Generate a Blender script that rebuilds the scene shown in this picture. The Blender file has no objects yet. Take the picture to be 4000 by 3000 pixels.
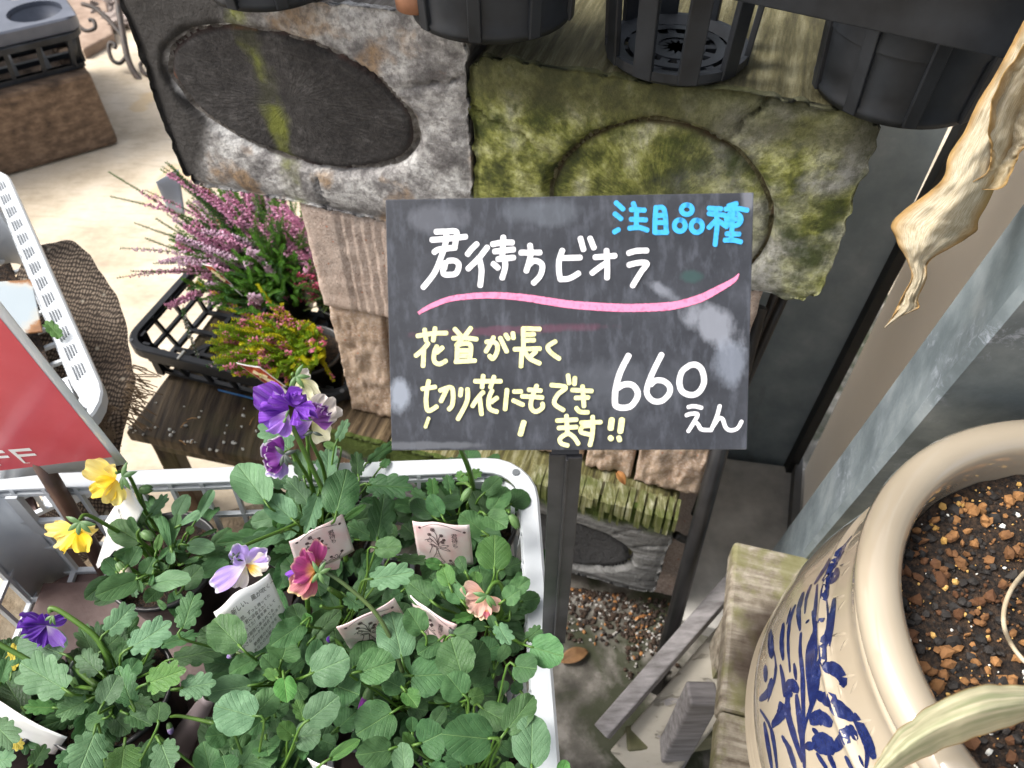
import bpy, math, random
from math import sin, cos, pi, sqrt, radians, atan2
from mathutils import Vector, Matrix, noise
V = Vector
random.seed(7)
SC = bpy.context.scene
COL = SC.collection

# ------------------------------------------------------------------ camera, sky, sun, exposure
CAM = V((0, 0, 1.1)); PITCH = radians(48); FPX = 3022.0
cam = bpy.data.cameras.new('camera'); camo = bpy.data.objects.new('camera', cam); COL.objects.link(camo)
camo.location = CAM; camo.rotation_euler = (radians(90) - PITCH, 0, 0)
cam.sensor_width = 36; cam.lens = FPX / 4000 * 36; cam.clip_start = 0.02; cam.clip_end = 200
cam.dof.use_dof = True; cam.dof.focus_distance = 0.53; cam.dof.aperture_fstop = 13
SC.camera = camo
SUN_EL, SUN_AZ = 50, -88        # azimuth measured from +Y towards +X (negative: from the left)
world = bpy.data.worlds.new('World'); SC.world = world; world.use_nodes = True
wn = world.node_tree.nodes; wl = world.node_tree.links
sky = wn.new('ShaderNodeTexSky'); sky.sky_type = 'NISHITA'; sky.sun_disc = False
sky.sun_elevation = radians(SUN_EL); sky.sun_rotation = radians(SUN_AZ)
sky.air_density = 1.0; sky.dust_density = 6.0; sky.ozone_density = 0.6
hs = wn.new('ShaderNodeHueSaturation'); hs.inputs['Saturation'].default_value = 0.38
wl.new(sky.outputs[0], hs.inputs['Color']); wl.new(hs.outputs[0], wn['Background'].inputs[0])
wn['Background'].inputs[1].default_value = 0.15
sun = bpy.data.lights.new('sun', 'SUN'); suno = bpy.data.objects.new('sun', sun); COL.objects.link(suno)
sun.energy = 1.9; sun.angle = radians(26); sun.color = (1, 0.96, 0.9)
el, az = radians(SUN_EL), radians(SUN_AZ)
sd = V((sin(az) * cos(el), cos(az) * cos(el), sin(el)))
suno.rotation_euler = sd.to_track_quat('Z', 'Y').to_euler(); suno.location = (0, 0, 5)
SC.view_settings.view_transform = 'Standard'; SC.view_settings.look = 'None'
SC.view_settings.exposure = 0.88; SC.view_settings.gamma = 1
SC.cycles.max_bounces = 8; SC.cycles.transparent_max_bounces = 16
try: SC.cycles.use_denoising = True
except Exception: pass

# ------------------------------------------------------------------ pixels of the survey photo -> places
FW = V((0, cos(PITCH), -sin(PITCH))); UP = V((0, sin(PITCH), cos(PITCH))); RT = V((1, 0, 0))
def ray(px, py): return FW + RT * ((px - 2000) / FPX) + UP * ((1500 - py) / FPX)
def D(px, py, t): return CAM + ray(px, py) * t
def Zp(px, py, z):
    r = ray(px, py); return CAM + r * ((z - CAM.z) / r.z)
def PL(px, py, p, n):
    r = ray(px, py); return CAM + r * ((p - CAM).dot(n) / r.dot(n))
def depth(p): return (p - CAM).dot(FW)
def rnd(a, b): return random.uniform(a, b)

# ------------------------------------------------------------------ mesh helper
class MB:
    def __init__(s): s.v = []; s.f = []; s.m = []; s.uv = {}
    def add(s, vs, fs, mi=0, uv=None):
        o = len(s.v); s.v += [V(a) for a in vs]
        s.f += [tuple(i + o for i in f) for f in fs]; s.m += [mi] * len(fs)
        if uv:
            for i, q in enumerate(uv): s.uv[o + i] = q
        return s
    def box(s, c, size, R=None, mi=0):
        x, y, z = [a / 2 for a in size]; c = V(c)
        vs = [V((i * x, j * y, k * z)) for i in (-1, 1) for j in (-1, 1) for k in (-1, 1)]
        if R is not None: vs = [R @ a for a in vs]
        return s.add([c + a for a in vs], [(0, 1, 3, 2), (4, 6, 7, 5), (0, 4, 5, 1), (2, 3, 7, 6), (0, 2, 6, 4), (1, 5, 7, 3)], mi)
    def bar(s, a, b, w, h, up=V((0, 0, 1)), mi=0):
        a, b = V(a), V(b); d = (b - a); L = d.length; d.normalize()
        sx = d.cross(up)
        if sx.length < 1e-4: sx = d.cross(V((1, 0, 0)))
        sx.normalize(); u = sx.cross(d)
        R = Matrix((sx, d, u)).transposed()
        return s.box((a + b) / 2, (w, L, h), R, mi)
    def tube(s, pts, rad, n=8, mi=0, cap=True):
        pts = [V(p) for p in pts]; N = len(pts)
        if not hasattr(rad, '__len__'): rad = [rad] * N
        vs, fs = [], []
        prev = None
        for i, p in enumerate(pts):
            d = (pts[min(i + 1, N - 1)] - pts[max(i - 1, 0)])
            if d.length < 1e-9: d = V((0, 0, 1))
            d.normalize()
            if prev is None:
                a = d.orthogonal().normalized()
            else:
                a = prev - d * prev.dot(d)
                a = a.normalized() if a.length > 1e-6 else d.orthogonal().normalized()
            prev = a; b = d.cross(a)
            for k in range(n):
                t = 2 * pi * k / n; vs.append(p + (a * cos(t) + b * sin(t)) * rad[i])
        for i in range(N - 1):
            for k in range(n):
                k2 = (k + 1) % n; fs.append((i * n + k, i * n + k2, (i + 1) * n + k2, (i + 1) * n + k))
        if cap: fs.append(tuple(range(n - 1, -1, -1))); fs.append(tuple((N - 1) * n + k for k in range(n)))
        return s.add(vs, fs, mi)
    def ribbon(s, pts, sides, ws, mi=0, off=None):
        vs, fs = [], []
        for p, sd, w in zip(pts, sides, ws): vs += [p - sd * w / 2, p + sd * w / 2]
        for i in range(len(pts) - 1): fs.append((2 * i, 2 * i + 1, 2 * i + 3, 2 * i + 2))
        return s.add(vs, fs, mi)
    def lathe(s, prof, c, n=64, mi=0, close=False):
        vs, fs = [], []; c = V(c)
        for r, z in prof:
            for k in range(n):
                t = 2 * pi * k / n; vs.append(c + V((r * cos(t), r * sin(t), z)))
        for i in range(len(prof) - 1):
            for k in range(n):
                k2 = (k + 1) % n; fs.append((i * n + k, i * n + k2, (i + 1) * n + k2, (i + 1) * n + k))
        return s.add(vs, fs, mi)
    def blob(s, c, r, mi=0, jit=.25, squash=1, sub=0):
        c = V(c)
        base = [(0, 0, 1), (.89, 0, .45), (.28, .85, .45), (-.72, .53, .45), (-.72, -.53, .45), (.28, -.85, .45),
                (.72, .53, -.45), (-.28, .85, -.45), (-.89, 0, -.45), (-.28, -.85, -.45), (.72, -.53, -.45), (0, 0, -1)]
        F = [(0, 1, 2), (0, 2, 3), (0, 3, 4), (0, 4, 5), (0, 5, 1), (1, 6, 2), (2, 7, 3), (3, 8, 4), (4, 9, 5), (5, 10, 1), (6, 7, 2), (7, 8, 3),
             (8, 9, 4), (9, 10, 5), (10, 6, 1), (11, 7, 6), (11, 8, 7), (11, 9, 8), (11, 10, 9), (11, 6, 10)]
        R = Matrix.Rotation(rnd(0, 6.3), 3, V((rnd(-1, 1), rnd(-1, 1), rnd(-1, 1) + .01)))
        sc = V((rnd(.75, 1.25), rnd(.75, 1.25), rnd(.75, 1.25) * squash))
        return s.add([c + (R @ V((a[0] * sc.x, a[1] * sc.y, a[2] * sc.z))) * r * rnd(1 - jit, 1 + jit) for a in base], F, mi)
    def grid(s, fn, nu, nv, mi=0):
        vs, fs, uv = [], [], []
        for j in range(nv + 1):
            for i in range(nu + 1):
                vs.append(fn(i / nu, j / nv)); uv.append((i / nu, j / nv))
        for j in range(nv):
            for i in range(nu):
                a = j * (nu + 1) + i; fs.append((a, a + 1, a + nu + 2, a + nu + 1))
        return s.add(vs, fs, mi, uv)

def mesh_of(mb, name, mats, smooth, off=None):
    me = bpy.data.meshes.new(name)
    vs = mb.v if off is None else [v - off for v in mb.v]
    me.from_pydata([tuple(v) for v in vs], [], mb.f)
    for m in mats: me.materials.append(m)
    if len(mats) > 1: me.polygons.foreach_set('material_index', mb.m)
    if smooth: me.polygons.foreach_set('use_smooth', [True] * len(mb.f))
    if mb.uv:
        l = me.uv_layers.new(name='UVMap')
        for lp in me.loops: l.data[lp.index].uv = mb.uv.get(lp.vertex_index, (0, 0))
    me.update(); return me
def wmat(o): return o.matrix_basis if o.parent is None else wmat(o.parent) @ o.matrix_basis
def link(o, parent=None, M=None, W=None):
    COL.objects.link(o)
    if parent is not None:
        o.parent = parent
        if W is not None: o.matrix_basis = wmat(parent).inverted() @ W
    elif W is not None: o.matrix_basis = W
    return o
def tagit(o, label=None, cat=None, group=None, kind=None):
    if label: o['label'] = label
    if cat: o['category'] = cat
    if group: o['group'] = group
    if kind: o['kind'] = kind
    return o
def obj(name, mb, mats, parent=None, W=None, smooth=False, bevel=0, solid=0, sub=0, origin=None, **tg):
    """mb in world coordinates unless W (world matrix of the object) is given."""
    if not isinstance(mats, (list, tuple)): mats = [mats]
    if W is None:
        if origin is None:
            if parent is not None: origin = wmat(parent).translation
            else:
                xs = [v.x for v in mb.v]; ys = [v.y for v in mb.v]; zs = [v.z for v in mb.v]
                origin = V(((min(xs) + max(xs)) / 2, (min(ys) + max(ys)) / 2, min(zs)))
        me = mesh_of(mb, name, mats, smooth, V(origin)); W = Matrix.Translation(V(origin))
    else: me = mesh_of(mb, name, mats, smooth)
    o = bpy.data.objects.new(name, me); link(o, parent, W=W)
    if solid:
        m = o.modifiers.new('s', 'SOLIDIFY'); m.thickness = solid; m.offset = 0
    if bevel:
        m = o.modifiers.new('b', 'BEVEL'); m.width = bevel; m.segments = 2; m.limit_method = 'ANGLE'; m.angle_limit = radians(50)
        if not smooth: pass
    if sub:
        m = o.modifiers.new('u', 'SUBSURF'); m.levels = sub; m.render_levels = sub
    return tagit(o, **tg)
def inst(name, me, W, parent=None, **tg):
    o = bpy.data.objects.new(name, me); link(o, parent, W=W); return tagit(o, **tg)
def thing(name, label, cat, loc, group=None, R=None):
    o = bpy.data.objects.new(name, None); COL.objects.link(o)
    o.matrix_basis = Matrix.Translation(V(loc)) @ (R.to_4x4() if R is not None else Matrix.Identity(4))
    o.empty_display_size = .05
    return tagit(o, label, cat, group)
def rotz(a): return Matrix.Rotation(a, 3, 'Z')
def frame(o, x, y, z):
    return Matrix(((x.x, y.x, z.x, o.x), (x.y, y.y, z.y, o.y), (x.z, y.z, z.z, o.z), (0, 0, 0, 1)))
def smoothpts(pts, k=4):
    """Catmull-Rom through the points (Vectors or tuples of numbers)."""
    P = [tuple(p) for p in pts]; n = len(P); out = []
    if n < 3:
        for i in range(n - 1):
            for j in range(k): out.append(tuple(a + (b - a) * j / k for a, b in zip(P[i], P[i + 1])))
        out.append(P[-1]); return out
    for i in range(n - 1):
        p0, p1, p2, p3 = P[max(i - 1, 0)], P[i], P[i + 1], P[min(i + 2, n - 1)]
        for j in range(k):
            t = j / k
            out.append(tuple(.5 * (2 * b + (c - a) * t + (2 * a - 5 * b + 4 * c - d) * t * t + (3 * b - a - 3 * c + d) * t ** 3) for a, b, c, d in zip(p0, p1, p2, p3)))
    out.append(P[-1]); return out

# ------------------------------------------------------------------ material helper
class NT:
    def __init__(s, name):
        s.m = bpy.data.materials.new(name); s.m.use_nodes = True
        s.t = s.m.node_tree; s.n = s.t.nodes; s.l = s.t.links; s.b = s.n['Principled BSDF']; s.out = s.n['Material Output']
        s.tc = s.n.new('ShaderNodeTexCoord')
    def set(s, sock, v):
        if isinstance(v, bpy.types.NodeSocket): s.l.new(v, sock)
        elif isinstance(v, (tuple, list)) and len(v) == 3 and sock.type == 'RGBA': sock.default_value = (*v, 1)
        else: sock.default_value = v
    def P(s, **k):
        for a, v in k.items(): s.set(s.b.inputs[a.replace('_', ' ')], v)
        return s
    def co(s, kind='Object', scale=(1, 1, 1), rot=(0, 0, 0), loc=(0, 0, 0)):
        mp = s.n.new('ShaderNodeMapping'); s.l.new(s.tc.outputs[kind], mp.inputs[0])
        mp.inputs['Scale'].default_value = scale; mp.inputs['Rotation'].default_value = rot; mp.inputs['Location'].default_value = loc
        return mp.outputs[0]
    def noise(s, vec, scale=5, detail=5, rough=.55, dist=0, col=False):
        n = s.n.new('ShaderNodeTexNoise'); s.l.new(vec, n.inputs['Vector'])
        n.inputs['Scale'].default_value = scale; n.inputs['Detail'].default_value = detail
        n.inputs['Roughness'].default_value = rough; n.inputs['Distortion'].default_value = dist
        return n.outputs['Color' if col else 'Fac']
    def vor(s, vec, scale=5, feat='F1', out='Distance', rand=1):
        n = s.n.new('ShaderNodeTexVoronoi'); n.feature = feat; s.l.new(vec, n.inputs['Vector'])
        n.inputs['Scale'].default_value = scale; n.inputs['Randomness'].default_value = rand
        return n.outputs[out]
    def wave(s, vec, scale, dist=0, dirn='X', detail=2):
        n = s.n.new('ShaderNodeTexWave'); n.bands_direction = dirn; s.l.new(vec, n.inputs['Vector'])
        n.inputs['Scale'].default_value = scale; n.inputs['Distortion'].default_value = dist; n.inputs['Detail'].default_value = detail
        return n.outputs['Fac']
    def ramp(s, fac, stops, interp='LINEAR'):
        r = s.n.new('ShaderNodeValToRGB'); s.l.new(fac, r.inputs[0]); r.color_ramp.interpolation = interp
        e = r.color_ramp.elements
        while len(e) < len(stops): e.new(.5)
        for q, (p, c) in zip(e, stops):
            q.position = p; q.color = (*c, 1) if hasattr(c, '__len__') else (c, c, c, 1)
        return r.outputs[0]
    def mix(s, fac, a, b, blend='MIX'):
        m = s.n.new('ShaderNodeMix'); m.data_type = 'RGBA'; m.blend_type = blend
        s.set(m.inputs[0], fac); s.set(m.inputs[6], a); s.set(m.inputs[7], b); return m.outputs[2]
    def math(s, op, a, b=0, c=0):
        m = s.n.new('ShaderNodeMath'); m.operation = op
        s.set(m.inputs[0], a); s.set(m.inputs[1], b); s.set(m.inputs[2], c); return m.outputs[0]
    def sep(s, vec):
        m = s.n.new('ShaderNodeSeparateXYZ'); s.l.new(vec, m.inputs[0]); return m.outputs
    def comb(s, x, y, z=0):
        m = s.n.new('ShaderNodeCombineXYZ'); s.set(m.inputs[0], x); s.set(m.inputs[1], y); s.set(m.inputs[2], z); return m.outputs[0]
    def bump(s, h, strength=.5, dist=.002, normal=None):
        b = s.n.new('ShaderNodeBump'); b.inputs['Strength'].default_value = strength; b.inputs['Distance'].default_value = dist
        s.l.new(h, b.inputs['Height'])
        if normal is not None: s.l.new(normal, b.inputs['Normal'])
        s.l.new(b.outputs[0], s.b.inputs['Normal']); return b.outputs[0]
    def rand(s):
        return s.n.new('ShaderNodeObjectInfo').outputs['Random']
    def translucent(s, col, fac):
        t = s.n.new('ShaderNodeBsdfTranslucent'); s.set(t.inputs[0], col)
        m = s.n.new('ShaderNodeMixShader'); m.inputs[0].default_value = fac
        s.l.new(s.b.outputs[0], m.inputs[1]); s.l.new(t.outputs[0], m.inputs[2]); s.l.new(m.outputs[0], s.out.inputs[0])

def simple(name, c1, c2=None, scale=40, rough=.6, bump=0, bscale=None, metal=0, detail=5, stretch=(1, 1, 1), lo=.35, hi=.65, coat=0, coord='Object', spec=.5, bd=.001, trans=0):
    n = NT(name); v = n.co(coord, stretch)
    if c2 is None: c2 = tuple(min(1, a * 1.35) for a in c1)
    nz = n.noise(v, scale, detail)
    col = n.ramp(nz, [(lo, c1), (hi, c2)])
    n.P(Base_Color=col, Roughness=rough, Metallic=metal); n.b.inputs['Specular IOR Level'].default_value = spec
    if coat: n.b.inputs['Coat Weight'].default_value = coat; n.b.inputs['Coat Roughness'].default_value = .08
    if bump: n.bump(n.noise(v, bscale or scale * 3, 6), bump, bd)
    if trans: n.translucent(col, trans)
    return n.m
# ================================================================== setting
M_cream = NT('cream_concrete')
v = M_cream.co()
c = M_cream.ramp(M_cream.noise(v, 6, 9, .68), [(.34, (.38, .31, .22)), (.52, (.53, .45, .34)), (.68, (.60, .53, .43))])
c = M_cream.mix(M_cream.ramp(M_cream.noise(M_cream.co(rot=(0, 0, .6), scale=(6, 28, 1)), 3, 6), [(.52, 0.), (.68, .45)]), c, (.30, .25, .19))
st = M_cream.ramp(M_cream.noise(v, 5, 3, .4), [(.64, 0.), (.68, .6)])
c = M_cream.mix(st, c, (.5, .36, .19))
M_cream.P(Base_Color=c, Roughness=.8); M_cream.bump(M_cream.noise(v, 90, 6), .35, .002)
M_dark = NT('damp_concrete')
v = M_dark.co()
c = M_dark.ramp(M_dark.noise(v, 16, 8, .62), [(.36, (.05, .046, .036)), (.5, (.14, .13, .11)), (.62, (.30, .28, .25))])
c = M_dark.mix(M_dark.ramp(M_dark.noise(v, 9, 6, .6, .4), [(.46, 0.), (.56, .9)]), c, (.035, .042, .016))
c = M_dark.mix(M_dark.ramp(M_dark.vor(v, 60), [(.0, .6), (.12, 0.)]), c, (.02, .02, .015))
M_dark.P(Base_Color=c, Roughness=.6); M_dark.bump(M_dark.noise(v, 60, 7), .5, .003)
M_grav = NT('sandy_ground')
v = M_grav.co()
c = M_grav.ramp(M_grav.noise(v, 60, 6, .7), [(.3, (.075, .05, .026)), (.5, (.15, .11, .065)), (.7, (.26, .20, .13))])
c = M_grav.mix(M_grav.ramp(M_grav.noise(v, 9, 4), [(.45, 0.), (.6, .5)]), c, (.17, .15, .11))
M_grav.P(Base_Color=c, Roughness=.85); M_grav.bump(M_grav.noise(v, 160, 6), .8, .004)

def sheet(name, pts, z, mat, **k):
    mb = MB(); mb.add([(x, y, z) for x, y in pts], [tuple(range(len(pts)))]); return obj(name, mb, mat, kind='structure', **k)
sheet('ground', [(-30, -20), (30, -20), (30, 40), (-30, 40)], 0, M_cream.m, origin=(0, 0, 0))
sheet('path', [(-.30, -.6), (.8, -.6), (.8, 1.6), (.16, 1.2), (-.12, .98), (-.16, .7), (-.28, .5), (-.34, .2)], .004, M_dark.m, origin=(0, 0, 0))
sheet('gravel_patch', [(-1.4, -.5), (-.34, -.5), (-.33, .3), (-.30, .62), (-.42, .72), (-.62, .66), (-.9, .5), (-1.4, .52)], .004, M_grav.m, origin=(0, 0, 0))

E1 = V((.9565, -.2917, 0)); E2 = V((.2917, .9565, 0)); EZ = V((0, 0, 1))     # the pile's own axes
PP = V((.267, .534, .62))                                                  # a point of the pile's face
def face(px, py): return PL(px, py, PP, E2)
def at1(s, d, z): 
    """s along the pile from PP, d behind its face."""
    p = PP + E1 * s + E2 * d; return V((p.x, p.y, z))
# low concrete plinth beside the pile
q0 = Zp(2690, 2520, 0.05); mb = MB()
A = V((.305, .80, 0)); B = V((.24, .50, 0)); 
mb.add([(A.x, A.y, 0), (B.x, B.y, 0), (B.x + .6, B.y - .17, 0), (A.x + .6, A.y - .1, 0), (A.x, A.y, .035), (B.x, B.y, .035), (B.x + .6, B.y - .17, .035), (A.x + .6, A.y - .1, .035)],
       [(4, 5, 6, 7), (0, 1, 5, 4), (1, 2, 6, 5), (3, 0, 4, 7)])
M_pl = simple('pale_concrete', (.28, .27, .25), (.60, .58, .54), 14, .75, .4, 80, lo=.3, hi=.7)
obj('kerb', mb, M_pl, kind='structure', bevel=.004)

# walls at the right: dark sheet across the back, pale wall at the side
CRN = V((.476, .771, 0)); n_back = V((.159, -.055, 0)).normalized(); n_side = V((.29, .957, 0)).normalized()
M_dwall = NT('dark_painted_sheet'); v = M_dwall.co()
c = M_dwall.ramp(M_dwall.noise(v, 16, 6, .6), [(.35, (.24, .295, .325)), (.55, (.32, .375, .41)), (.7, (.42, .47, .50))])
c = M_dwall.mix(M_dwall.ramp(M_dwall.noise(M_dwall.co(scale=(1, 1, .4)), 26, 5), [(.58, 0.), (.68, .4)]), c, (.20, .22, .22))
M_dwall.P(Base_Color=c, Roughness=.38, Metallic=.25); M_dwall.bump(M_dwall.noise(v, 30, 4), .1, .002)
M_bwall = simple('frosted_panel', (.80, .74, .66), (.86, .80, .72), 3, .25, .03, 40, trans=.72)
M_seal = simple('black_gasket', (.012, .013, .013), (.02, .02, .02), 50, .5)
wl_ = thing('dark_wall', 'dark grey sheet metal wall rising behind the leaning rack', 'wall', CRN)
mb = MB(); a = CRN - n_back * .46
mb.bar(a + V((0, 0, .5)) + n_side * .012, CRN + V((0, 0, .5)) + n_side * .012, .02, 1.0)
obj('wall_sheet', mb, M_dwall.m, wl_)
mb = MB(); mb.bar(CRN + n_side * -.006 - n_back * .006 + V((-.002, 0, 0)), CRN + n_side * -.006 - n_back * .006 + V((0.03, -.003, 1.0)), .018, .014); obj('edge_strip', mb, M_seal, wl_)
wr = thing('pale_side_wall', 'smooth pale beige wall between the dark sheet and the galvanised sheet', 'wall', CRN)
b = CRN - n_side * .30
mb = MB(); off = n_back * .02
mb.bar(CRN + V((0, 0, .5)) + off, b + V((0, 0, .5)) + off, .003, 1.0); obj('wall_panel', mb, M_bwall, wr)
mb = MB(); mb.bar(CRN + n_back * .003 + V((0, 0, .03)), b + n_back * .003 + V((0, 0, .03)), .012, .06); obj('base_trim', mb, simple('trim_metal', (.10, .10, .098), None, 20, .5), wr)

# galvanised folded sheet standing against the side wall
M_galv = NT('galvanised_steel'); v = M_galv.co()
c = M_galv.ramp(M_galv.noise(v, 15, 6, .6), [(.36, (.15, .185, .205)), (.52, (.23, .275, .30)), (.66, (.33, .375, .40))])
sp = M_galv.noise(M_galv.co(scale=(1, 1, 1)), 90, 6, .75, 1.2)
msk = M_galv.math('MULTIPLY', M_galv.ramp(sp, [(.5, 0.), (.68, 1.)]), M_galv.ramp(M_galv.noise(v, 13, 4), [(.47, 0.), (.6, 1.)]))
c = M_galv.mix(msk, c, (.46, .51, .60))
M_galv.P(Base_Color=c, Roughness=M_galv.ramp(sp, [(.3, .38), (.7, .6)]), Metallic=.35); M_galv.bump(M_galv.noise(v, 14, 3), .12, .004)
gp = CRN + n_back * -.03; gn = n_back
L0, L1 = PL(3040, 2120, gp, gn), PL(4060, 720, gp, gn)
F0, F1_ = PL(3170, 2120, gp, gn), PL(4120, 960, gp, gn)
def ext(a, b, z): return a + (b - a) * ((z - a.z) / (b.z - a.z))
g = thing('galvanised_sheet', 'spangled grey galvanised steel sheet with a folded seam behind the jar', 'metal sheet', ext(L0, L1, 0))
lz, tz = .004, 1.05
a0, a1 = ext(L0, L1, lz), ext(L0, L1, tz); b0, b1 = ext(F0, F1_, lz), ext(F0, F1_, tz)
sdv = -n_side; out_ = -n_back; GR = V((1, -.12, 0)).normalized()
cs = []
for z0, aa, bb in ((0, a0, b0), (1, a1, b1)):
    row = [aa + out_ * -.018, aa, bb, bb + out_ * .004 + sdv * .006, bb + out_ * .0 + sdv * .012, bb + sdv * .014 + GR * .16, bb + sdv * .022 + GR * .17, bb + sdv * .03 + GR * 1.2]
    cs.append(row)
mb = MB(); mb.add(cs[0] + cs[1], [(i, i + 1, i + 9, i + 8) for i in range(7)]); obj('sheet', mb, M_galv.m, g, solid=.0012)

# ================================================================== the pile of sleepers and bricks
def loc_xy(P, W):
    q = W.inverted() @ P; return q.x, q.z
def ell_consts(W, p1, p2, m1):
    """major ends p1,p2 and one minor end m1, in px, on the face."""
    a, b, m = [V(loc_xy(face(*p), W)) for p in (p1, p2, m1)]
    c = (a + b) / 2; A = (b - a) / 2; Bv = m - c
    d = A.x * Bv.y - A.y * Bv.x
    return c, (Bv.y / d, -Bv.x / d), (-A.y / d, A.x / d)
def sleeper(name, label, s0, s1, z0, z1, dep, seed, mat, ell, groove=.006, rough=.0034, d0=0, parent=None):
    W = frame(at1((s0 + s1) / 2, d0, z0), E1, E2, EZ); w = s1 - s0; h = z1 - z0
    c, r1, r2 = ell(W)
    nx, nz, ny = 90, 52, 16
    mb = MB(); idx = {}
    def P(i, j, k):
        if (i, j, k) in idx: return idx[(i, j, k)]
        x = (i / nx - .5) * w; z = j / nz * h; y = k / ny; y = y * y * dep
        # rounding of the corners and uneven outline
        q = V((x * 9, y * 5, z * 9)) + V((seed, 0, 0))
        ex = min(1, abs(x) / (w / 2)); ez = abs(z / h - .5) * 2
        nn = noise.noise(q) * rough + noise.noise(q * 3.3) * rough * .4
        xx = x + (1 if x > 0 else -1) * nn * ex ** 6; zz = z + (1 if z > h / 2 else -1) * (noise.noise(q + V((7, 3, 1))) * rough) * ez ** 6
        cr = max(0, ex - .93) / .07; cz = max(0, ez - .9) / .1
        xx -= math.copysign(.012, x) * cr * cr * cz; zz -= math.copysign(.012, z - h / 2) * cz * cz * cr
        yy = y
        if k == 0:
            u = (x - c.x) * r1[0] + (z - c.y) * r1[1]; v_ = (x - c.x) * r2[0] + (z - c.y) * r2[1]
            rr = sqrt(u * u + v_ * v_) + .05 * noise.noise(V((u * 3, v_ * 3, seed)))
            g = math.exp(-((rr - 1) / .035) ** 2)
            yy += groove * g + .003 * noise.noise(q * 2) + .0007 * noise.noise(q * 12) + (.0055 if rr < 1 else 0)
            e = max(ex ** 14, ez ** 14); yy += .006 * e
            # radial cracks
            th = atan2(v_, u)
            for tc, wd in ((seed * .7 % 6.28 - 3.14, .03), (1.1, .02), (-2.2, .025)):
                dd = abs((th - tc + .06 * noise.noise(V((rr * 6, seed, 0))) + pi) % (2 * pi) - pi) * rr
                if rr > 1.02: yy += .009 * math.exp(-(dd / (wd * .6)) ** 2) * min(1, (rr - 1) * 3)
        elif k < ny:
            # long weathered furrows running back from the face
            if j in (0, nz): zz += math.copysign(.004, zz - h / 2) * noise.noise(V((x * 90, y * 4, seed)))
            if i in (0, nx): xx += math.copysign(.004, x) * noise.noise(V((z * 90, y * 4, seed)))
        idx[(i, j, k)] = len(mb.v); mb.v.append(V((xx, yy, zz))); return idx[(i, j, k)]
    def q(a, b, c_, d): mb.f.append((a, b, c_, d)); mb.m.append(0)
    for i in range(nx):
        for j in range(nz):
            q(P(i, j, 0), P(i + 1, j, 0), P(i + 1, j + 1, 0), P(i, j + 1, 0)); q(P(i, j, ny), P(i, j + 1, ny), P(i + 1, j + 1, ny), P(i + 1, j, ny))
    for i in range(nx):
        for k in range(ny):
            q(P(i, 0, k), P(i, 0, k + 1), P(i + 1, 0, k + 1), P(i + 1, 0, k)); q(P(i, nz, k), P(i + 1, nz, k), P(i + 1, nz, k + 1), P(i, nz, k + 1))
    for j in range(nz):
        for k in range(ny):
            q(P(0, j, k), P(0, j + 1, k), P(0, j + 1, k + 1), P(0, j, k + 1)); q(P(nx, j, k), P(nx, j, k + 1), P(nx, j + 1, k + 1), P(nx, j + 1, k))
    return obj(name, mb, mat(c, r1, r2), None, W=W, smooth=True, label=label, cat='wood block')

def ring_nodes(n, c, r1, r2, warp=.09):
    x, y, z = n.sep(n.tc.outputs['Object'])
    dx = n.math('SUBTRACT', x, c.x); dz = n.math('SUBTRACT', z, c.y)
    u = n.math('ADD', n.math('MULTIPLY', dx, r1[0]), n.math('MULTIPLY', dz, r1[1]))
    w = n.math('ADD', n.math('MULTIPLY', dx, r2[0]), n.math('MULTIPLY', dz, r2[1]))
    rr = n.math('SQRT', n.math('ADD', n.math('MULTIPLY', u, u), n.math('MULTIPLY', w, w)))
    rr = n.math('ADD', rr, n.math('MULTIPLY', n.math('SUBTRACT', n.noise(n.co(), 14, 3), .5), warp))
    front = n.math('LESS_THAN', y, .010)
    return x, y, z, u, w, rr, front
def sm(n, x, a, b):
    m = n.n.new('ShaderNodeMapRange'); n.set(m.inputs[0], x); m.inputs[1].default_value = a; m.inputs[2].default_value = b
    m.interpolation_type = 'SMOOTHSTEP'; return m.outputs[0]
def fibre(n, dark, mid, light):
    """weathered grain running back from the end face"""
    f = n.noise(n.co(scale=(70, 5, 70)), 1.6, 6, .7)
    return n.ramp(f, [(.32, dark), (.5, mid), (.68, light)]), f
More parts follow.
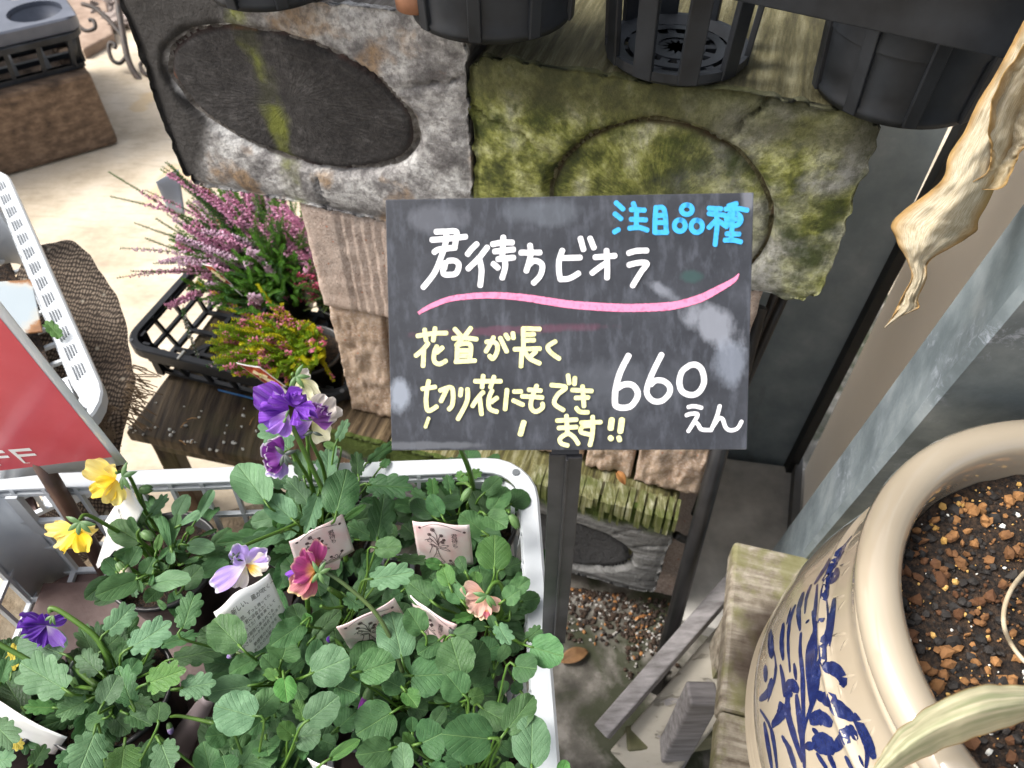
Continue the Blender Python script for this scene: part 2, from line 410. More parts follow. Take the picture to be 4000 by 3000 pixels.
def mat_greyblock(c, r1, r2):
    n = NT('grey_weathered_timber'); x, y, z, u, w, rr, front = ring_nodes(n, c, r1, r2, .05)
    g1 = n.noise(n.co(rot=(0, radians(-32), 0), scale=(16, 9, 110)), 2.2, 7, .7)
    big = n.noise(n.co(rot=(0, radians(-30), 0)), 22, 8, .66)
    outc = n.ramp(big, [(.34, (.09, .083, .083)), (.44, (.24, .23, .225)), (.52, (.46, .445, .43)), (.62, (.70, .69, .67))])
    ang = n.math('ARCTAN2', w, u); rays = n.noise(n.comb(n.math('MULTIPLY', ang, 9), n.math('MULTIPLY', rr, 4.5)), 2.0, 6, .62)
    outc = n.mix(n.ramp(rays, [(.36, .4), (.50, 0.)]), outc, (.12, .11, .11))
    grow = n.noise(n.comb(n.math('MULTIPLY', ang, 1.2), n.math('MULTIPLY', rr, 16)), 2.0, 5, .7)
    outc = n.mix(n.ramp(n.noise(n.co(loc=(3, 1, 0)), 19, 4), [(.55, 0.), (.66, .75)]), outc, (.34, .21, .10))
    outc = n.mix(n.ramp(n.noise(n.co(), 150, 6, .7), [(.40, .55), (.54, 0.)]), outc, (.09, .08, .08))
    inn = n.ramp(n.noise(n.co(scale=(1, 1, 1.6), rot=(0, radians(-40), 0)), 46, 8, .72), [(.34, (.012, .010, .010)), (.55, (.035, .031, .030)), (.7, (.085, .08, .077))])
    inn = n.mix(n.ramp(grow, [(.45, 0.), (.62, .25)]), inn, (.085, .078, .072)); inn = n.mix(n.ramp(rays, [(.42, .5), (.54, 0.)]), inn, (.010, .009, .009))
    col = n.mix(sm(n, rr, .96, 1.0), inn, outc)
    # darker corner at the upper left, outside the oval
    cor = n.math('ADD', n.math('MULTIPLY', x, -1), n.math('MULTIPLY', z, .55))
    cor = n.math('ADD', cor, n.math('MULTIPLY', n.noise(n.co(), 14, 4), .06))
    cm = n.math('MULTIPLY', sm(n, cor, .165, .195), sm(n, rr, 1.0, 1.04))
    col = n.mix(cm, col, (.03, .027, .025))
    ring = n.ramp(rr, [(.93, 0.), (.97, 1.), (1.06, 1.), (1.13, 0.)])
    rc = n.ramp(n.noise(n.co(), 26, 4), [(.4, (.022, .013, .012)), (.6, (.065, .036, .030)), (.7, (.20, .075, .035))])
    col = n.mix(ring, col, rc)
    # moss streak
    ms = n.math('ABSOLUTE', n.math('SUBTRACT', n.math('ADD', x, n.math('MULTIPLY', z, .06)), c.x - .016))
    ms = n.math('ADD', ms, n.math('MULTIPLY', n.math('SUBTRACT', n.noise(n.co(), 30, 4), .5), .035))
    mm = n.ramp(ms, [(.004, .95), (.014, .0)])
    col = n.mix(n.math('MULTIPLY', mm, n.ramp(n.noise(n.co(), 22, 3), [(.42, .1), (.58, .85)])), col, (.17, .19, .02))
    side, f = fibre(n, (.05, .045, .04), (.17, .15, .13), (.33, .31, .28))
    col = n.mix(front, side, col)
    n.P(Base_Color=col, Roughness=.8); h = n.math('ADD', n.math('MULTIPLY', n.noise(n.co(), 160, 7, .7), .8), n.math('MULTIPLY', rays, .6))
    n.bump(h, .8, .004); return n.m
def mat_mossblock(c, r1, r2):
    n = NT('mossy_green_timber'); x, y, z, u, w, rr, front = ring_nodes(n, c, r1, r2, .07)
    ang = n.math('ARCTAN2', w, u); rays = n.noise(n.comb(n.math('MULTIPLY', ang, 14), n.math('MULTIPLY', rr, 3.5)), 2, 6, .7)
    big = n.math('ADD', n.math('MULTIPLY', n.noise(n.co(scale=(1.3, 1, 1), rot=(0, radians(30), 0)), 20, 7, .58), .8), n.math('MULTIPLY', rays, .2))
    col = n.ramp(big, [(.36, (.018, .026, .006)), (.44, (.10, .115, .018)), (.50, (.30, .315, .075)), (.57, (.54, .55, .24)), (.66, (.74, .73, .52))])
    gr = n.math('ADD', n.math('MULTIPLY', x, 4), n.math('MULTIPLY', n.noise(n.co(loc=(1, 1, 1)), 10, 3), 1.0))
    col = n.mix(n.math('MULTIPLY', sm(n, gr, .45, 1.0), n.ramp(n.noise(n.co(loc=(2, 0, 5)), 15, 5), [(.42, 0.), (.58, .85)])), col, (.46, .45, .43))
    col = n.mix(n.ramp(n.noise(n.co(loc=(5, 2, 0)), 17, 6, .62), [(.5, 0.), (.62, .9)]), col, (.045, .065, .008))
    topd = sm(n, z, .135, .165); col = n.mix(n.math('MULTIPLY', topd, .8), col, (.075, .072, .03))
    ring = n.ramp(rr, [(.95, 0.), (.98, 1.), (1.02, 1.), (1.06, 0.)])
    col = n.mix(ring, col, (.055, .024, .010))
    col = n.mix(n.math('MULTIPLY', n.ramp(rr, [(.9, 0.), (1.0, 1.), (1.16, 0.)]), .45), col, (.055, .05, .012))
    fine = n.noise(n.co(), 110, 8, .75)
    col = n.mix(n.ramp(fine, [(.42, .5), (.55, 0.)]), col, (.04, .045, .012))
    side, f = fibre(n, (.04, .035, .015), (.13, .115, .05), (.27, .25, .15))
    col = n.mix(front, side, col)
    n.P(Base_Color=col, Roughness=.85); n.bump(n.math('ADD', n.noise(n.co(), 190, 7, .75), n.math('MULTIPLY', big, 2)), .9, .005); return n.m
def mat_lowbrown(c, r1, r2): return mat_lowblock(c, r1, r2, True)
def mat_lowblock(c, r1, r2, brown=False):
    n = NT('dark_damp_timber'); x, y, z, u, w, rr, front = ring_nodes(n, c, r1, r2, .05)
    col = n.ramp(n.noise(n.co(rot=(0, -.5, 0), scale=(6, 6, 40)), 2.5, 6), [(.3, (.06, .06, .06)), (.5, (.17, .17, .165)), (.7, (.32, .32, .32))])
    col = n.mix(sm(n, rr, 1.0, .95), col, (.05, .05, .052))
    col = n.mix(n.ramp(rr, [(.93, 0.), (.985, 1.), (1.02, 1.), (1.07, 0.)]), col, (.015, .012, .012))
    zz = n.math('ADD', z, n.math('MULTIPLY', n.math('SUBTRACT', n.noise(n.co(), 25, 4), .5), .05))
    col = n.mix(sm(n, zz, .155, .172), col, (.055, .085, .008))
    side, f = fibre(n, (.02, .013, .008), (.09, .06, .03), (.22, .16, .09)) if brown else fibre(n, (.035, .028, .012), (.15, .14, .045), (.42, .41, .28))
    col = n.mix(front, side, col)
    n.P(Base_Color=col, Roughness=.85); n.bump(n.math('ADD', n.math('MULTIPLY', f, 2), n.noise(n.co(), 130, 6)), .7, .005); return n.m

sl = lambda px, py: (face(px, py) - PP).dot(E1)
sleeper('sleeper_block', 'grey weathered sleeper end with a dark heartwood oval, at the left above the heather', sl(720, 720), sl(1835, 640), .622, .835, .42, 3.1, mat_greyblock,
        lambda W: ell_consts(W, (650, 205), (1590, 610), (1000, 590)), groove=.012)
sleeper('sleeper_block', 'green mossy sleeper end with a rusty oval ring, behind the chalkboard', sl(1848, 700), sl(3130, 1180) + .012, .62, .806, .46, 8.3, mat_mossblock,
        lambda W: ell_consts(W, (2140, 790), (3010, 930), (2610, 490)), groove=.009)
lowL = sleeper('sleeper_block', 'low dark sleeper end with a mossy top edge beside the sign post', sl(1560, 1900), sl(2650, 1960), .07, .272, .4, 5.5, mat_lowblock,
        lambda W: ell_consts(W, (1900, 1960), (2480, 2120), (2250, 1960)), groove=.010, d0=-.035)
sleeper('sleeper_block', 'low brown sleeper end under the split bricks, beside the heather tray', sl(1290, 1640), sl(1555, 1700), .07, .270, .4, 2.2, mat_lowbrown,
        lambda W: ell_consts(W, (1000, 1960), (1500, 2120), (1250, 1960)), groove=.004, d0=-.035)
# moss and loose fibres along the top edge of the low block
def fibre_fringe(s0, s1, z, seed, mat, name='loose_fibre'):
    random.seed(seed); mb = MB()
    k = 0; s = s0
    while s < s1:
        w = rnd(.002, .008)
        p = at1(s, -.036 - rnd(-.001, .003), z); L = rnd(.012, .040)
        mb.add([p + E1 * -w / 2 + E2 * .03 + EZ * .004, p + E1 * w / 2 + E2 * .03 + EZ * .004, p + E1 * w / 2 - E2 * .001 + EZ * .002, p - E1 * w / 2 - E2 * .001 + EZ * .002,
                p + E1 * w * .45 - E2 * .004 - EZ * L, p - E1 * w * .45 - E2 * .004 - EZ * L * rnd(.8, 1), p + E2 * .01 - EZ * L * .9 + E1 * w * .4, p + E2 * .01 - EZ * L * .9 - E1 * w * .4],
               [(0, 3, 2, 1), (3, 5, 4, 2), (5, 7, 6, 4), (3, 0, 7, 5), (2, 4, 6, 1)])
        s += w * rnd(.7, 1.5)
    return mb
n = NT('mossy_fibre'); v = n.co(scale=(260, 60, 14)); f = n.noise(v, 1, 5, .7)
n.P(Base_Color=n.mix(n.ramp(n.noise(n.co(), 30, 3), [(.4, 0.), (.6, .8)]), n.ramp(f, [(.3, (.03, .03, .01)), (.5, (.17, .17, .07)), (.7, (.45, .45, .34))]), (.07, .09, .012)), Roughness=.85); n.bump(f, .8, .003)
M_fib = n.m
obj('timber_fibre', fibre_fringe(sl(2100, 1980), sl(2650, 1990), .276, 5, M_fib), M_fib, lowL, kind='stuff')

# bricks between the sleepers
def brickmat(name, c1, c2, spk):
    n = NT(name); v = n.co()
    c = n.ramp(n.noise(v, 28, 6, .6), [(.3, c1), (.7, c2)])
    c = n.mix(n.ramp(n.vor(v, 330), [(.1, .85), (.3, 0.)]), c, spk); c = n.mix(n.ramp(n.noise(v, 300, 3), [(.5, 0.), (.62, .6)]), c, (.62, .52, .45))
    c = n.mix(n.ramp(n.vor(n.co(loc=(4, 4, 4)), 75), [(.06, .9), (.12, 0.)]), c, (.45, .16, .08))
    c = n.mix(n.ramp(n.noise(v, 9, 4), [(.5, 0.), (.7, .35)]), c, (.36, .33, .31))
    n.P(Base_Color=c, Roughness=.9); n.bump(n.noise(v, 190, 7, .7), .9, .003); return n.m
M_br1 = brickmat('pink_brown_brick', (.38, .285, .235), (.53, .42, .35), (.14, .09, .07))
M_br2 = brickmat('split_face_brick', (.32, .215, .15), (.54, .41, .30), (.6, .55, .48))
def brick(s0, s1, z0, z1, d0, dep, flute=None, rib=None, seed=1, rough=.003):
    mb = MB(); nx, nz = 40, 30
    W = frame(at1(s0, d0, z0), E1, E2, EZ); w = s1 - s0; h = z1 - z0
    def fn(a, b):
        x, z = a * w, b * h; y = rough * (noise.noise(V((x * 60, z * 60, seed))) + .6 * noise.noise(V((x * 170, z * 170, seed))))
        e = max(abs(a - .5) * 2, abs(b - .5) * 2); y += .004 * max(0, e - .93) / .07
        if flute and x > flute[0] and x < flute[1]: y += .0035 * (1 - abs(sin((x - flute[0]) / .0115 * pi))) ** .6
        if rib:
            for r0, r1 in rib:
                if r0 < x < r1: y += .012
        x += .0015 * noise.noise(V((b * 7, seed, a * 3))) ; return V((x, y, z + .002 * noise.noise(V((a * 6, seed, 3)))))
    mb.grid(fn, nx, nz)
    g = lambda i, j: j * (nx + 1) + i
    o = len(mb.v)
    bord = [g(i, 0) for i in range(nx + 1)] + [g(nx, j) for j in range(1, nz + 1)] + [g(i, nz) for i in range(nx - 1, -1, -1)] + [g(0, j) for j in range(nz - 1, 0, -1)]
    for q_ in bord: p = mb.v[q_]; mb.v.append(V((p.x, dep, p.z)))
    L = len(bord)
    for i in range(L): mb.f.append((bord[i], o + i, o + (i + 1) % L, bord[(i + 1) % L])); mb.m.append(0)
    mb.f.append(tuple(o + i for i in range(L))); mb.m.append(0); mb.uv = {}
    return mb, W
bl = []
def B(label, a, z0, z1, d0, mat, **k):
    mb, W = brick(a[0], a[1], z0, z1, d0, .22, **k); obj('brick', mb, mat, None, W=W, smooth=True, label=label, cat='brick', group='bricks stacked between the sleepers')
x0 = sl(1240, 1150)
B('fluted pinkish brick under the grey sleeper end', (x0, x0 + .150), .473, .620, .004, M_br1, flute=(.045, .14), seed=1, rough=.0012)
B('split face brick under the fluted one, touching the heather', (x0 + .002, x0 + .072), .274, .471, .010, M_br2, seed=2, rough=.004)
B('split face brick left of the chalkboard, behind its lower left corner', (x0 + .080, x0 + .150), .274, .471, .004, M_br2, seed=3, rough=.004, rib=[(.0, .016)])
xr = sl(2985, 1170)
B('smooth brick under the right end of the mossy sleeper', (xr - .15, xr - .002), .470, .618, .006, M_br1, seed=4, rough=.0015)
B('rough brick below the chalkboard, right of the sign post', (xr - .085, xr - .004), .275, .468, .004, M_br2, seed=5, rough=.005)
B('rough brick directly behind the sign post', (xr - .150, xr - .090), .275, .468, .010, M_br2, seed=6, rough=.005)
B('brown brick just left of the sign post', (xr - .222, xr - .156), .275, .468, .016, M_br2, seed=7, rough=.004)
for i in range(4):
    s_ = sl(2150, 2210) + i * .052
    B(['first from the left', 'second from the left', 'third from the left', 'last at the right'][i] + ' of four dark bricks on the ground under the low sleeper', (s_, s_ + .047), .004, .068, .02 - .004 * i, M_br1 if i % 2 else M_br2, seed=11 + i, rough=.002)
B('ground brick under the low brown sleeper', (sl(1330, 1700), sl(1500, 1700)), .004, .068, .02, M_br1, seed=21)
# ================================================================== plastics, crates
M_wh = simple('white_plastic', (.47, .50, .53), (.56, .59, .62), 14, .38, .03, 60)
M_bk = simple('black_plastic', (.012, .012, .014), (.03, .031, .035), 30, .42, .1, 60)
M_bk2 = simple('dusty_black_plastic', (.009, .0105, .013), (.030, .034, .041), 18, .45, .1, 60, spec=.3)
M_slot = simple('slot_shadow', (.10, .11, .12), None, 30, .6)

def rrect(w, d, r, n=6):
    pts = []
    for cx, cy, a0 in ((w / 2 - r, d / 2 - r, 0), (-w / 2 + r, d / 2 - r, 90), (-w / 2 + r, -d / 2 + r, 180), (w / 2 - r, -d / 2 + r, 270)):
        for k in range(n + 1):
            a = radians(a0 + 90 * k / n); pts.append((cx + r * cos(a), cy + r * sin(a)))
    return pts
def ring_sweep(mb, w, d, r, prof, n=6):
    rows = [rrect(w + 2 * o, d + 2 * o, max(r + o, .002), n) for o, z in prof]
    L = len(rows[0]); K = len(prof); vs = []
    for row, (o, z) in zip(rows, prof): vs += [(x, y, z) for x, y in row]
    fs = []
    for k in range(K):
        k2 = (k + 1) % K
        for i in range(L):
            i2 = (i + 1) % L; fs.append((k * L + i, k * L + i2, k2 * L + i2, k2 * L + i))
    return mb.add(vs, fs)
def xf(mb, M):
    mb.v = [M @ v for v in mb.v]; return mb
def basket(label, M, w, d, h, mat, rimw=.016, nx=14, ny=10, rows=3, solid=.035, bt=.0045, slots=False, group=None, cross=False, name='plastic_crate', lip=.014, diag=False, mark=None):
    t = thing(name, label, 'crate', M.translation, group)
    mb = MB(); ri = -.002; ro = rimw
    ring_sweep(mb, w, d, .03, [(ri, h), (ro - .002, h + .001), (ro, h - .001), (ro, h - lip), (ro - .0022, h - lip), (ro - .0025, h - .003), (ri, h - .0032)])
    obj('rim', xf(mb, M), mat, t, smooth=False, bevel=.0008)
    ins = .016                                                     # walls slope inwards
    def wall(ax, sgn, L, half):
        mb = MB()
        def P(s, z): 
            k = ins * (1 - z / h); o = sgn * (half - k)
            return (V((s * (1 - k / L * 2), o, z)) if ax == 'x' else V((o, s * (1 - k / L * 2), z)))
        n = nx if ax == 'x' else ny
        up = V((0, 1, 0)) if ax == 'x' else V((1, 0, 0))
        for i in range(n + 1):
            s = -L / 2 + solid + (L - 2 * solid) * i / n; mb.bar(P(s, .002), P(s, h - .002), bt * .8, bt, up=up)
        for j in range(rows + 1):
            z = .004 + (h - .012) * j / rows
            mb.bar(P(-L / 2 + .008, z), P(L / 2 - .008, z), bt, bt * .9, up=EZ)
        for e in (-1, 1):
            a = P(e * (L / 2 - .012), h / 2); b_ = P(e * (L / 2 - solid), h / 2)
            mb.bar(P(e * (L / 2 - .024), h / 2), P(e * (L / 2 - solid), h / 2), bt * .7, h - .006, up=EZ)
        if diag:
            for i in range(0, n, 1):
                s = -L / 2 + solid + (L - 2 * solid) * i / n; s2 = -L / 2 + solid + (L - 2 * solid) * (i + 1) / n
        return mb
    for ax, sg, L, hf in (('x', 1, w, d / 2), ('x', -1, w, d / 2), ('y', 1, d, w / 2), ('y', -1, d, w / 2)):
        obj('side_wall', xf(wall(ax, sg, L, hf), M), mat, t)
    mb = MB(); ring_sweep(mb, w - 2 * ins, d - 2 * ins, .028, [(0, h - .01), (0, .0), (-.002, 0), (-.002, h - .01)])
    # rounded solid corners only: keep the arc faces
    L = len(rrect(w, d, .03)); keepf = []; 
    for f in mb.f:
        i = f[0] % L
        if (i % 7) != 6: keepf.append(f)
    mb.f = keepf; mb.m = [0] * len(keepf)
    for k, v_ in enumerate(mb.v):
        if v_.z > h / 2: mb.v[k] = V((v_.x + math.copysign(ins, v_.x), v_.y + math.copysign(ins, v_.y), v_.z))
    for qx in (-1, 1):
        for qy in (-1, 1):
            m2 = MB(); m2.v = list(mb.v); m2.f = [f for f in mb.f if mb.v[f[0]].x * qx > 0 and mb.v[f[0]].y * qy > 0]
            us = sorted({i for f in m2.f for i in f}); rm = {i: k for k, i in enumerate(us)}; m2.v = [mb.v[i] for i in us]; m2.f = [tuple(rm[i] for i in f) for f in m2.f]; m2.m = [0] * len(m2.f)
            obj('corner', xf(m2, M), mat, t, smooth=True)
    mb = MB(); W2, D2 = w - 2 * ins, d - 2 * ins
    for i in range(nx + 1): x = -W2 / 2 + W2 * i / nx; mb.bar((x, -D2 / 2, .003), (x, D2 / 2, .003), bt * 1.1, bt)
    for j in range(ny + 1): y = -D2 / 2 + D2 * j / ny; mb.bar((-W2 / 2, y, .0034), (W2 / 2, y, .0034), bt * 1.1, bt)
    if diag:
        for i in range(0, nx, 2):
            x = -W2 / 2 + W2 * i / nx; mb.bar((x, -D2 / 2, .0038), (x + D2 * .7, D2 / 2, .0038), bt * 1.4, bt)
    obj('floor_grid', xf(mb, M), mat, t)
    if slots:
        for k in range(14):
            for q_ in range(4):
                mb = MB(); y = -d / 2 + .045 + k * .031
                if y > d / 2 - .03: break
                mb.bar((w / 2 + .0015 + q_ * .0028, y + q_ * .002, h + .0012), (w / 2 + .0015 + q_ * .0028, y + .021, h + .0012), .0011, .0008)
                obj('slot', xf(mb, M), M_slot, t)
    for sx in (-1, 1):
        for sy in (-1, 1):
            mb = MB(); mb.tube([V((sx * (w / 2 - .004), sy * (d / 2 - .004), h + .0004)), V((sx * (w / 2 - .004), sy * (d / 2 - .004), h + .0018))], .0032, 12)
            obj('rim_hole', xf(mb, M), M_slot, t)
    return t

# main crate, from its back corners
ZR = .56
bl_, br_ = V((-.4700, .3824, ZR)), V((.0215, .404, ZR))
ex = (br_ - bl_).normalized(); ey = V((-ex.y, ex.x, 0)); cw, cd, chh = (br_ - bl_).length - .03, .37, .118
cc = (bl_ + br_) / 2 - ey * (cd / 2 + .015); MC = frame(V((cc.x, cc.y, ZR - chh)), ex, ey, EZ)
basket('pale grey lattice crate full of potted violas', MC, cw, cd, chh, M_wh, rimw=.014, nx=15, ny=12, rows=3, solid=.034, bt=.0042)
def crt(x, y, z): return MC @ V((x, y, z))
M_rust = simple('rust_brown_metal', (.085, .050, .045), (.16, .105, .095), 26, .5, .4, 140, lo=.3, hi=.7)
mb = MB(); mb.box((-cw * .20, 0, .0075), (cw * .5, cd - .06, .002)); obj('metal_sheet', xf(mb, MC), M_rust, bevel=.0006, label='bare rusty brown metal sheet lying in the crate floor under the yellow flowers', cat='metal sheet')
# its stand
M_rust = simple('rust_brown_metal', (.085, .050, .045), (.16, .105, .095), 26, .5, .4, 140, lo=.3, hi=.7)
st_ = thing('metal_stand', 'brown painted metal stand under the crate of violas', 'stand', (cc.x, cc.y, 0))
mb = MB(); ring_sweep(mb, cw - .05, cd - .03, .01, [(0, .0), (0, -.016), (-.2, -.016), (-.2, 0)]); 
mb = MB(); mb.box((0, 0, -.007), (cw - .05, cd - .03, .012)); obj('top_plate', xf(mb, MC), M_rust, st_, bevel=.002)
for sx in (-1, 1):
    for sy in (-1, 1):
        mb = MB(); a = MC @ V((sx * (cw / 2 - .05), sy * (cd / 2 - .05), -.014)); mb.bar(a, (a.x, a.y, .0), .02, .02, up=V((0, 1, 0))); obj('leg', mb, M_rust, st_)

# second white crate at the left, turned
c0 = V((-.3645, .4487, .56)); ax_ = V((-.565, .825, 0)).normalized(); bx_ = V((-ax_.y, ax_.x, 0))
w2, d2, h2 = .34, .50, .115
cen = c0 + ax_ * (d2 / 2) + bx_ * (w2 / 2)
MC2 = frame(V((cen.x, cen.y, .56 - h2)), -bx_, ax_, EZ)
basket('bright white lattice crate with slotted rim, behind the red card', MC2, w2 - .03, d2 - .03, h2, M_wh, rimw=.019, nx=9, ny=13, rows=3, solid=.05, bt=.0045, slots=True)
s2 = thing('metal_stand', 'dark metal legs carrying the slotted white crate', 'stand', (cen.x, cen.y, 0))
mb = MB(); mb.box((-.04, 0, -.006), (w2 - .13, d2 - .05, .010)); obj('top_plate', xf(mb, MC2), M_rust, s2)
for sx in (-1, .45):
    for sy in (-1, 1):
        mb = MB(); a = MC2 @ V((sx * (w2 / 2 - .06), sy * (d2 / 2 - .05), -.012)); mb.bar(a, (a.x, a.y, 0), .022, .022, up=V((0, 1, 0))); obj('leg', mb, M_rust, s2)
# rusty sheet lying in it
n = NT('rusty_enamel'); v = n.co(); nz_ = n.noise(v, 14, 7, .65)
ge = n.sep(n.tc.outputs['Generated']); edg = n.math('MAXIMUM', n.math('ABSOLUTE', n.math('SUBTRACT', ge[0], .5)), n.math('ABSOLUTE', n.math('SUBTRACT', ge[1], .5)))
nn2 = n.math('ADD', nz_, n.math('MULTIPLY', n.math('SUBTRACT', edg, .32), .9))
n.P(Base_Color=n.ramp(nn2, [(.5, (.36, .42, .46)), (.60, (.45, .44, .40)), (.66, (.30, .14, .05)), (.78, (.10, .045, .025))]), Roughness=.45); n.bump(nz_, .4, .002)
M_ren = n.m
p = [Zp(-230, 1120, .515), Zp(125, 1092, .50), Zp(168, 1298, .475), Zp(-180, 1330, .49)]
mb = MB(); mb.add(p, [(0, 1, 2, 3)]); obj('rusty_tray', mb, M_ren, solid=.003, bevel=.001, label='rusty pale blue enamel plate lying in the slotted white crate', cat='metal plate')
# soil bag and dark soil in crate two
M_soil = simple('potting_soil', (.012, .008, .006), (.062, .036, .020), 260, .95, 1, 420, bd=.004, lo=.42, hi=.66)
mb = MB(); W_ = 16
def fs(a, b): 
    q_ = V(((a - .5) * (w2 - .09), (b - .5) * (d2 - .10), .012)); q_.z += .012 * noise.noise(q_ * 30) + .006 * noise.noise(q_ * 90); return MC2 @ q_
mb.grid(fs, 30, 40); obj('loose_soil', mb, M_soil, smooth=True, kind='stuff', label='dark loose soil in the bottom of the slotted white crate', cat='soil')
# small olive pot at the far left
M_oliv = simple('olive_plastic', (.10, .11, .06), (.15, .16, .09), 10, .5)
p0 = Zp(-25, 900, .47); mb = MB(); mb.lathe([(.02, 0), (.0, .0), (.026, .0), (.033, .06), (.036, .06), (.036, .066), (.031, .066), (.03, .01)], (p0.x, p0.y, .458), 32)
obj('plant_pot', mb, M_oliv, smooth=True, label='small olive pot at the far left edge, inside the slotted white crate', cat='pot')

# burlap sack hanging beside crate two
n = NT('burlap'); v = n.co()
x1 = n.wave(n.co(rot=(.1, .2, .35)), 88, 6, 'X', 3); x2 = n.wave(n.co(rot=(.3, -.1, .1)), 80, 6, 'Z', 3)
wv = n.math('MULTIPLY', n.ramp(x1, [(.15, .2), (.6, 1.)]), n.ramp(x2, [(.15, .2), (.6, 1.)]))
c = n.mix(n.ramp(n.noise(v, 9, 4), [(.35, 0.), (.65, 1.)]), (.17, .12, .085), (.36, .285, .215))
c = n.mix(wv, (.018, .012, .009), c)
c = n.mix(n.ramp(n.vor(v, 48), [(.10, .9), (.17, 0.)]), c, (.42, .38, .30))
n.P(Base_Color=c, Roughness=.95); n.bump(wv, 1, .0025); M_burl = n.m
sk = []
mb = MB()
cent = smoothpts([(165, 1010, 1.01, 70), (215, 1130, .99, 165), (280, 1290, .97, 205), (330, 1450, .95, 200), (360, 1600, .94, 150), (360, 1760, .93, 120), (330, 1940, .93, 150), (250, 2080, .95, 150)], 5)
N_ = len(cent)
def bf(a, b):
    i = min(int(b * (N_ - 1) + .5), N_ - 1); px, py, t, r = cent[i]; c_ = D(px, py, t); R_ = r / FPX * t
    th = a * 2 * pi; q_ = c_ + V((cos(th) * R_, sin(th) * R_ * .9, sin(th) * R_ * .35))
    q_ += V((1, 1, 1)) * (.010 * noise.noise(q_ * 16) + .004 * noise.noise(q_ * 45)) * (1 if cos(th) > -.5 else .4); return q_
mb.grid(bf, 60, N_ - 1); sack = obj('burlap_sack', mb, M_burl, smooth=True, label='brown burlap sack with frayed edge drooping between the white crate and the black tray', cat='sack', origin=D(330, 1450, .95))
M_str = simple('burlap_thread', (.10, .065, .04), (.22, .16, .10), 60, .9)
mb = MB(); random.seed(3)
for k in range(60):
    px, py, t, r = cent[int(rnd(.42, .62) * (N_ - 1))]
    s = D(px + r * rnd(.75, .98), py + rnd(-60, 60), t - .01); e = s + V((rnd(.004, .028), rnd(-.012, .01), rnd(-.03, .004)))
    m_ = (s + e) / 2 + V((rnd(-.004, .004), 0, rnd(0, .006))); mb.tube([s, m_, e], .0007, 4)
netp = [D(372, 1560, .93), D(470, 1600, .935), D(452, 1745, .93), D(385, 1720, .92)]
def bil(q, a, b): return (q[0] * (1 - a) + q[1] * a) * (1 - b) + (q[3] * (1 - a) + q[2] * a) * b
for i in range(13):
    a = i / 12; mb.tube([bil(netp, a, b / 8) + V((rnd(-1, 1), rnd(-1, 1), rnd(-1, 1))) * .0011 for b in range(9)] + [bil(netp, a, 1.05) + V((rnd(-.004, .01), 0, -.006))], .00075, 4)
for i in range(18):
    b = i / 17; mb.tube([bil(netp, a / 8, b) + V((rnd(-1, 1), rnd(-1, 1), rnd(-1, 1))) * .0011 for a in range(9)] + [bil(netp, rnd(1.04, 1.25), b) + V((0, 0, rnd(-.008, .003)))], .00075, 4)
obj('frayed_thread', mb, M_str, sack, kind='stuff')

# ================================================================== heather tray on its stool
n = NT('dark_old_board'); v = n.co(scale=(14, 14, 14), rot=(0, 0, radians(-14)))
f = n.noise(n.co(scale=(60, 5, 5), rot=(0, 0, radians(-10))), 1.2, 7, .65)
c = n.ramp(f, [(.36, (.018, .012, .008)), (.5, (.065, .046, .027)), (.66, (.15, .11, .065))])
c = n.mix(n.ramp(n.noise(n.co(), 11, 4), [(.5, 0.), (.68, .6)]), c, (.075, .07, .022))
c = n.mix(n.ramp(n.noise(n.co(loc=(4, 4, 0)), 5, 3), [(.5, 0.), (.66, .6)]), c, (.11, .052, .024))
n.P(Base_Color=c, Roughness=.6); n.b.inputs['Specular IOR Level'].default_value = .25; n.bump(f, .7, .003); M_board = n.m
ts = thing('wooden_stool', 'low dark wooden stool with a weathered board top carrying the black heather tray', 'stool', (-.44, .73, 0))
s0 = V((-.558, .694, .225)); ea = V((.971, -.238, 0)); eb = V((.238, .971, 0))
MS = frame(s0, ea, eb, EZ)
mb = MB(); mb.box((.175, .075, -.011), (.35, .148, .020)); obj('top_board', xf(mb, MS), M_board, ts, bevel=.003)
mb = MB(); mb.box((.175, .230, -.011), (.35, .152, .020)); obj('top_board', xf(mb, MS), M_board, ts, bevel=.003)
mb = MB(); mb.box((.175, .02, -.036), (.31, .016, .028)); obj('apron', xf(mb, MS), M_board, ts, bevel=.002)
for a, b in ((.03, .03), (.32, .03), (.03, .28), (.32, .28)):
    mb = MB(); mb.bar(MS @ V((a, b, -.022)), MS @ V((a - .01, b, -.225)), .028, .028, up=V((0, 1, 0))); obj('leg', mb, M_board, ts, bevel=.002)
M_wsp = simple('perlite', (.6, .6, .56), (.75, .75, .7), 60, .8)
mb = MB(); random.seed(11)
for k in range(46):
    a, b = rnd(.01, .34), rnd(.004, .085)
    if rnd(0, 1) < .4: a, b = rnd(.0, .18), rnd(.0, .02)
    mb.blob(MS @ V((a, b, .0008)), rnd(.0010, .0026), jit=.4)
obj('perlite_crumb', mb, M_wsp, kind='stuff', label='white perlite crumbs strewn over the front of the dark stool board', cat='crumbs')
M_ndl = simple('dry_needle', (.42, .22, .07), (.5, .3, .12), 60, .8)
mb = MB(); 
for px, py, dx, dy in ((975, 1660, 18, -32), (730, 1640, 40, -6), (705, 1670, 28, -24), (700, 1720, 26, 18), (745, 1735, 10, -16)):
    a = Zp(px, py, .227); b = Zp(px + dx, py + dy, .2275); mb.tube([a, (a + b) / 2 + V((0, .001, .0015)), b], [.0006, .0008, .0003], 5)
obj('dry_needle', mb, M_ndl, kind='stuff', label='orange dry needles lying on the dark stool board', cat='needles')

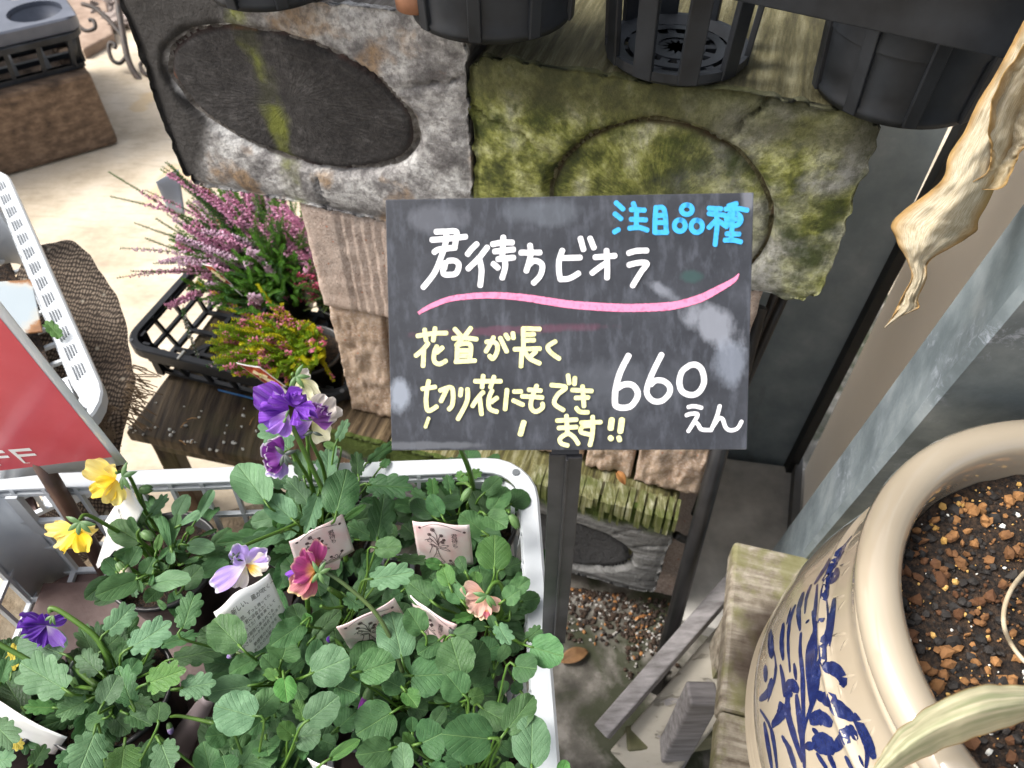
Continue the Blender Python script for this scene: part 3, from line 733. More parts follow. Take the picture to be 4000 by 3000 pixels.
HF = V((-.578, .806, .23)); MH = frame(HF + E1 * .19 + E2 * .15, E1, E2, EZ)
basket('black lattice tray holding three pots of heather', MH, .345, .30, .072, M_bk2, rimw=.010, nx=7, ny=6, rows=2, solid=.012, bt=.0062, name='plant_tray', lip=.016, diag=True)
M_bluep = simple('worn_blue_paint', (.03, .13, .36), (.06, .22, .5), 60, .6)
mb = MB()
for x, y, w_, l_ in ((-.05, -.02, .02, .006), (-.09, -.06, .012, .005), (.02, -.10, .012, .006)): mb.box((x, y, .0068), (w_, l_, .0008))
obj('blue_paint_mark', xf(mb, MH), M_bluep, label='worn blue paint marks on the floor of the black heather tray', cat='paint mark')
mb = MB(); mb.box((-.0, -.1475, .006), (.09, .0012, .0035)); obj('blue_paint_mark', xf(mb, MH), M_bluep, label='long worn blue paint streak low on the front of the black heather tray', cat='paint mark')
mb = MB(); mb.box((-.082, -.151, .0735), (.003, .017, .0016)); obj('white_clip', xf(mb, MH), M_wsp, label='tiny white clip over the front rim of the black heather tray', cat='clip')
mb = MB(); mb.box((-.082, -.1615, .068), (.003, .0012, .010)); 

# ================================================================== far left: planter, crate, rack, scroll stand
M_plt = NT('old_brown_timber'); v = M_plt.co()
c = M_plt.ramp(M_plt.noise(M_plt.co(rot=(0, 0, radians(-33)), scale=(3, 20, 20)), 3, 6, .6), [(.3, (.05, .032, .02)), (.5, (.13, .085, .055)), (.7, (.22, .15, .10))])
c = M_plt.mix(M_plt.ramp(M_plt.noise(v, 10, 3), [(.58, 0.), (.7, .8)]), c, (.02, .013, .01))
M_plt.P(Base_Color=c, Roughness=.85); M_plt.bump(M_plt.noise(v, 40, 6), .6, .005)
pa = Zp(470, 565, 0); pb = Zp(40, 690, 0); pd = (pb - pa).normalized(); pn = V((-pd.y, pd.x, 0)); pn = pn if pn.y > 0 else -pn
MP = frame(pa, -pd, pn, EZ)
pt_ = thing('planter_box', 'long brown timber planter box standing on the sunny concrete', 'planter', pa)
mb = MB(); mb.box((-.6, .02, .10), (1.2, .04, .197)); obj('front_board', xf(mb, MP), M_plt.m, pt_, bevel=.012)
mb = MB(); mb.box((-.022, .25, .10), (.04, .418, .194)); obj('end_board', xf(mb, MP), M_plt.m, pt_, bevel=.008)
mb = MB(); mb.box((-.6, .48, .10), (1.2, .04, .197)); obj('back_board', xf(mb, MP), M_plt.m, pt_, bevel=.008)
mb = MB(); mb.box((-.622, .25, .08), (1.155, .417, .15)); obj('soil', xf(mb, MP), M_soil, pt_)
MK = frame(MP @ V((-.300, .225, .201)), -pd, pn, EZ)
basket('black lattice crate standing on the planter box at the far left', MK, .62, .40, .088, M_bk2, rimw=.012, nx=8, ny=5, rows=1, solid=.02, bt=.012, name='plant_crate')
M_gry = simple('grey_plastic', (.06, .07, .095), (.10, .11, .14), 14, .4)
tr = thing('pot_carrier', 'slate grey carrier tray with round openings on top of the far left black crate', 'carrier tray', MK @ V((0, 0, .165)))
mb = MB(); 
def carrier(cols, rows_, pitch, R_, th=.03):
    mb = MB(); n_ = 32
    for i in range(cols):
        for j in range(rows_):
            cx, cy = (i - (cols - 1) / 2) * pitch, (j - (rows_ - 1) / 2) * pitch
            ins_, outs = [], []
            for k in range(n_):
                a = 2 * pi * k / n_; m_ = max(abs(cos(a)), abs(sin(a)))
                ins_.append(V((cx + R_ * cos(a), cy + R_ * sin(a), 0))); outs.append(V((cx + pitch / 2 * cos(a) / m_, cy + pitch / 2 * sin(a) / m_, 0)))
            mb.add(ins_ + outs + [p_ - V((0, 0, th)) for p_ in ins_], [(k, n_ + k, n_ + (k + 1) % n_, (k + 1) % n_) for k in range(n_)] + [(k, (k + 1) % n_, 2 * n_ + (k + 1) % n_, 2 * n_ + k) for k in range(n_)])
    W_, H_ = cols * pitch, rows_ * pitch
    ring_sweep(mb, W_, H_, .03, [(0, 0), (.004, -.004), (.004, -th), (-.001, -th)]); return mb
pc = D(300, 15, 1.66); 
MT = MK @ Matrix.Translation(V((.012, -.045, .121)))
obj('tray_top', xf(carrier(4, 2, .155, .062), MT), M_gry, tr, smooth=False)
for i in range(4):
    mb = MB(); mb.lathe([(.058, 0), (.05, -.035), (.0, -.035)], MT @ V(((i - 1.5) * .155, -.0775, -.01)), 28); obj('cup', mb, M_gry, tr, smooth=True)
MC3 = MK
# wrought iron scroll stand
M_iron = simple('wrought_iron', (.03, .027, .026), (.085, .06, .048), 60, .6, .4, 90)
si = thing('scroll_stand', 'thin wrought iron stand with curled scroll feet beside the grey sleeper', 'plant stand', Zp(600, 345, 0))
dz = lambda px, py: D(px, py, 2.30)
mb = MB(); mb.tube([V(q_) for q_ in smoothpts([dz(445, -120), dz(462, 20), (dz(478, 120)), dz(500, 230), dz(535, 300), dz(578, 338), dz(605, 335), dz(612, 300)], 5)], .0095, 8); obj('leg', mb, M_iron, si, smooth=True)
mb = MB(); mb.tube([V(q_) for q_ in smoothpts([dz(497, 215), dz(470, 246), dz(440, 235), dz(425, 195), dz(430, 168), dz(450, 175), dz(448, 190)], 5)], .006, 8); obj('scroll', mb, M_iron, si, smooth=True)
mb = MB(); mb.tube([V(q_) for q_ in smoothpts([dz(320, 15), dz(370, 32), dz(420, 75), dz(465, 125), dz(480, 150)], 5)], .0065, 8); obj('brace', mb, M_iron, si, smooth=True)
mb = MB(); mb.tube([V(q_) for q_ in smoothpts([dz(300, 95), dz(335, 120), dz(370, 110), dz(366, 82), dz(348, 78)], 5)], .006, 8); obj('scroll', mb, M_iron, si, smooth=True)
mb = MB(); mb.tube([V(q_) for q_ in smoothpts([dz(590, 300), dz(560, 282), dz(548, 255), dz(560, 240), dz(572, 250)], 5)], .006, 8); obj('scroll', mb, M_iron, si, smooth=True)
# low brick slab and the mossy joint at the back
M_slab = simple('reddish_paving', (.20, .135, .095), (.34, .25, .19), 20, .8, .4, 60)
a, b, c_, d_ = Zp(320, 195, .03), Zp(440, 130, .03), Zp(400, -60, .03), Zp(250, -20, .03)
mb = MB(); mb.add([a, b, c_, d_] + [V((q_.x, q_.y, 0)) for q_ in (a, b, c_, d_)], [(0, 3, 2, 1), (0, 1, 5, 4), (1, 2, 6, 5), (2, 3, 7, 6), (3, 0, 4, 7)])
obj('paving_slab', mb, M_slab, label='reddish paving slab on the ground behind the iron stand', cat='paving slab', bevel=.006)
mb = MB(); random.seed(8)
for k in range(260):
    px, py = rnd(380, 560), rnd(-60, 105) 
    p_ = Zp(px, py, .012); mb.blob(p_, rnd(.008, .03), jit=.4, squash=.6)
obj('pebbles', mb, simple('pebble_grey', (.08, .06, .05), (.34, .28, .25), 9, .8), kind='stuff', label='pile of brown and grey pebbles at the far back edge of the concrete', cat='pebbles')

# ================================================================== pots on the sleepers, black tray, rack
def slotpot(label, c, r0, r1, h, n_slot, label2=None, rim=True, lattice=False, group='black plastic pots on the sleepers'):
    t = thing('plant_pot', label, 'pot', c, group)
    c = V(c); mb = MB()
    if not lattice:
        prof = [(0, .006), (r0 - .004, .004), (r0, .0), (r0 + .002, .006)]
        for k in range(9): z = h * (.08 + .92 * k / 8); prof.append((r0 + (r1 - r0) * z / h, z))
        prof += [(r1 + .004, h), (r1 + .004, h + .008), (r1 - .002, h + .008), (r1 - .003, h * .5)]
        mb.lathe(prof, c, 48); obj('body', mb, M_bk2, t, smooth=True)
    else:
        mb.lathe([(r0 - .012, .003), (r0, .0), (r0 + .003, .003), (r0 + .003, .010), (r0 - .001, .010), (r0 - .012, .006)], c, 40)
        m2 = MB(); m2.lathe([(r1 - .004, h - .02), (r1, h - .02), (r1 + .004, h), (r1, h)], c, 40); obj('rim', m2, M_bk2, t)
        for a in range(6): th = a * pi / 6; mb.bar(c + V((cos(th) * r0, sin(th) * r0, .004)), c - V((cos(th) * r0, sin(th) * r0, -.004)), .007, .004)
        for rr_ in (.35, .65): mb.lathe([(r0 * rr_ - .004, .003), (r0 * rr_ + .004, .003), (r0 * rr_ + .004, .007), (r0 * rr_ - .004, .007)], c, 30)
        obj('body', mb, M_bk2, t)
    for k in range(n_slot):
        th = 2 * pi * (k + .5) / n_slot; d_ = V((cos(th), sin(th), 0)); mb = MB()
        mb.bar(c + d_ * (r0 + .001) + V((0, 0, .002)), c + d_ * (r1 + .0005) + V((0, 0, h)), .016 if lattice else .010, .005, up=d_); obj('rib', mb, M_bk2, t, bevel=.001)
    return t
def onblk(px, py, z): return Zp(px, py, z)
pz = .807
def pot_at(px, py, r0, z=pz):
    p_ = Zp(px, py, z + .002); d_ = V((p_.x, p_.y, 0)).normalized(); return V((p_.x + d_.x * r0, p_.y + d_.y * r0, z + .002))
pz0 = .836
slotpot('black ribbed pot at the top centre, over the joint of the two sleeper blocks', pot_at(1925, 175, .064, pz0), .064, .070, .11, 9)
slotpot('black open lattice pot in the middle of the mossy sleeper', pot_at(2620, 335, .055), .055, .062, .11, 10, lattice=True)
slotpot('large black ribbed pot overhanging the right end of the mossy sleeper', pot_at(3440, 488, .060, pz), .060, .068, .10, 9)
slotpot('black pot at the very top left, on the grey sleeper', pot_at(1080, 45, .05, pz0), .050, .062, .10, 8)
M_orng = simple('terracotta', (.22, .09, .045), (.32, .15, .08), 30, .7)
p_ = pot_at(1700, 120, .03, pz0); mb = MB(); mb.lathe([(0, 0), (.016, 0), (.017, .01), (.012, .02)], (p_.x - .012, p_.y - .01, pz0 + .012), 24)
obj('terracotta_shard', mb, M_orng, smooth=True, label='small rusty brown knob under the top centre black pot', cat='shard')
# tray band in front of the pots
ba, bb = D(2560, -150, .575), D(3900, 150, .54); 
rk = thing('tray_rail', 'heavy black plastic rail crossing the top right corner in front of the pots', 'tray rail', bb)
RP = V((.30, .455, .868)); v0 = PL(2820, 0, RP, E2); v1 = PL(3845, 223, RP, E2); dv = (v1 - v0).normalized()
mb = MB(); A_ = v0 - dv * .5; B_ = v1 + dv * .35; mb.bar(A_ + EZ * .022 + E2 * .006, B_ + EZ * .022 + E2 * .006, .006, .044); mb.bar(A_ + EZ * .044, B_ + EZ * .044, .018, .006)
obj('band', mb, M_bk2, rk, bevel=.001)
mb = MB(); mb.bar(A_ + EZ * .05 + E2 * .01, A_ + E2 * .35 + EZ * .05, .006, .05); mb.bar(B_ + EZ * .05 + E2 * .01, B_ + E2 * .35 + EZ * .05, .006, .05); obj('end_band', mb, M_bk2, rk)
for k in range(7):
    q_ = A_ + (B_ - A_) * (k / 6); mb = MB(); mb.bar(q_ + EZ * .06, q_ + E2 * .35 + EZ * .06, .02, .005); obj('slat', mb, M_bk2, rk)
M_dlf = simple('dry_orange_leaf', (.24, .085, .02), (.42, .2, .06), 60, .7)
def flatleaf(name, a, b, w, mat, lift=.004, **k):
    d_ = (b - a); s_ = d_.cross(EZ).normalized(); L = d_.length
    def fn(u, v_): return a + d_ * v_ + s_ * (u - .5) * w * (sin(pi * (.06 + .9 * v_)) ** .8) + EZ * (lift * sin(pi * v_) + lift * abs(u - .5) * 1.4)
    mb = MB(); mb.grid(fn, 8, 14); return obj(name, mb, mat, smooth=True, solid=.0005, origin=a, **k)
flatleaf('dry_leaf', D(3115, 462, .605), D(3222, 412, .612), .012, M_dlf, .003, label='small orange dry leaf on the mossy sleeper beside the large black pot', cat='leaf')
flatleaf('dry_leaf', Zp(2190, 2585, .009), Zp(2295, 2545, .009), .022, simple('dry_brown_leaf', (.15, .075, .028), (.26, .14, .06), 60, .7), .004, label='brown fallen leaf on the dark ground below the sign post', cat='leaf')
flatleaf('dry_leaf', Zp(2410, 1845, .30) , Zp(2440, 1895, .29), .012, M_dlf, .003, label='narrow yellowish leaf caught between two bricks below the chalkboard', cat='leaf')

# leaning black rack right of the pile
M_tube = simple('black_tube', (.008, .008, .009), (.018, .018, .02), 40, .38)
rr_ = thing('tube_rack', 'thin black tube rack leaning between the bricks and the dark wall', 'rack', (.2, .41, 0))
def tb(name, pts, r): mb = MB(); mb.tube([V(q_) for q_ in pts], r, 10); obj(name, mb, M_tube, rr_, smooth=True)
LT, LB = D(2985, 1130, .80), Zp(2560, 2690, .004)
tb('upright', [D(2960, 1200, .82), LB], .0105)
U1 = D(3075, 1130, .86); W1 = D(2800, 1760, .98)
tb('hook_bar', smoothpts([U1, W1, D(2735, 2020, 1.02), D(2715, 2085, 1.02), D(2680, 2108, 1.01), D(2640, 2090, 1.0)], 4), .0055)
tb('side_bar', [D(3040, 1110, .90), D(2712, 2010, 1.03)], .0048)

# gravel under the pile
random.seed(21)
def grav(name, label, n_, col, c2, reg, r0, r1):
    n_ = int(n_ * .75)
    mb = MB()
    for k in range(n_):
        a, b = rnd(0, 1), rnd(0, 1) ** 1.3; px, py = reg(a, b); mb.blob(Zp(px, py, .006), rnd(r0, r1), jit=.35)
    obj(name, mb, simple(name + '_stone', col, c2, 60, .8), kind='stuff', label=label, cat='gravel')
rg = lambda a, b: (2150 + 480 * a + rnd(-20, 20), 2290 + 60 * a + 210 * b * b + (rnd(0, 150) if a > .6 else 0))
grav('gravel', 'dark and brown gravel grains on the ground at the foot of the low bricks', 700, (.018, .014, .012), (.07, .042, .026), rg, .0012, .0042)
grav('gravel', 'white gravel grains among the dark ones at the foot of the low bricks', 260, (.35, .33, .30), (.55, .53, .5), rg, .001, .0026)
grav('gravel', 'orange gravel grains at the foot of the low bricks', 160, (.30, .13, .04), (.45, .22, .08), rg, .0012, .0034)

# ================================================================== painted bench under the stool, stool, jar
n = NT('peeling_cream_paint'); v = n.co(); pe = n.noise(n.co(rot=(0, 0, radians(-43)), scale=(1, 4, 4)), 15, 8, .68, .3)
c = n.ramp(pe, [(.24, (.16, .145, .135)), (.36, (.25, .235, .24)), (.39, (.38, .35, .29)), (.8, (.44, .41, .35))])
n.P(Base_Color=c, Roughness=.6); n.bump(n.ramp(pe, [(.39, 0.), (.44, 1.)]), .7, .004); M_peel = n.m
n = NT('bare_grey_timber'); f = n.noise(n.co(rot=(0, 0, .8), scale=(6, 60, 60)), 2, 6, .6)
n.P(Base_Color=n.ramp(f, [(.3, (.13, .12, .118)), (.5, (.23, .218, .222)), (.7, (.33, .31, .315))]), Roughness=.8); n.bump(f, .5, .002); M_gw = n.m
pbch = thing('painted_trestle', 'old trestle of peeling cream and grey boards under the wooden stool', 'trestle', Zp(2500, 2850, 0))
Q = [Zp(2345, 2930, .03), Zp(2335, 2855, .06), Zp(2800, 2300, .10), Zp(2800, 2420, .09)]
ta, tb_ = Zp(2360, 2870, .07), Zp(2900, 2250, .16)
dd_ = (tb_ - ta); sdn = V((dd_.y, -dd_.x, 0)).normalized()
mb = MB(); mb.bar(ta - sdn * .004, tb_ - sdn * .004, .022, .03); obj('top_rail', mb, M_gw, pbch, bevel=.002)
mb = MB(); o_ = sdn * .022 - EZ * .03; mb.bar(ta + o_ + sdn * .03, tb_ + o_ + sdn * .03, .075, .016); obj('shelf_board', mb, M_peel, pbch, bevel=.003)
mb = MB(); a = Zp(2700, 2730, .20); b = Zp(2660, 3100, .05); mb.bar(V((a.x + .01, a.y, .22)), V((a.x - .005, a.y - .02, 0)), .034, .028, up=V((0, 1, 0))); obj('post', mb, M_gw, pbch, bevel=.003)
M_gpost = simple('greenish_post', (.10, .10, .045), (.25, .23, .14), 20, .8, .5, 60)
mb = MB(); a = Zp(2490, 2890, .05); mb.bar(V((a.x, a.y, .06)), V((a.x, a.y, 0)), .03, .03, up=V((0, 1, 0))); obj('foot', mb, M_gpost, pbch, bevel=.003)
mb = MB(); mb.bar(V((a.x + .02, a.y, .035)), V((a.x + .12, a.y + .015, .035)), .025, .05); obj('cross_rail', mb, M_gpost, pbch, bevel=.003)

_a = V((.956, -.255, 0)).normalized(); MST0 = frame(Zp(2868, 2108, .33), _a, -V((_a.y, -_a.x, 0)), EZ)
n = NT('wet_plank'); v = n.co(); f = n.noise(n.co(rot=(0, 0, radians(12)), scale=(4, 46, 20)), 2.4, 7, .65)
f = n.math('ADD', n.math('MULTIPLY', f, .6), n.math('MULTIPLY', n.noise(v, 70, 8, .7), .4))
c = n.ramp(f, [(.38, (.11, .085, .06)), (.5, (.26, .225, .175)), (.6, (.40, .36, .295))])
c = n.mix(n.ramp(n.noise(v, 22, 6, .65), [(.48, 0.), (.6, .7)]), c, (.17, .17, .055))
x, y, z = n.sep(n.tc.outputs['Object'])
JL_ = MST0.inverted() @ V((.290, .312, .33)); dx = n.math('SUBTRACT', x, JL_.x); dy = n.math('SUBTRACT', y, JL_.y)
rd = n.math('SQRT', n.math('ADD', n.math('MULTIPLY', dx, dx), n.math('MULTIPLY', dy, dy)))
rd = n.math('ADD', rd, n.math('MULTIPLY', n.math('SUBTRACT', n.noise(v, 18, 5), .5), .05))
c = n.mix(n.ramp(rd, [(.040, .97), (.058, .7), (.068, .35), (.078, .0)]), c, (.028, .015, .010))
n.P(Base_Color=c, Roughness=n.ramp(rd, [(.06, .3), (.095, .75)])); n.bump(f, .5, .003); M_wp = n.m
JC = V((.357, .17, 0)); JR = .70; SZ = .33
stl = thing('plant_stool', 'thick weathered wooden stool with a wet dark stain carrying the blue and cream jar', 'stool', (.36, .2, 0))
sc0 = Zp(2868, 2108, SZ); sa = V((.956, -.255, 0)).normalized(); sb_ = V((-.255, -.956, 0)).normalized() * 1.0
sb_ = V((-sa.y * -1, 0, 0)); sb_ = V((sa.y, -sa.x, 0))            # towards the camera
MST = frame(sc0 + EZ * 0, sa, -sb_, EZ)
Wb = .40
for k in range(2):
    mb = MB(); y0 = -.0 - k * .194; mb.box((Wb / 2, y0 - .096, -.019), (Wb, .192, .036))
    W_ = MST; mb2 = mb
    o = obj('board', mb2, M_wp, stl, W=MST, bevel=.005)
for a, b in ((.04, -.04), (Wb - .04, -.04), (.07, -.36), (Wb - .04, -.36)):
    mb = MB(); mb.bar(MST @ V((a, b, -.038)), MST @ V((a, b, -.33)), .04, .04, up=V((0, 1, 0))); obj('leg', mb, M_wp, stl)

# jar
n = NT('cream_glaze'); v = n.co()
n.P(Base_Color=n.ramp(n.noise(v, 10, 3), [(.3, (.33, .278, .205)), (.7, (.375, .322, .245))]), Roughness=.12)
n.b.inputs['Coat Weight'].default_value = 1; n.b.inputs['Coat Roughness'].default_value = .03
n.bump(n.noise(v, 26, 2), .03, .003); M_jar = n.m
n = NT('cobalt_print'); f = n.noise(n.co(), 160, 6, .7)
n.P(Base_Color=n.ramp(f, [(.35, (.007, .011, .055)), (.6, (.016, .026, .105)), (.74, (.10, .11, .20))]), Roughness=.14); n.b.inputs['Coat Weight'].default_value = .6; n.b.inputs['Coat Roughness'].default_value = .05; M_blue = n.m
prof = [(0, .004), (.118, .0), (.124, .004), (.127, .03), (.145, .09), (.166, .135), (.176, .158)]
for k in range(3): z = .165 + k * .0075; prof += [(.181, z - .0028), (.1838, z), (.1815, z + .0028)]
prof += [(.1836, .1925), (.1838, .21), (.1825, .23), (.1798, .25), (.176, .268), (.1718, .284), (.1686, .296), (.1675, .2985), (.1688, .3005), (.1682, .303), (.1655, .304), (.163, .315), (.1600, .330), (.158, .3385), (.159, .3405), (.1582, .343), (.156, .3445),
         (.1575, .348), (.1622, .353), (.1645, .359), (.1632, .365), (.159, .3695), (.152, .3712), (.146, .370), (.141, .366), (.1385, .360), (.138, .345), (.137, .30), (.13, .2)]
def rprof(z):
    z -= SZ
    for (r0, z0), (r1, z1) in zip(prof[3:], prof[4:]):
        if z0 <= z <= z1 and z1 > z0: return r0 + (r1 - r0) * (z - z0) / (z1 - z0)
    return .18
jar = thing('ceramic_jar', 'large cream glazed jar planter with cobalt blue leaf pattern and thick rolled rim', 'jar', (JC.x, JC.y, SZ))
mb = MB(); mb.lathe(prof, (JC.x, JC.y, SZ), 160); obj('body', mb, M_jar, jar, smooth=True)
SO = SZ + .335
mb = MB()
def so(a, b): r = .1375 * b; th = a * 2 * pi; q_ = V((JC.x + r * cos(th), JC.y + r * sin(th), SO)); q_.z += .004 * noise.noise(q_ * 60) - .003 * (1 - b); return q_
mb.grid(so, 64, 24); obj('soil', mb, M_soil, jar, smooth=True)
random.seed(5)
M_aka = simple('fired_clay_grain', (.10, .042, .016), (.30, .145, .05), 14, .85, .5, 300, lo=.42, hi=.58)
M_aka2 = simple('yellow_clay_grain', (.42, .24, .06), (.62, .38, .12), 20, .8)
M_char = simple('charcoal_bark', (.006, .006, .006), (.03, .025, .022), 50, .8, .5, 200)
for nm, nb, mat, ra, rb in (('clay_grain', 1500, M_aka, .0006, .0046), ('yellow_grain', 500, M_aka2, .0005, .0024), ('bark_chip', 1500, M_char, .0007, .0042), ('perlite_grain', 130, M_wsp, .0006, .002)):
    mb = MB()
    for k in range(nb):
        r = .134 * sqrt(rnd(0, 1)); th = rnd(0, 6.283); s = ra + (rb - ra) * rnd(0, 1) ** 3.2
        q_ = V((JC.x + r * cos(th), JC.y + r * sin(th), SO)); q_.z += .004 * noise.noise(q_ * 60) + s * .35; mb.blob(q_, s, jit=.3, squash=.8)
    obj(nm, mb, mat, jar, kind='stuff')
# printed leaves, projected on the jar where they stand
def onjar(px, py):
    r_ = ray(px, py); best = None; t = .25
    while t < .9:
        q_ = CAM + r_ * t
        if SZ + .02 < q_.z < SZ + .369 and (V((q_.x, q_.y, 0)) - JC).length < rprof(q_.z):
            lo, hi = t - .004, t
            for _ in range(12):
                m_ = (lo + hi) / 2; q_ = CAM + r_ * m_
                if (V((q_.x, q_.y, 0)) - JC).length < rprof(q_.z): hi = m_
                else: lo = m_
            return CAM + r_ * hi
        t += .004
    return None
def jn(p):
    d_ = V((p.x, p.y, 0)) - JC; d_.normalize(); s_ = (rprof(p.z + .002) - rprof(p.z - .002)) / .004
    return (d_ - EZ * s_).normalized()
JP = [
 ([(415,780),(410,900),(425,1050),(430,1250),(438,1400)],22),([(490,640),(505,780),(470,900),(465,1050),(480,1250)],32),([(520,470),(510,600),(500,700),(512,800),(500,1000),(490,1200)],26),
 ([(630,560),(600,750),(560,900),(520,1050),(500,1200),(450,1350)],36),([(580,560),(592,680),(580,800)],16),([(480,470),(450,560),(440,660)],18),([(430,520),(400,640),(410,770)],32),
 ([(380,600),(345,700),(332,850),(345,1040)],20),([(350,620),(322,730)],12),([(300,720),(290,850),(302,960)],32),([(280,990),(300,1090),(310,1200)],24),([(240,900),(252,1000),(240,1100),(200,1230)],15),
 ([(212,775),(218,860),(232,942)],56),([(178,1000),(192,1095)],48),([(232,1085),(200,1170),(145,1215)],44),([(150,1280),(210,1380),(240,1500),(262,1680)],22),([(175,1360),(200,1500),(230,1680)],24),
 ([(290,1450),(340,1540),(385,1690)],28),([(330,1180),(330,1300),(370,1450),(425,1620)],32),([(385,1180),(400,1300),(420,1450),(440,1680)],28),([(325,1190),(350,1120),(402,1160)],60),
 ([(270,1245),(290,1300),(225,1385)],56),([(440,1690),(432,1500),(440,1400),(500,1200)],13),([(370,980),(385,1090)],20),([(555,1020),(610,1010),(670,1050),(702,1130)],66),
 ([(520,1185),(600,1225),(690,1290),(765,1335)],76),([(755,1310),(830,1450),(892,1600)],52),([(470,1355),(540,1330),(620,1375)],68),([(488,1405),(535,1442)],26),
 ([(490,1500),(565,1500),(640,1525)],100),([(630,1540),(690,1460),(735,1395)],56),([(725,1385),(782,1475)],44),([(440,1520),(505,1510)],42),([(815,1450),(845,1560),(832,1680)],22),
 ([(700,1580),(765,1680)],22),([(585,1550),(645,1680)],26),([(515,1560),(595,1680)],24),([(790,1575),(822,1650)],14),([(560,425),(615,430),(662,375)],62),([(580,470),(582,570)],54),
 ([(655,325),(590,410)],16),([(705,215),(640,330),(565,420)],26),([(745,155),(640,290)],15),([(600,300),(560,380),(500,470)],20),([(445,720),(470,700)],14),([(505,720),(570,690)],16),([(640,560),(625,700),(600,870)],14)]
for k, (pts, w) in enumerate(JP):
    sp_ = smoothpts(pts, 6); P3 = []
    for cx, cy in sp_:
        q_ = onjar(2880 + cx * .6029, 2000 + cy * .6029)
        if q_ is not None and abs(q_.z) > 0: P3.append(q_)
    if len(P3) < 3: continue
    vs, fs_ = [], []; N = len(P3); nw = 5
    for i, q_ in enumerate(P3):
        d_ = (P3[min(i + 1, N - 1)] - P3[max(i - 1, 0)]).normalized(); nn_ = jn(q_); s_ = d_.cross(nn_).normalized()
        f_ = i / (N - 1); ww = 1.36 * w * .6029 / FPX * depth(q_) * (.12 + .88 * sin(pi * (.08 + .87 * f_)) ** .75) * (1 + .25 * noise.noise(V((f_ * 9, k, 0))))
        # undo the foreshortening across the stroke
        vd = (q_ - CAM).normalized(); fs2 = (s_ - vd * s_.dot(vd)).length; ww /= max(.45, fs2)
        for j in range(nw):
            p2 = q_ + s_ * ww * (j / (nw - 1) - .5); rr2 = V((p2.x, p2.y, 0)) - JC; rr2 = rr2.normalized() * (rprof(p2.z) + .00035); vs.append(V((JC.x + rr2.x, JC.y + rr2.y, p2.z)))
    for i in range(N - 1):
        for j in range(nw - 1): a = i * nw + j; fs_.append((a, a + 1, a + nw + 1, a + nw))
    mb = MB(); mb.add(vs, fs_); obj('printed_leaf', mb, M_blue, jar, smooth=True)
# embossed band
def band(th, f_): z = SZ + .3055 + f_ * .031; r = rprof(z) - .0016; return V((JC.x + r * cos(th), JC.y + r * sin(th), z))
for k in range(40):
    th = 2 * pi * k / 40; mb = MB()
    if k % 8 == 0:
        mb.tube([band(th + .045 * cos(a * pi / 8), .5 + .36 * sin(a * pi / 8)) for a in range(17)], .0020, 8, cap=False); obj('embossed_oval', mb, M_jar, jar, smooth=True)
    else:
        mb.tube([band(th - .06, .05), band(th - .03, .5), band(th - .01, .93)], [.0012, .0022, .0012], 8); mb.tube([band(th - .01, .93), band(th + .015, .6), band(th + .035, .3)], [.0012, .0021, .0012], 8)
        mb.tube([band(th - .035, .12), band(th, .16), band(th + .03, .10)], [.0014, .0022, .0014], 8); obj('embossed_leaf', mb, M_jar, jar, smooth=True)
# stem loop and withered leaves of the jar's plant
n = NT('withered_leaf'); uv = n.tc.outputs['UV']; x, y, z = n.sep(uv)
ed = n.math('ABSOLUTE', n.math('SUBTRACT', x, .5))
f = n.noise(n.comb(n.math('MULTIPLY', x, 34), n.math('MULTIPLY', y, 16)), 1.7, 8, .72)
c = n.ramp(f, [(.36, (.33, .27, .18)), (.5, (.48, .42, .30)), (.62, (.62, .57, .45))])
edn = n.math('ADD', ed, n.math('MULTIPLY', n.noise(n.co(), 60, 4), .16))
c = n.mix(n.ramp(edn, [(.40, 0.), (.55, .9)]), c, (.38, .23, .08))
c = n.mix(n.ramp(n.noise(n.co(), 26, 4), [(.55, 0.), (.7, .5)]), c, (.38, .27, .10))
n.P(Base_Color=c, Roughness=.9); n.b.inputs['Specular IOR Level'].default_value = .15; n.bump(n.math('ADD', f, n.noise(n.co(), 110, 5)), .5, .002); n.translucent(c, .25); M_wl = n.m
n = NT('pale_green_leaf'); x, y, z = n.sep(n.tc.outputs['UV'])
f = n.noise(n.comb(n.math('MULTIPLY', x, 40), n.math('MULTIPLY', y, 2)), 1, 5, .6)
c = n.mix(n.ramp(n.noise(n.comb(n.math('MULTIPLY', x, 6), n.math('MULTIPLY', y, 2)), 1.3, 3), [(.4, 0.), (.62, 1.)]), n.ramp(f, [(.35, (.52, .48, .31)), (.65, (.66, .62, .44))]), (.36, .38, .22))
c = n.mix(n.ramp(n.math('ABSOLUTE', n.math('SUBTRACT', x, .5)), [(.46, 0.), (.495, 1.)]), c, (.5, .34, .14))
n.P(Base_Color=c, Roughness=.6); n.bump(f, .4, .0015); n.translucent(c, .3); M_pl2 = n.m
wp = thing('withered_lily', 'withered strap leaved plant in the jar with a curled brown leaf and a pale one', 'plant', (.44, .17, SO))
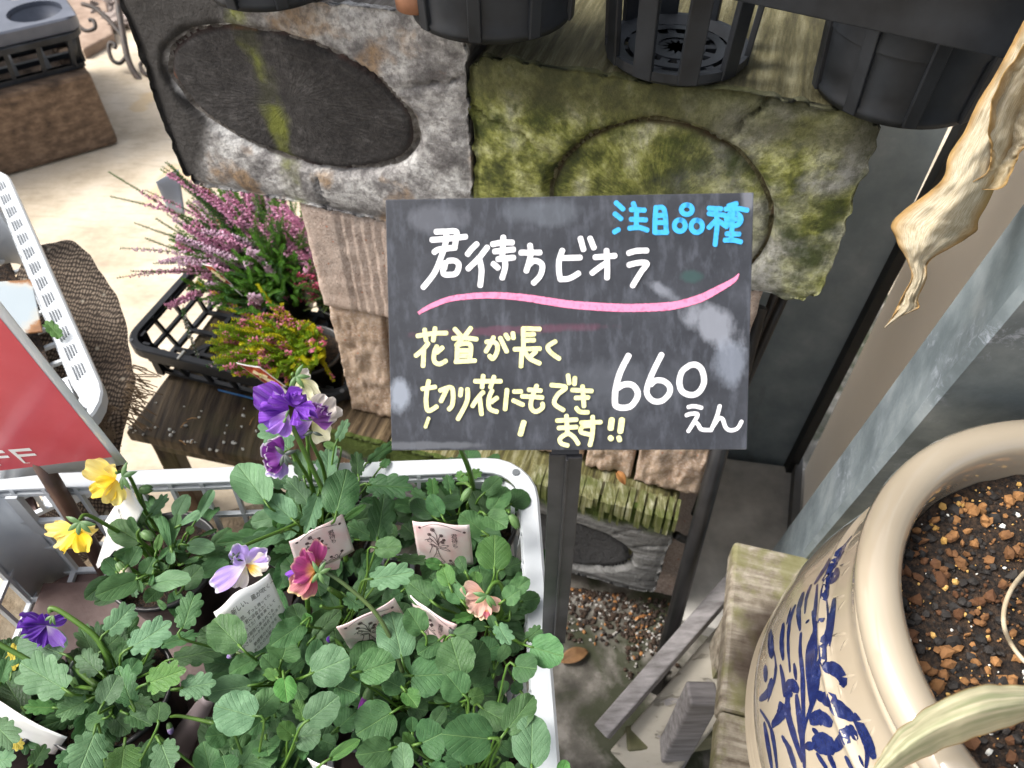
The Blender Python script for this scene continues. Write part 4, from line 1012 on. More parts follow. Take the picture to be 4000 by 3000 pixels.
def strap(name, rows, mat, crump=.006, fold=0, seed=0, ns=10, k=5):
    R_ = smoothpts(rows, k); N = len(R_)
    def fn(a, b):
        f_ = b * (N - 1); i = min(int(f_), N - 2); q0, q1 = R_[i], R_[i + 1]; m_ = f_ - i
        px, py, w, ang, t = [u * (1 - m_) + v_ * m_ for u, v_ in zip(q0, q1)]
        u = a - .5; an = radians(ang)
        e_ = .06 * noise.noise(V((b * 16, (a > .5) * 9, seed))) * abs(u) * 2
        w *= 1.18 if mat is M_wl else 1; qx, qy = px + cos(an) * w * (u + e_ * (1 if u > 0 else -1)), py - sin(an) * w * (u + e_ * (1 if u > 0 else -1))
        tt = t + fold * (abs(u) * 2) ** 1.5 * w / FPX + crump * (noise.noise(V((a * 2.6, b * 9, seed))) + .6 * noise.noise(V((a * 7, b * 24, seed))) + .12 * noise.noise(V((a * 16, b * 60, seed)))) * (.35 + abs(u) * 2)
        return D(qx, qy, tt)
    mb = MB(); mb.grid(fn, ns * 3, N * 3); return obj(name, mb, mat, wp, smooth=True, solid=.0004)
kx = lambda a, b: (3400 + a * .663, 200 + b * .663)
rows = [(*kx(1090, -260), 120, -25, .40), (*kx(990, -60), 150, -30, .41), (*kx(900, 110), 150, -40, .42), (*kx(800, 290), 150, -35, .43), (*kx(715, 480), 175, -20, .435), (*kx(640, 640), 190, -12, .44), (*kx(575, 780), 175, -8, .44), (*kx(470, 930), 215, -18, .445), (*kx(370, 1040), 270, -8, .45), (*kx(320, 1140), 180, -5, .45), (*kx(282, 1240), 70, 0, .455), (*kx(285, 1340), 50, 0, .455), (*kx(235, 1450), 52, -10, .46), (*kx(215, 1520), 78, 5, .46), (*kx(140, 1580), 34, 20, .46), (*kx(85, 1628), 4, 20, .46)]
strap('curled_leaf', rows, M_wl, .0055, .22, 3, 12)
rows = [(*kx(1080, -60), 120, -60, .425), (*kx(950, 150), 170, -50, .43), (*kx(870, 330), 190, -40, .44), (*kx(840, 480), 170, -20, .445), (*kx(800, 590), 100, 0, .45), (*kx(770, 690), 90, 10, .45), (*kx(690, 790), 100, -10, .45), (*kx(600, 815), 20, 0, .45)]
strap('curled_leaf', rows, M_wl, .0045, -.25, 9, 8)
ja = lambda a, b: (2700 + a * .6027, 2000 + b * .6027)
rows = [(*ja(1130, 1760), 4, -50, .335), (*ja(1260, 1640), 80, -52, .335), (*ja(1410, 1510), 140, -58, .335), (*ja(1620, 1385), 175, -66, .335), (*ja(1880, 1285), 190, -78, .335), (*ja(2157, 1240), 140, -86, .345), (*ja(2400, 1240), 90, -90, .36), (*ja(2700, 1330), 60, -100, .385)]
strap('pale_leaf', rows, M_pl2, .002, .3, 5, 10)
M_dst = simple('dry_stem', (.36, .29, .19), (.52, .44, .31), 60, .7)
mb = MB(); pts = [(2250, 330), (2157, 395), (2075, 500), (2030, 620), (2028, 740), (2070, 850), (2157, 965), (2260, 1040)]
mb.tube([V(q_) for q_ in smoothpts([Zp(*ja(a, b), SO + .008 + (.012 if i in (2, 3, 4) else 0)) for i, (a, b) in enumerate(pts)], 4)], .0013, 7); obj('dry_stem', mb, M_dst, wp, smooth=True)
for k, a in enumerate((0, .7, 1.3)):
    mb = MB(); b0 = V((.44, .17, SO)); mb.tube([b0 + V((.004 * cos(a * 4), .004 * sin(a * 4), -.005)), b0 + V((.02, -.005 + k * .01, .08)), b0 + V((.05 + .01 * k, .02 * k, .2))], [.008, .006, .003], 8); obj('stalk', mb, M_dst, wp, smooth=True)
# ================================================================== signs
def planar(c4):
    tl, tr, br, bl_ = c4; x = (tr - tl + br - bl_).normalized(); z = (tl - bl_ + tr - br); z = (z - x * z.dot(x)).normalized()
    y = z.cross(x); c = (tl + tr + br + bl_) / 4; return c, x, y, z                # y points away behind
tB, tT = .386, .371
bc, bx, by, bz = planar([D(1505, 780, tT), D(2945, 752, tT), D(2918, 1757, tB), D(1530, 1760, tB)])
n_b = -by if (-by).dot(CAM - bc) > 0 else by
crn = [PL(*q_, bc, n_b) for q_ in ((1505, 780), (2945, 752), (2918, 1757), (1530, 1760))]
x_ = bx; z_ = bz; y_ = -n_b
WB = frame(bc, x_, y_, z_)
if Matrix((x_, y_, z_)).determinant() < 0: x_ = x_
sg = thing('chalkboard_sign', 'small black chalkboard price sign with handwriting on a dark post', 'sign', bc)
iW = WB.inverted()
lc = [iW @ q_ for q_ in crn]
n = NT('blackboard'); v = n.co()
c = n.ramp(n.noise(v, 38, 8, .7), [(.3, (.018, .020, .026)), (.55, (.034, .037, .046)), (.8, (.062, .067, .082))])
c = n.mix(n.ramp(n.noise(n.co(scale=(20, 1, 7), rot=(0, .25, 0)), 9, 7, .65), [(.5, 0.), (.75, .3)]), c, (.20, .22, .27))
x, y, z = n.sep(n.tc.outputs['Object'])
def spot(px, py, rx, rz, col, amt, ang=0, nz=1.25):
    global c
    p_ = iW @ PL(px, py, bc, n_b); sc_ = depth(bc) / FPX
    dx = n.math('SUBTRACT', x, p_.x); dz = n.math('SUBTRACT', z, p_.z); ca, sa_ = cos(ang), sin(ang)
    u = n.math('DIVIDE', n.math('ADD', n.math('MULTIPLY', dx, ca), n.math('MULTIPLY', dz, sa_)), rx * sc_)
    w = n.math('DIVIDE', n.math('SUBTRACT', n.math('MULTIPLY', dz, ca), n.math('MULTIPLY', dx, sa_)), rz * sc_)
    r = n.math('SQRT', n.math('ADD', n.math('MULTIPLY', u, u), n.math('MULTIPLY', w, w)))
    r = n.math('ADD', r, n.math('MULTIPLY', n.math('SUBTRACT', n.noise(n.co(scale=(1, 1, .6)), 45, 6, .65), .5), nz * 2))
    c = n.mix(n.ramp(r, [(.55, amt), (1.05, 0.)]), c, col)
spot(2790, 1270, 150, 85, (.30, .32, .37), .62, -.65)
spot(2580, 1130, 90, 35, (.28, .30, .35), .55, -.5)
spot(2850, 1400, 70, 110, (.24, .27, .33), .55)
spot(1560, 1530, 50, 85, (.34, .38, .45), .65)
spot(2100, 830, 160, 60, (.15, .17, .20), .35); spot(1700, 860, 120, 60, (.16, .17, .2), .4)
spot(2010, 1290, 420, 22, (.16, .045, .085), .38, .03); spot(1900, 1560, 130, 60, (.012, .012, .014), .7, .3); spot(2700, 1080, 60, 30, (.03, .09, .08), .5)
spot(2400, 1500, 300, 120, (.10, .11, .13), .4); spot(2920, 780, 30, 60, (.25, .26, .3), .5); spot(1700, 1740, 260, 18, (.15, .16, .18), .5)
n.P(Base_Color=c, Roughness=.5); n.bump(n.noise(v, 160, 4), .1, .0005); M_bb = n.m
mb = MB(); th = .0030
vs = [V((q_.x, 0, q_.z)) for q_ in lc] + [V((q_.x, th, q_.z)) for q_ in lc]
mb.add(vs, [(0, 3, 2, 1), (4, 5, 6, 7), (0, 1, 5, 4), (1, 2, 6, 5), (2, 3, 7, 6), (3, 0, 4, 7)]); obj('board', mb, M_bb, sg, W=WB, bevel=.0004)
# the post: an angle profile up from the crate rim
M_post = simple('dull_black_metal', (.018, .018, .021), (.045, .045, .05), 40, .42, .15, 60)
pb_ = Zp(2161, 2490, .5665); ptop = PL(2208, 1772, V((0, pb_.y, 0)), V((0, 1, 0)))
pb_ = V((pb_.x, pb_.y, .5625))
mb = MB(); mb.bar(pb_ + V((-.0035, 0, 0)), ptop + V((-.0035, .0, 0)), .0092, .0022, up=V((0, 1, 0))); mb.bar(pb_ + V((.0048, -.0014, 0)), ptop + V((.0048, -.0014, 0)), .0076, .0030, up=V((0, 1, 0)))
mb.bar(pb_ + V((.0008, -.0022, 0)), ptop + V((.0008, -.0022, 0)), .0014, .0045, up=V((0, 1, 0)))
obj('post', mb, M_post, sg, bevel=.0004)
mb = MB(); mb.box(pb_ + V((-.002, 0, -.0005)), (.014, .012, .0016)); mb.box(pb_ + V((.0065, 0, -.006)), (.0016, .012, .014)); obj('clip', mb, M_post, sg)
bk = bc + by * 0
q0 = iW @ ptop; mb = MB(); q1 = WB @ V((q0.x, .0052, q0.z)); mb.bar(q1, WB @ V((q0.x, .0052, q0.z + .035)), .014, .002, up=n_b); mb.bar(ptop, q1, .012, .003); obj('bracket', mb, M_post, sg)

def chalk(name, mat, strokes, wdt, lift=.0002, jag=.06):
    """strokes: lists of px points in the board's plane."""
    mb = MB(); sc_ = depth(bc) / FPX
    for si_, st in enumerate(strokes):
        w0 = wdt
        if isinstance(st, tuple) and isinstance(st[0], list): st, w0 = st
        P = [iW @ PL(a, b, bc, n_b) for a, b in st]; P = [V((q_.x, 0, q_.z)) for q_ in P]
        pts = [V(q_) for q_ in smoothpts(P, 6)]; N = len(pts); hw = w0 * sc_ / 2
        vs = []; fs_ = []
        for i, q_ in enumerate(pts):
            d_ = (pts[min(i + 1, N - 1)] - pts[max(i - 1, 0)]).normalized(); s_ = V((d_.z, 0, -d_.x))
            wl = hw * (1 + jag * noise.noise(V((si_ * 5, i * .9, 1)))); wr_ = hw * (1 + jag * noise.noise(V((si_ * 5, i * .9, 7))))
            vs += [q_ - s_ * wl, q_ + s_ * wr_]
        for i in range(N - 1): fs_.append((2 * i, 2 * i + 1, 2 * i + 3, 2 * i + 2))
        o = len(vs)
        for e, sgn in ((0, -1), (N - 1, 1)):                          # round ends
            q_ = pts[e]; d_ = (pts[min(e + 1, N - 1)] - pts[max(e - 1, 0)]).normalized() * sgn; s_ = V((d_.z, 0, -d_.x)); b0 = len(vs); vs.append(q_)
            for k in range(9): a = pi * k / 8; vs.append(q_ + s_ * cos(a) * hw + d_ * sin(a) * hw * .8)
            for k in range(8): fs_.append((b0, b0 + 1 + k, b0 + 2 + k))
        mb.add([V((q_.x, -lift - .00001 * si_, q_.z)) for q_ in vs], fs_)
    return obj(name, mb, mat, sg, W=WB)
def chalkmat(name, col, c2, gl=.45):
    n = NT(name); f = n.noise(n.co(), 330, 4, .6)
    g_ = n.noise(n.co(scale=(1, 1, .35)), 620, 3, .7); n.P(Base_Color=n.mix(n.ramp(g_, [(.60, 0.), (.70, .55)]), n.ramp(f, [(.3, c2), (.5, col)]), (.12, .12, .14)), Roughness=gl); return n.m
cW = chalkmat('white_marker', (.90, .90, .93), (.76, .76, .80)); cB = chalkmat('blue_marker', (.05, .40, .82), (.03, .28, .65)); cY = chalkmat('yellow_marker', (.86, .85, .42), (.66, .66, .28)); cP = chalkmat('pink_marker', (.86, .25, .42), (.62, .14, .27))
def T(ox, oy, s, L): 
    out = []
    for st in L:
        if isinstance(st, tuple) and isinstance(st[0], list): out.append(([(ox + a * s, oy + b * s) for a, b in st[0]], st[1]))
        else: out.append([(ox + a * s, oy + b * s) for a, b in st])
    return out
def ringp(cx, cy, rx, ry, n_=14): return [(cx + rx * cos(2 * pi * k / n_ - 1.4), cy + ry * sin(2 * pi * k / n_ - 1.4)) for k in range(n_ + 1)]
TW = T(1600, 840, .4521, [
 [(228,145),(310,142),(402,143),(402,200),(392,262)],[(192,215),(330,205),(485,187)],[(212,322),(250,298),(320,290),(395,282)],[(318,150),(312,240),(270,370),(215,500),(118,625)],
 [(300,420),(292,505),(350,515),(405,500),(425,430),(390,395),(335,395)],[(310,410),(300,460)],
 [(582,250),(540,290),(500,340)],[(672,278),(600,370),(505,465)],[(605,390),(622,480),(610,610)],[(715,253),(800,238),(890,238)],[(810,190),(805,300),(800,370)],[(733,315),(900,298)],[(762,382),(900,368)],[(822,370),(826,450),(800,545)],[(722,420),(765,458)],
 [(960,325),(1128,325)],[(1040,260),(1045,350),(1008,485)],[(1020,440),(1080,395),(1145,430),(1130,520),(1070,588)],
 [(1320,305),(1292,390),(1290,480),(1302,555)],[(1320,372),(1475,368)],[(1302,555),(1380,548),(1460,503)],[(1475,200),(1502,300)],[(1558,200),(1592,285)],
 [(1600,365),(1775,352)],[(1700,305),(1707,440),(1705,545)],[(1690,420),(1640,452),(1575,502)],
 [(1890,330),(1960,310),(2050,308)],[(1892,432),(1980,412),(2050,420),(2000,490),(1925,612)]])
TR = T(2100, 1300, .3843, [([(925,230),(840,400),(795,560),(785,690),(800,745),(870,762),(950,742),(1010,660),(1012,590),(960,530),(880,525),(815,560)],62),
 ([(1260,220),(1180,380),(1120,530),(1112,620),(1170,690),(1260,692),(1335,620),(1340,545),(1280,490),(1200,485),(1150,525)],58),
 ([(1550,328),(1470,390),(1440,500),(1470,595),(1560,632),(1640,600),(1690,500),(1670,380),(1610,325),(1540,330)],60),
 [(1530,755),(1590,745),(1665,762)],[(1510,838),(1560,822),(1625,830),(1580,920),(1530,1000)],[(1595,900),(1630,930),(1665,980),(1760,988)],
 [(1850,742),(1820,850),(1762,990)],[(1790,940),(1840,870),(1880,880),(1910,960),(1960,990),(2030,970),(2072,900)]])
TR = [((p_, w * .3843) if True else 0) for p_, w in [(q_ if isinstance(q_, tuple) and isinstance(q_[0], list) else (q_, 42)) for q_ in TR]]
chalk('title_lettering', cW, TW, 21.5); chalk('price_lettering', cW, TR, 21.5)
chalk('blue_lettering', cB, T(2350, 740, .2712, [
 [(205,190),(310,285)],[(188,350),(282,425)],[(180,615),(245,578)],[(455,200),(485,290)],[(420,290),(620,300)],[(505,300),(500,430),(500,560)],[(420,430),(640,440)],[(398,560),(530,548),(660,588)],
 [(782,255),(768,440),(765,625)],[(790,265),(900,292),(930,620)],[(790,378),(905,372)],[(790,478),(910,480)],[(770,622),(945,618)],
 ringp(1225,292,78,68),ringp(1125,522,78,82),ringp(1368,532,82,88),
 [(1540,272),(1720,282)],[(1540,348),(1770,372)],[(1645,280),(1660,500),(1632,800)],[(1640,450),(1540,552)],[(1690,460),(1800,540)],[(1940,205),(1825,240)],[(1780,285),(1940,275),(2095,300)],ringp(1900,432,105,92),[(1885,240),(1880,480),(1860,740)],[(1795,640),(1980,645)],[(1770,732),(1890,730),(2005,758)],[(1795,425),(2010,432)]]), 19)
YL = T(1580, 1240, .3165, [
 [(160,228),(350,198),(520,192)],[(250,150),(268,285)],[(378,132),(355,285)],[(292,320),(225,400),(140,472)],[(240,400),(230,600)],[(402,355),(370,430),(368,535),(430,575),(512,535)],[(470,372),(400,432)],
 [(620,142),(695,222)],[(820,130),(750,222)],[(600,258),(740,252),(892,268)],[(705,270),(640,345)],[(652,345),(648,540)],[(655,335),(812,335),(802,540)],[(655,408),(795,408)],[(655,472),(795,472)],[(630,545),(872,532)],
 [(1010,302),(1090,298),(1145,340),(1140,430),(1090,508),(1048,472)],[(1100,245),(1062,320),(1005,420)],[(1182,252),(1262,420)],[(1248,212),(1282,262)],[(1338,192),(1345,255)],
 [(1465,140),(1468,370)],[(1460,137),(1670,142)],[(1500,212),(1600,206)],[(1500,282),(1600,280)],[(1358,392),(1672,384)],[(1450,395),(1438,605)],[(1480,412),(1545,505),(1668,566)],[(1622,422),(1560,475)],
 [(1862,295),(1768,362),(1815,440),(1910,508)],
 [(300,782),(278,900),(268,1040),(295,1150),(400,1098)],[(220,880),(380,856)],[(440,900),(575,862),(602,960),(590,1080),(550,1132)],[(520,892),(452,1032)],[(700,882),(690,962)],[(780,882),(770,1040),(660,1252)],
 [(870,786),(1190,786)],[(972,718),(958,862)],[(1105,730),(1062,862)],[(972,920),(900,1000),(840,1092)],[(930,1000),(952,1192)],[(1082,900),(1042,1000),(1050,1120),(1142,1162)],[(1142,990),(1072,1042)],
 [(1266,890),(1242,1132)],[(1352,912),(1442,912)],[(1342,1022),(1462,1076)],[(1632,840),(1570,1000),(1562,1110),(1622,1160),(1700,1112),(1702,1060)],[(1532,890),(1682,902)],[(1450,970),(1702,986)],
 [(1812,832),(1990,860),(1890,950),(1850,1060),(1962,1142)],[(2018,712),(2032,812)],[(2102,742),(2096,822)],([(300,1240),(260,1350)],14),([(1472,1290),(1430,1440)],22)])
YR = T(2100, 1300, .3843, [[(350,580),(550,590)],[(385,660),(515,655)],[(455,540),(470,745)],[(392,762),(430,800),(510,806)],
 [(195,890),(395,880)],[(212,965),(395,955)],[(292,840),(302,1030)],[(300,1020),(228,1070),(240,1120),(305,1142)],[(300,1010),(370,1060),(412,1125)],
 [(440,910),(640,905)],[(558,850),(560,960),(550,1060),(530,1140)],[(540,940),(455,950),(440,1005),(525,1030)],
 ([(752,880),(740,970)],24),([(735,1062),(748,1074)],22),([(855,880),(838,1000)],24),([(822,1060),(832,1088)],20)])
chalk('yellow_lettering', cY, YL + YR, 18)
pk = [(1634,1224,12),(1681,1197,18),(1758,1168,21),(1853,1156,23),(1944,1154,25),(2052,1163,27),(2142,1177,29),(2233,1190,30),(2323,1197,31),(2414,1202,31),(2504,1202,31),(2590,1198,32),(2650,1190,30),(2735,1165,30),(2805,1130,26),(2865,1095,18),(2886,1069,4)]
sp_ = smoothpts(pk, 9); mb = MB(); vs, fs_ = [], []; sc_ = depth(bc) / FPX
P = [(iW @ PL(a, b, bc, n_b), w) for a, b, w in sp_]
for i, (q_, w) in enumerate(P):
    d_ = (P[min(i + 1, len(P) - 1)][0] - P[max(i - 1, 0)][0]).normalized(); s_ = V((d_.z, 0, -d_.x))
    ww = w * sc_ / 2; q_ = V((q_.x, -.0002, q_.z)); vs += [q_ - s_ * ww * (1 + .13 * noise.noise(V((i * .8, 0, 0)))), q_ + s_ * ww * (1 + .13 * noise.noise(V((i * .8, 5, 0))))]
for i in range(len(P) - 1): fs_.append((2 * i, 2 * i + 1, 2 * i + 3, 2 * i + 2))
mb.add(vs, fs_); obj('pink_underline', mb, cP, sg, W=WB)

# red card on its stake
yk = .345
kb = PL(500, 1812, V((0, yk, 0)), V((.05, 1, 0)).normalized()); kt = PL(0, 1180, V((0, yk, 0)), V((.05, 1, 0)).normalized()); kl = PL(0, 1875, V((0, yk, 0)), V((.05, 1, 0)).normalized())
ux = (kb - kl).normalized(); uz = (kt - kb).normalized()
rc = thing('red_card', 'glossy red laminated card with white letters FF on a brown stake', 'card sign', kb)
WR = frame(kb, ux, ux.cross(uz).normalized() * -1, uz)
WR = Matrix(((ux.x, -ux.cross(uz).x, uz.x, kb.x), (ux.y, -ux.cross(uz).y, uz.y, kb.y), (ux.z, -ux.cross(uz).z, uz.z, kb.z), (0, 0, 0, 1)))
ynear = 1 if (WR.to_3x3() @ V((0, 1, 0))).dot(CAM - kb) > 0 else -1
kn = (WR.to_3x3() @ V((0, 1, 0))).normalized(); iR = WR.inverted()
def card_q(px, py): q_ = iR @ PL(px, py, kb, kn); return V((q_.x, 0, q_.z))
M_red = NT('red_print'); v = M_red.co(); c = M_red.ramp(M_red.noise(v, 14, 4, .5), [(.35, (.50, .035, .06)), (.62, (.57, .07, .10)), (.72, (.64, .16, .20))])
M_red.P(Base_Color=c, Roughness=.3); M_red.b.inputs['Coat Weight'].default_value = .45; M_red.b.inputs['Coat Roughness'].default_value = .15; M_red.bump(M_red.noise(v, 9, 3), .25, .004)
M_lam = simple('laminate_edge', (.62, .66, .70), (.74, .77, .8), 20, .12, .1, 40, coat=1)
M_wp2 = simple('white_print', (.8, .8, .8), None, 20, .15, coat=1)
mb = MB()
def cg(x0, x1, z0, z1, y, nx=14, nz=14):
    return lambda a, b: V((x0 + (x1 - x0) * a, y + ynear * (-.0008) * (((x0 + (x1 - x0) * a)) / .1) ** 2 * 1.0, z0 + (z1 - z0) * b))
Lx = -.20; Hz = .30
mb.grid(cg(Lx, 0, 0, Hz, 0), 20, 14); mb.uv = {}; obj('laminate', xf(mb, WR), M_lam, rc, smooth=True, solid=.0010)
ri = card_q(452, 1808); bt_ = .0115
mb = MB(); mb.grid(cg(Lx + .006, -.0075, bt_, Hz - .008, ynear * .0009), 20, 14); mb.uv = {}; obj('red_print', xf(mb, WR), M_red.m, rc, smooth=True)
def cardpoly(name, polys, mat):
    mb = MB()
    for pl in polys:
        P = [card_q(a, b) for a, b in pl]; mb.add([V((q_.x, ynear * .0013 + ynear * (-.0008) * (q_.x / .1) ** 2, q_.z)) for q_ in P], [tuple(range(len(P)))])
    obj(name, xf(mb, WR), mat, rc)
k5 = lambda a, b: (a * .5423, 1050 + b * .5423)
cardpoly('letter', [[k5(60, 1298), k5(215, 1284), k5(236, 1304), k5(112, 1313), k5(132, 1332), k5(252, 1322), k5(270, 1338), k5(150, 1350), k5(188, 1392), k5(218, 1390), k5(219, 1394), k5(175, 1396)]], M_wp2)
mb = None
def fl(dx):
    F_ = [(60, 1298), (215, 1284), (236, 1304), (112, 1313), (132, 1332), (252, 1322), (270, 1338), (150, 1350)]
    return F_
cardpoly('letter', [[k5(-140, 1314), k5(18, 1302), k5(40, 1322), k5(-85, 1332), k5(-64, 1350), k5(58, 1340), k5(74, 1356), k5(-48, 1368), k5(12, 1412), k5(-20, 1414)]], M_wp2)
M_stk = simple('brown_stake', (.045, .024, .017), (.12, .065, .045), 26, .35, .3, 60)
mb = MB(); sb0 = Zp(432, 2262, .446); mb.tube([V((sb0.x, sb0.y, .446)), V((sb0.x - .004, sb0.y + .015, .54)), V((sb0.x - .008, sb0.y + .027, .614))], .0068, 12); obj('stake', mb, M_stk, rc, smooth=True)

# ------------------------------------------------------------------ plant labels
def textmesh(s, size=1):
    cu = bpy.data.curves.new('t', 'FONT'); cu.body = s; cu.size = size; cu.resolution_u = 2
    o = bpy.data.objects.new('t', cu); COL.objects.link(o); bpy.context.view_layer.update()
    me = bpy.data.meshes.new_from_object(o.evaluated_get(bpy.context.evaluated_depsgraph_get()))
    vs = [v_.co.copy() for v_ in me.vertices]; fs_ = [tuple(p_.vertices) for p_ in me.polygons]
    bpy.data.objects.remove(o); bpy.data.curves.remove(cu); bpy.data.meshes.remove(me); return vs, fs_
M_ink = simple('brown_ink', (.06, .03, .035), None, 20, .4)
M_ink2 = simple('black_ink', (.02, .02, .02), None, 20, .4)
n = NT('pink_card'); c = n.ramp(n.noise(n.co(), 34, 4, .5, .5), [(.35, (.88, .80, .78)), (.52, (.86, .66, .65)), (.68, (.84, .50, .51))]); n.P(Base_Color=c, Roughness=.28); M_pc = n.m
M_wc = simple('white_card', (.82, .83, .81), (.88, .88, .87), 20, .25)
M_mc = simple('mauve_card', (.20, .16, .165), (.27, .22, .225), 12, .4)
n = NT('orange_print'); c = n.ramp(n.noise(n.co(), 70, 4, .6), [(.35, (.18, .02, .01)), (.5, (.42, .06, .03)), (.62, (.55, .17, .04))]); n.P(Base_Color=c, Roughness=.3); M_oc = n.m
ARCH = lambda u: .035 * (sin(pi * (u - .02) * 1.0) ** 2) * 1.0 + .05 * math.exp(-((u - .4) / .22) ** 2)
def tagcard(label, px4, ts, mat, arch=True, bend=.003, name='plant_label', draw=None, ext_=.0, group=None):
    """px4: TL, TR, BR, BL in px; ts: their depths."""
    c4 = [D(*p_, t_ - .014) for p_, t_ in zip(px4, ts)]
    nn_ = (c4[1] - c4[0]).cross(c4[3] - c4[0]).normalized()
    if nn_.dot(CAM - c4[0]) < 0: nn_ = -nn_
    t = thing(name, label, 'plant label', (c4[2] + c4[3]) / 2, group)
    def S(u, v_, off=0):
        h = (ARCH(u) if arch else 0) * (1 - v_) ** 3
        p_ = (c4[0] * (1 - u) + c4[1] * u) * (1 - v_) + (c4[3] * (1 - u) + c4[2] * u) * v_
        return p_ + (c4[0] - c4[3]) * h + nn_ * (bend * 4 * (u - u * u) + off)
    mb = MB(); mb.grid(lambda a, b: S(a, b), 16, 10); mb.uv = {}; obj('card', mb, mat, t, smooth=True, solid=.0006)
    mb = MB(); mb.grid(lambda a, b: S(.25 + .5 * a * (1 - b * .8) + .2 * b, 1 + b * .6, -.0006), 4, 4); mb.uv = {}; obj('spike', mb, mat, t, solid=.0006)
    def line(pts, w=.0006, m_=M_ink, nm='drawn_line'):
        return [S(u, v_, .0006) for u, v_ in pts]
    if draw:
        mb = MB()
        for st in draw:
            P = [V(q_) for q_ in smoothpts([S(u, v_, .0006) for u, v_ in st], 3)] if len(st) > 2 else [S(u, v_, .0006) for u, v_ in st]
            N = len(P); vs, fs_ = [], []
            for i, q_ in enumerate(P):
                d_ = P[min(i + 1, N - 1)] - P[max(i - 1, 0)]; s_ = d_.cross(nn_).normalized() * .00026; vs += [q_ - s_, q_ + s_]
            for i in range(N - 1): fs_.append((2 * i, 2 * i + 1, 2 * i + 3, 2 * i + 2))
            mb.add(vs, fs_)
        obj('drawing', mb, M_ink, t)
    t_S = S; return t, S
def ontag(t, S, s, u0, v0, hu, hv, mat, skew=0, vertical=False):
    vs, fs_ = textmesh(s)
    if not vs: return
    mb = MB(); mb.add([S(u0 + v_.x * hu, v0 - v_.y * hv, .0006) for v_ in vs], fs_); obj('lettering', mb, mat, t)
def fl_(cx, cy, r=.03):
    out = []
    for k in range(5):
        a = 2 * pi * k / 5 + .3; out.append([(cx, cy), (cx + r * cos(a - .5), cy + r * sin(a - .5)), (cx + r * 1.2 * cos(a), cy + r * 1.2 * sin(a)), (cx + r * cos(a + .5), cy + r * sin(a + .5)), (cx, cy)])
    return out
DRAW = [[(.18, .08), (.35, .03), (.55, .03), (.75, .09), (.85, .14)]] + fl_(.12, .10, .018) + fl_(.90, .16, .018) + fl_(.35, .14) + fl_(.28, .24, .025) + fl_(.49, .25, .025) + fl_(.53, .34, .022) + fl_(.50, .40, .025) + \
 [[(.37, .16), (.41, .25), (.41, .40), (.42, .50)], [(.30, .26), (.36, .30), (.41, .42)], [(.48, .26), (.44, .32), (.42, .44)], [(.52, .34), (.45, .40), (.42, .48)], [(.27, .30), (.33, .38), (.40, .46)],
  [(.43, .50), (.52, .46), (.60, .47), (.52, .52), (.43, .52)], [(.44, .53), (.54, .53), (.62, .60), (.54, .58), (.44, .54)], [(.40, .50), (.32, .46), (.26, .46), (.32, .50), (.40, .52)],
  [(.24, .36), (.28, .33), (.32, .36), (.29, .41), (.24, .40), (.24, .36)], [(.18, .38), (.24, .35), (.34, .37)], [(.29, .44), (.30, .52), (.26, .62), (.24, .68)], [(.30, .45), (.38, .52), (.42, .56)], [(.38, .54), (.36, .66), (.30, .82), (.50, .88), (.44, .78), (.40, .60), (.38, .54)],
  [(.40, .85), (.36, .96)], [(.42, .86), (.46, .96)], [(.33, .97), (.38, .96)], [(.46, .96), (.51, .97)]] + [[(.36 + .02 * (k % 3), .66 + .04 * (k // 3)), (.37 + .02 * (k % 3), .67 + .04 * (k // 3))] for k in range(9)] + \
 fl_(.60, .84, .02) + fl_(.80, .82, .02) + [[(.61, .86), (.65, .90), (.66, .95)], [(.79, .85), (.74, .90), (.72, .96)], [(.66, .86), (.70, .84), (.71, .92), (.67, .95)], [(.54, .92), (.60, .90), (.64, .95)]]
sgl = 'pink_girl'
def pinktag(label, px4, ts, **k):
    t, S = tagcard(label, px4, ts, M_pc, draw=DRAW, **k)
    for i, ch in enumerate('君待ち'): ontag(t, S, ch, .66, .29 + i * .115, .115, .125, M_ink)
pinktag('pink label with a line drawing standing upright right of centre in the crate', [(1611, 2036), (1834, 2050), (1850, 2203), (1638, 2196)], [.60, .598, .632, .634])
pinktag('tilted pink label behind the tall purple flower stem', [(1129, 2116), (1338, 2006), (1384, 2150), (1165, 2235)], [.60, .605, .63, .622])
pinktag('pink label crossed by the long stem of the magenta flower', [(1314, 2450), (1541, 2336), (1606, 2450), (1375, 2545)], [.553, .56, .60, .59])
pinktag('pink label turned to the right beside the crossed one', [(1603, 2325), (1786, 2440), (1752, 2540), (1640, 2460)], [.555, .548, .575, .585])
t, S = tagcard('white label printed with lines of small text, below the lavender flower', [(835, 2392), (1052, 2240), (1125, 2410), (955, 2640)], [.552, .562, .59, .585], M_wc)
for s_, u0, v0, h_ in (('〜新しい、風が吹く〜', .14, .20, .090), ('10年間、ずっと待ってた', .20, .34, .062), ('君に出会えた！', .36, .42, .062), ('君を待ってた！首を長くして', .12, .50, .062), ('君は可能性にあふれてる', .16, .60, .062), ('と小さなブーケも似合うだろう', .10, .68, .062), ('新感覚のビオラを', .34, .78, .062), ('あなたのお庭へ', .30, .86, .062)):
    ontag(t, S, s_, u0, v0, h_ * 1.0, h_ * 1.05, M_ink2)
t, S = tagcard('off white label leaning at the back left, behind the yellow flower', [(505, 1888), (560, 1990), (470, 2175), (401, 2052)], [.605, .61, .64, .63], M_wc, bend=.001, arch=False)
ontag(t, S, '〜新しい、風が吹く〜', .0, .5, .16, .07, M_ink2)
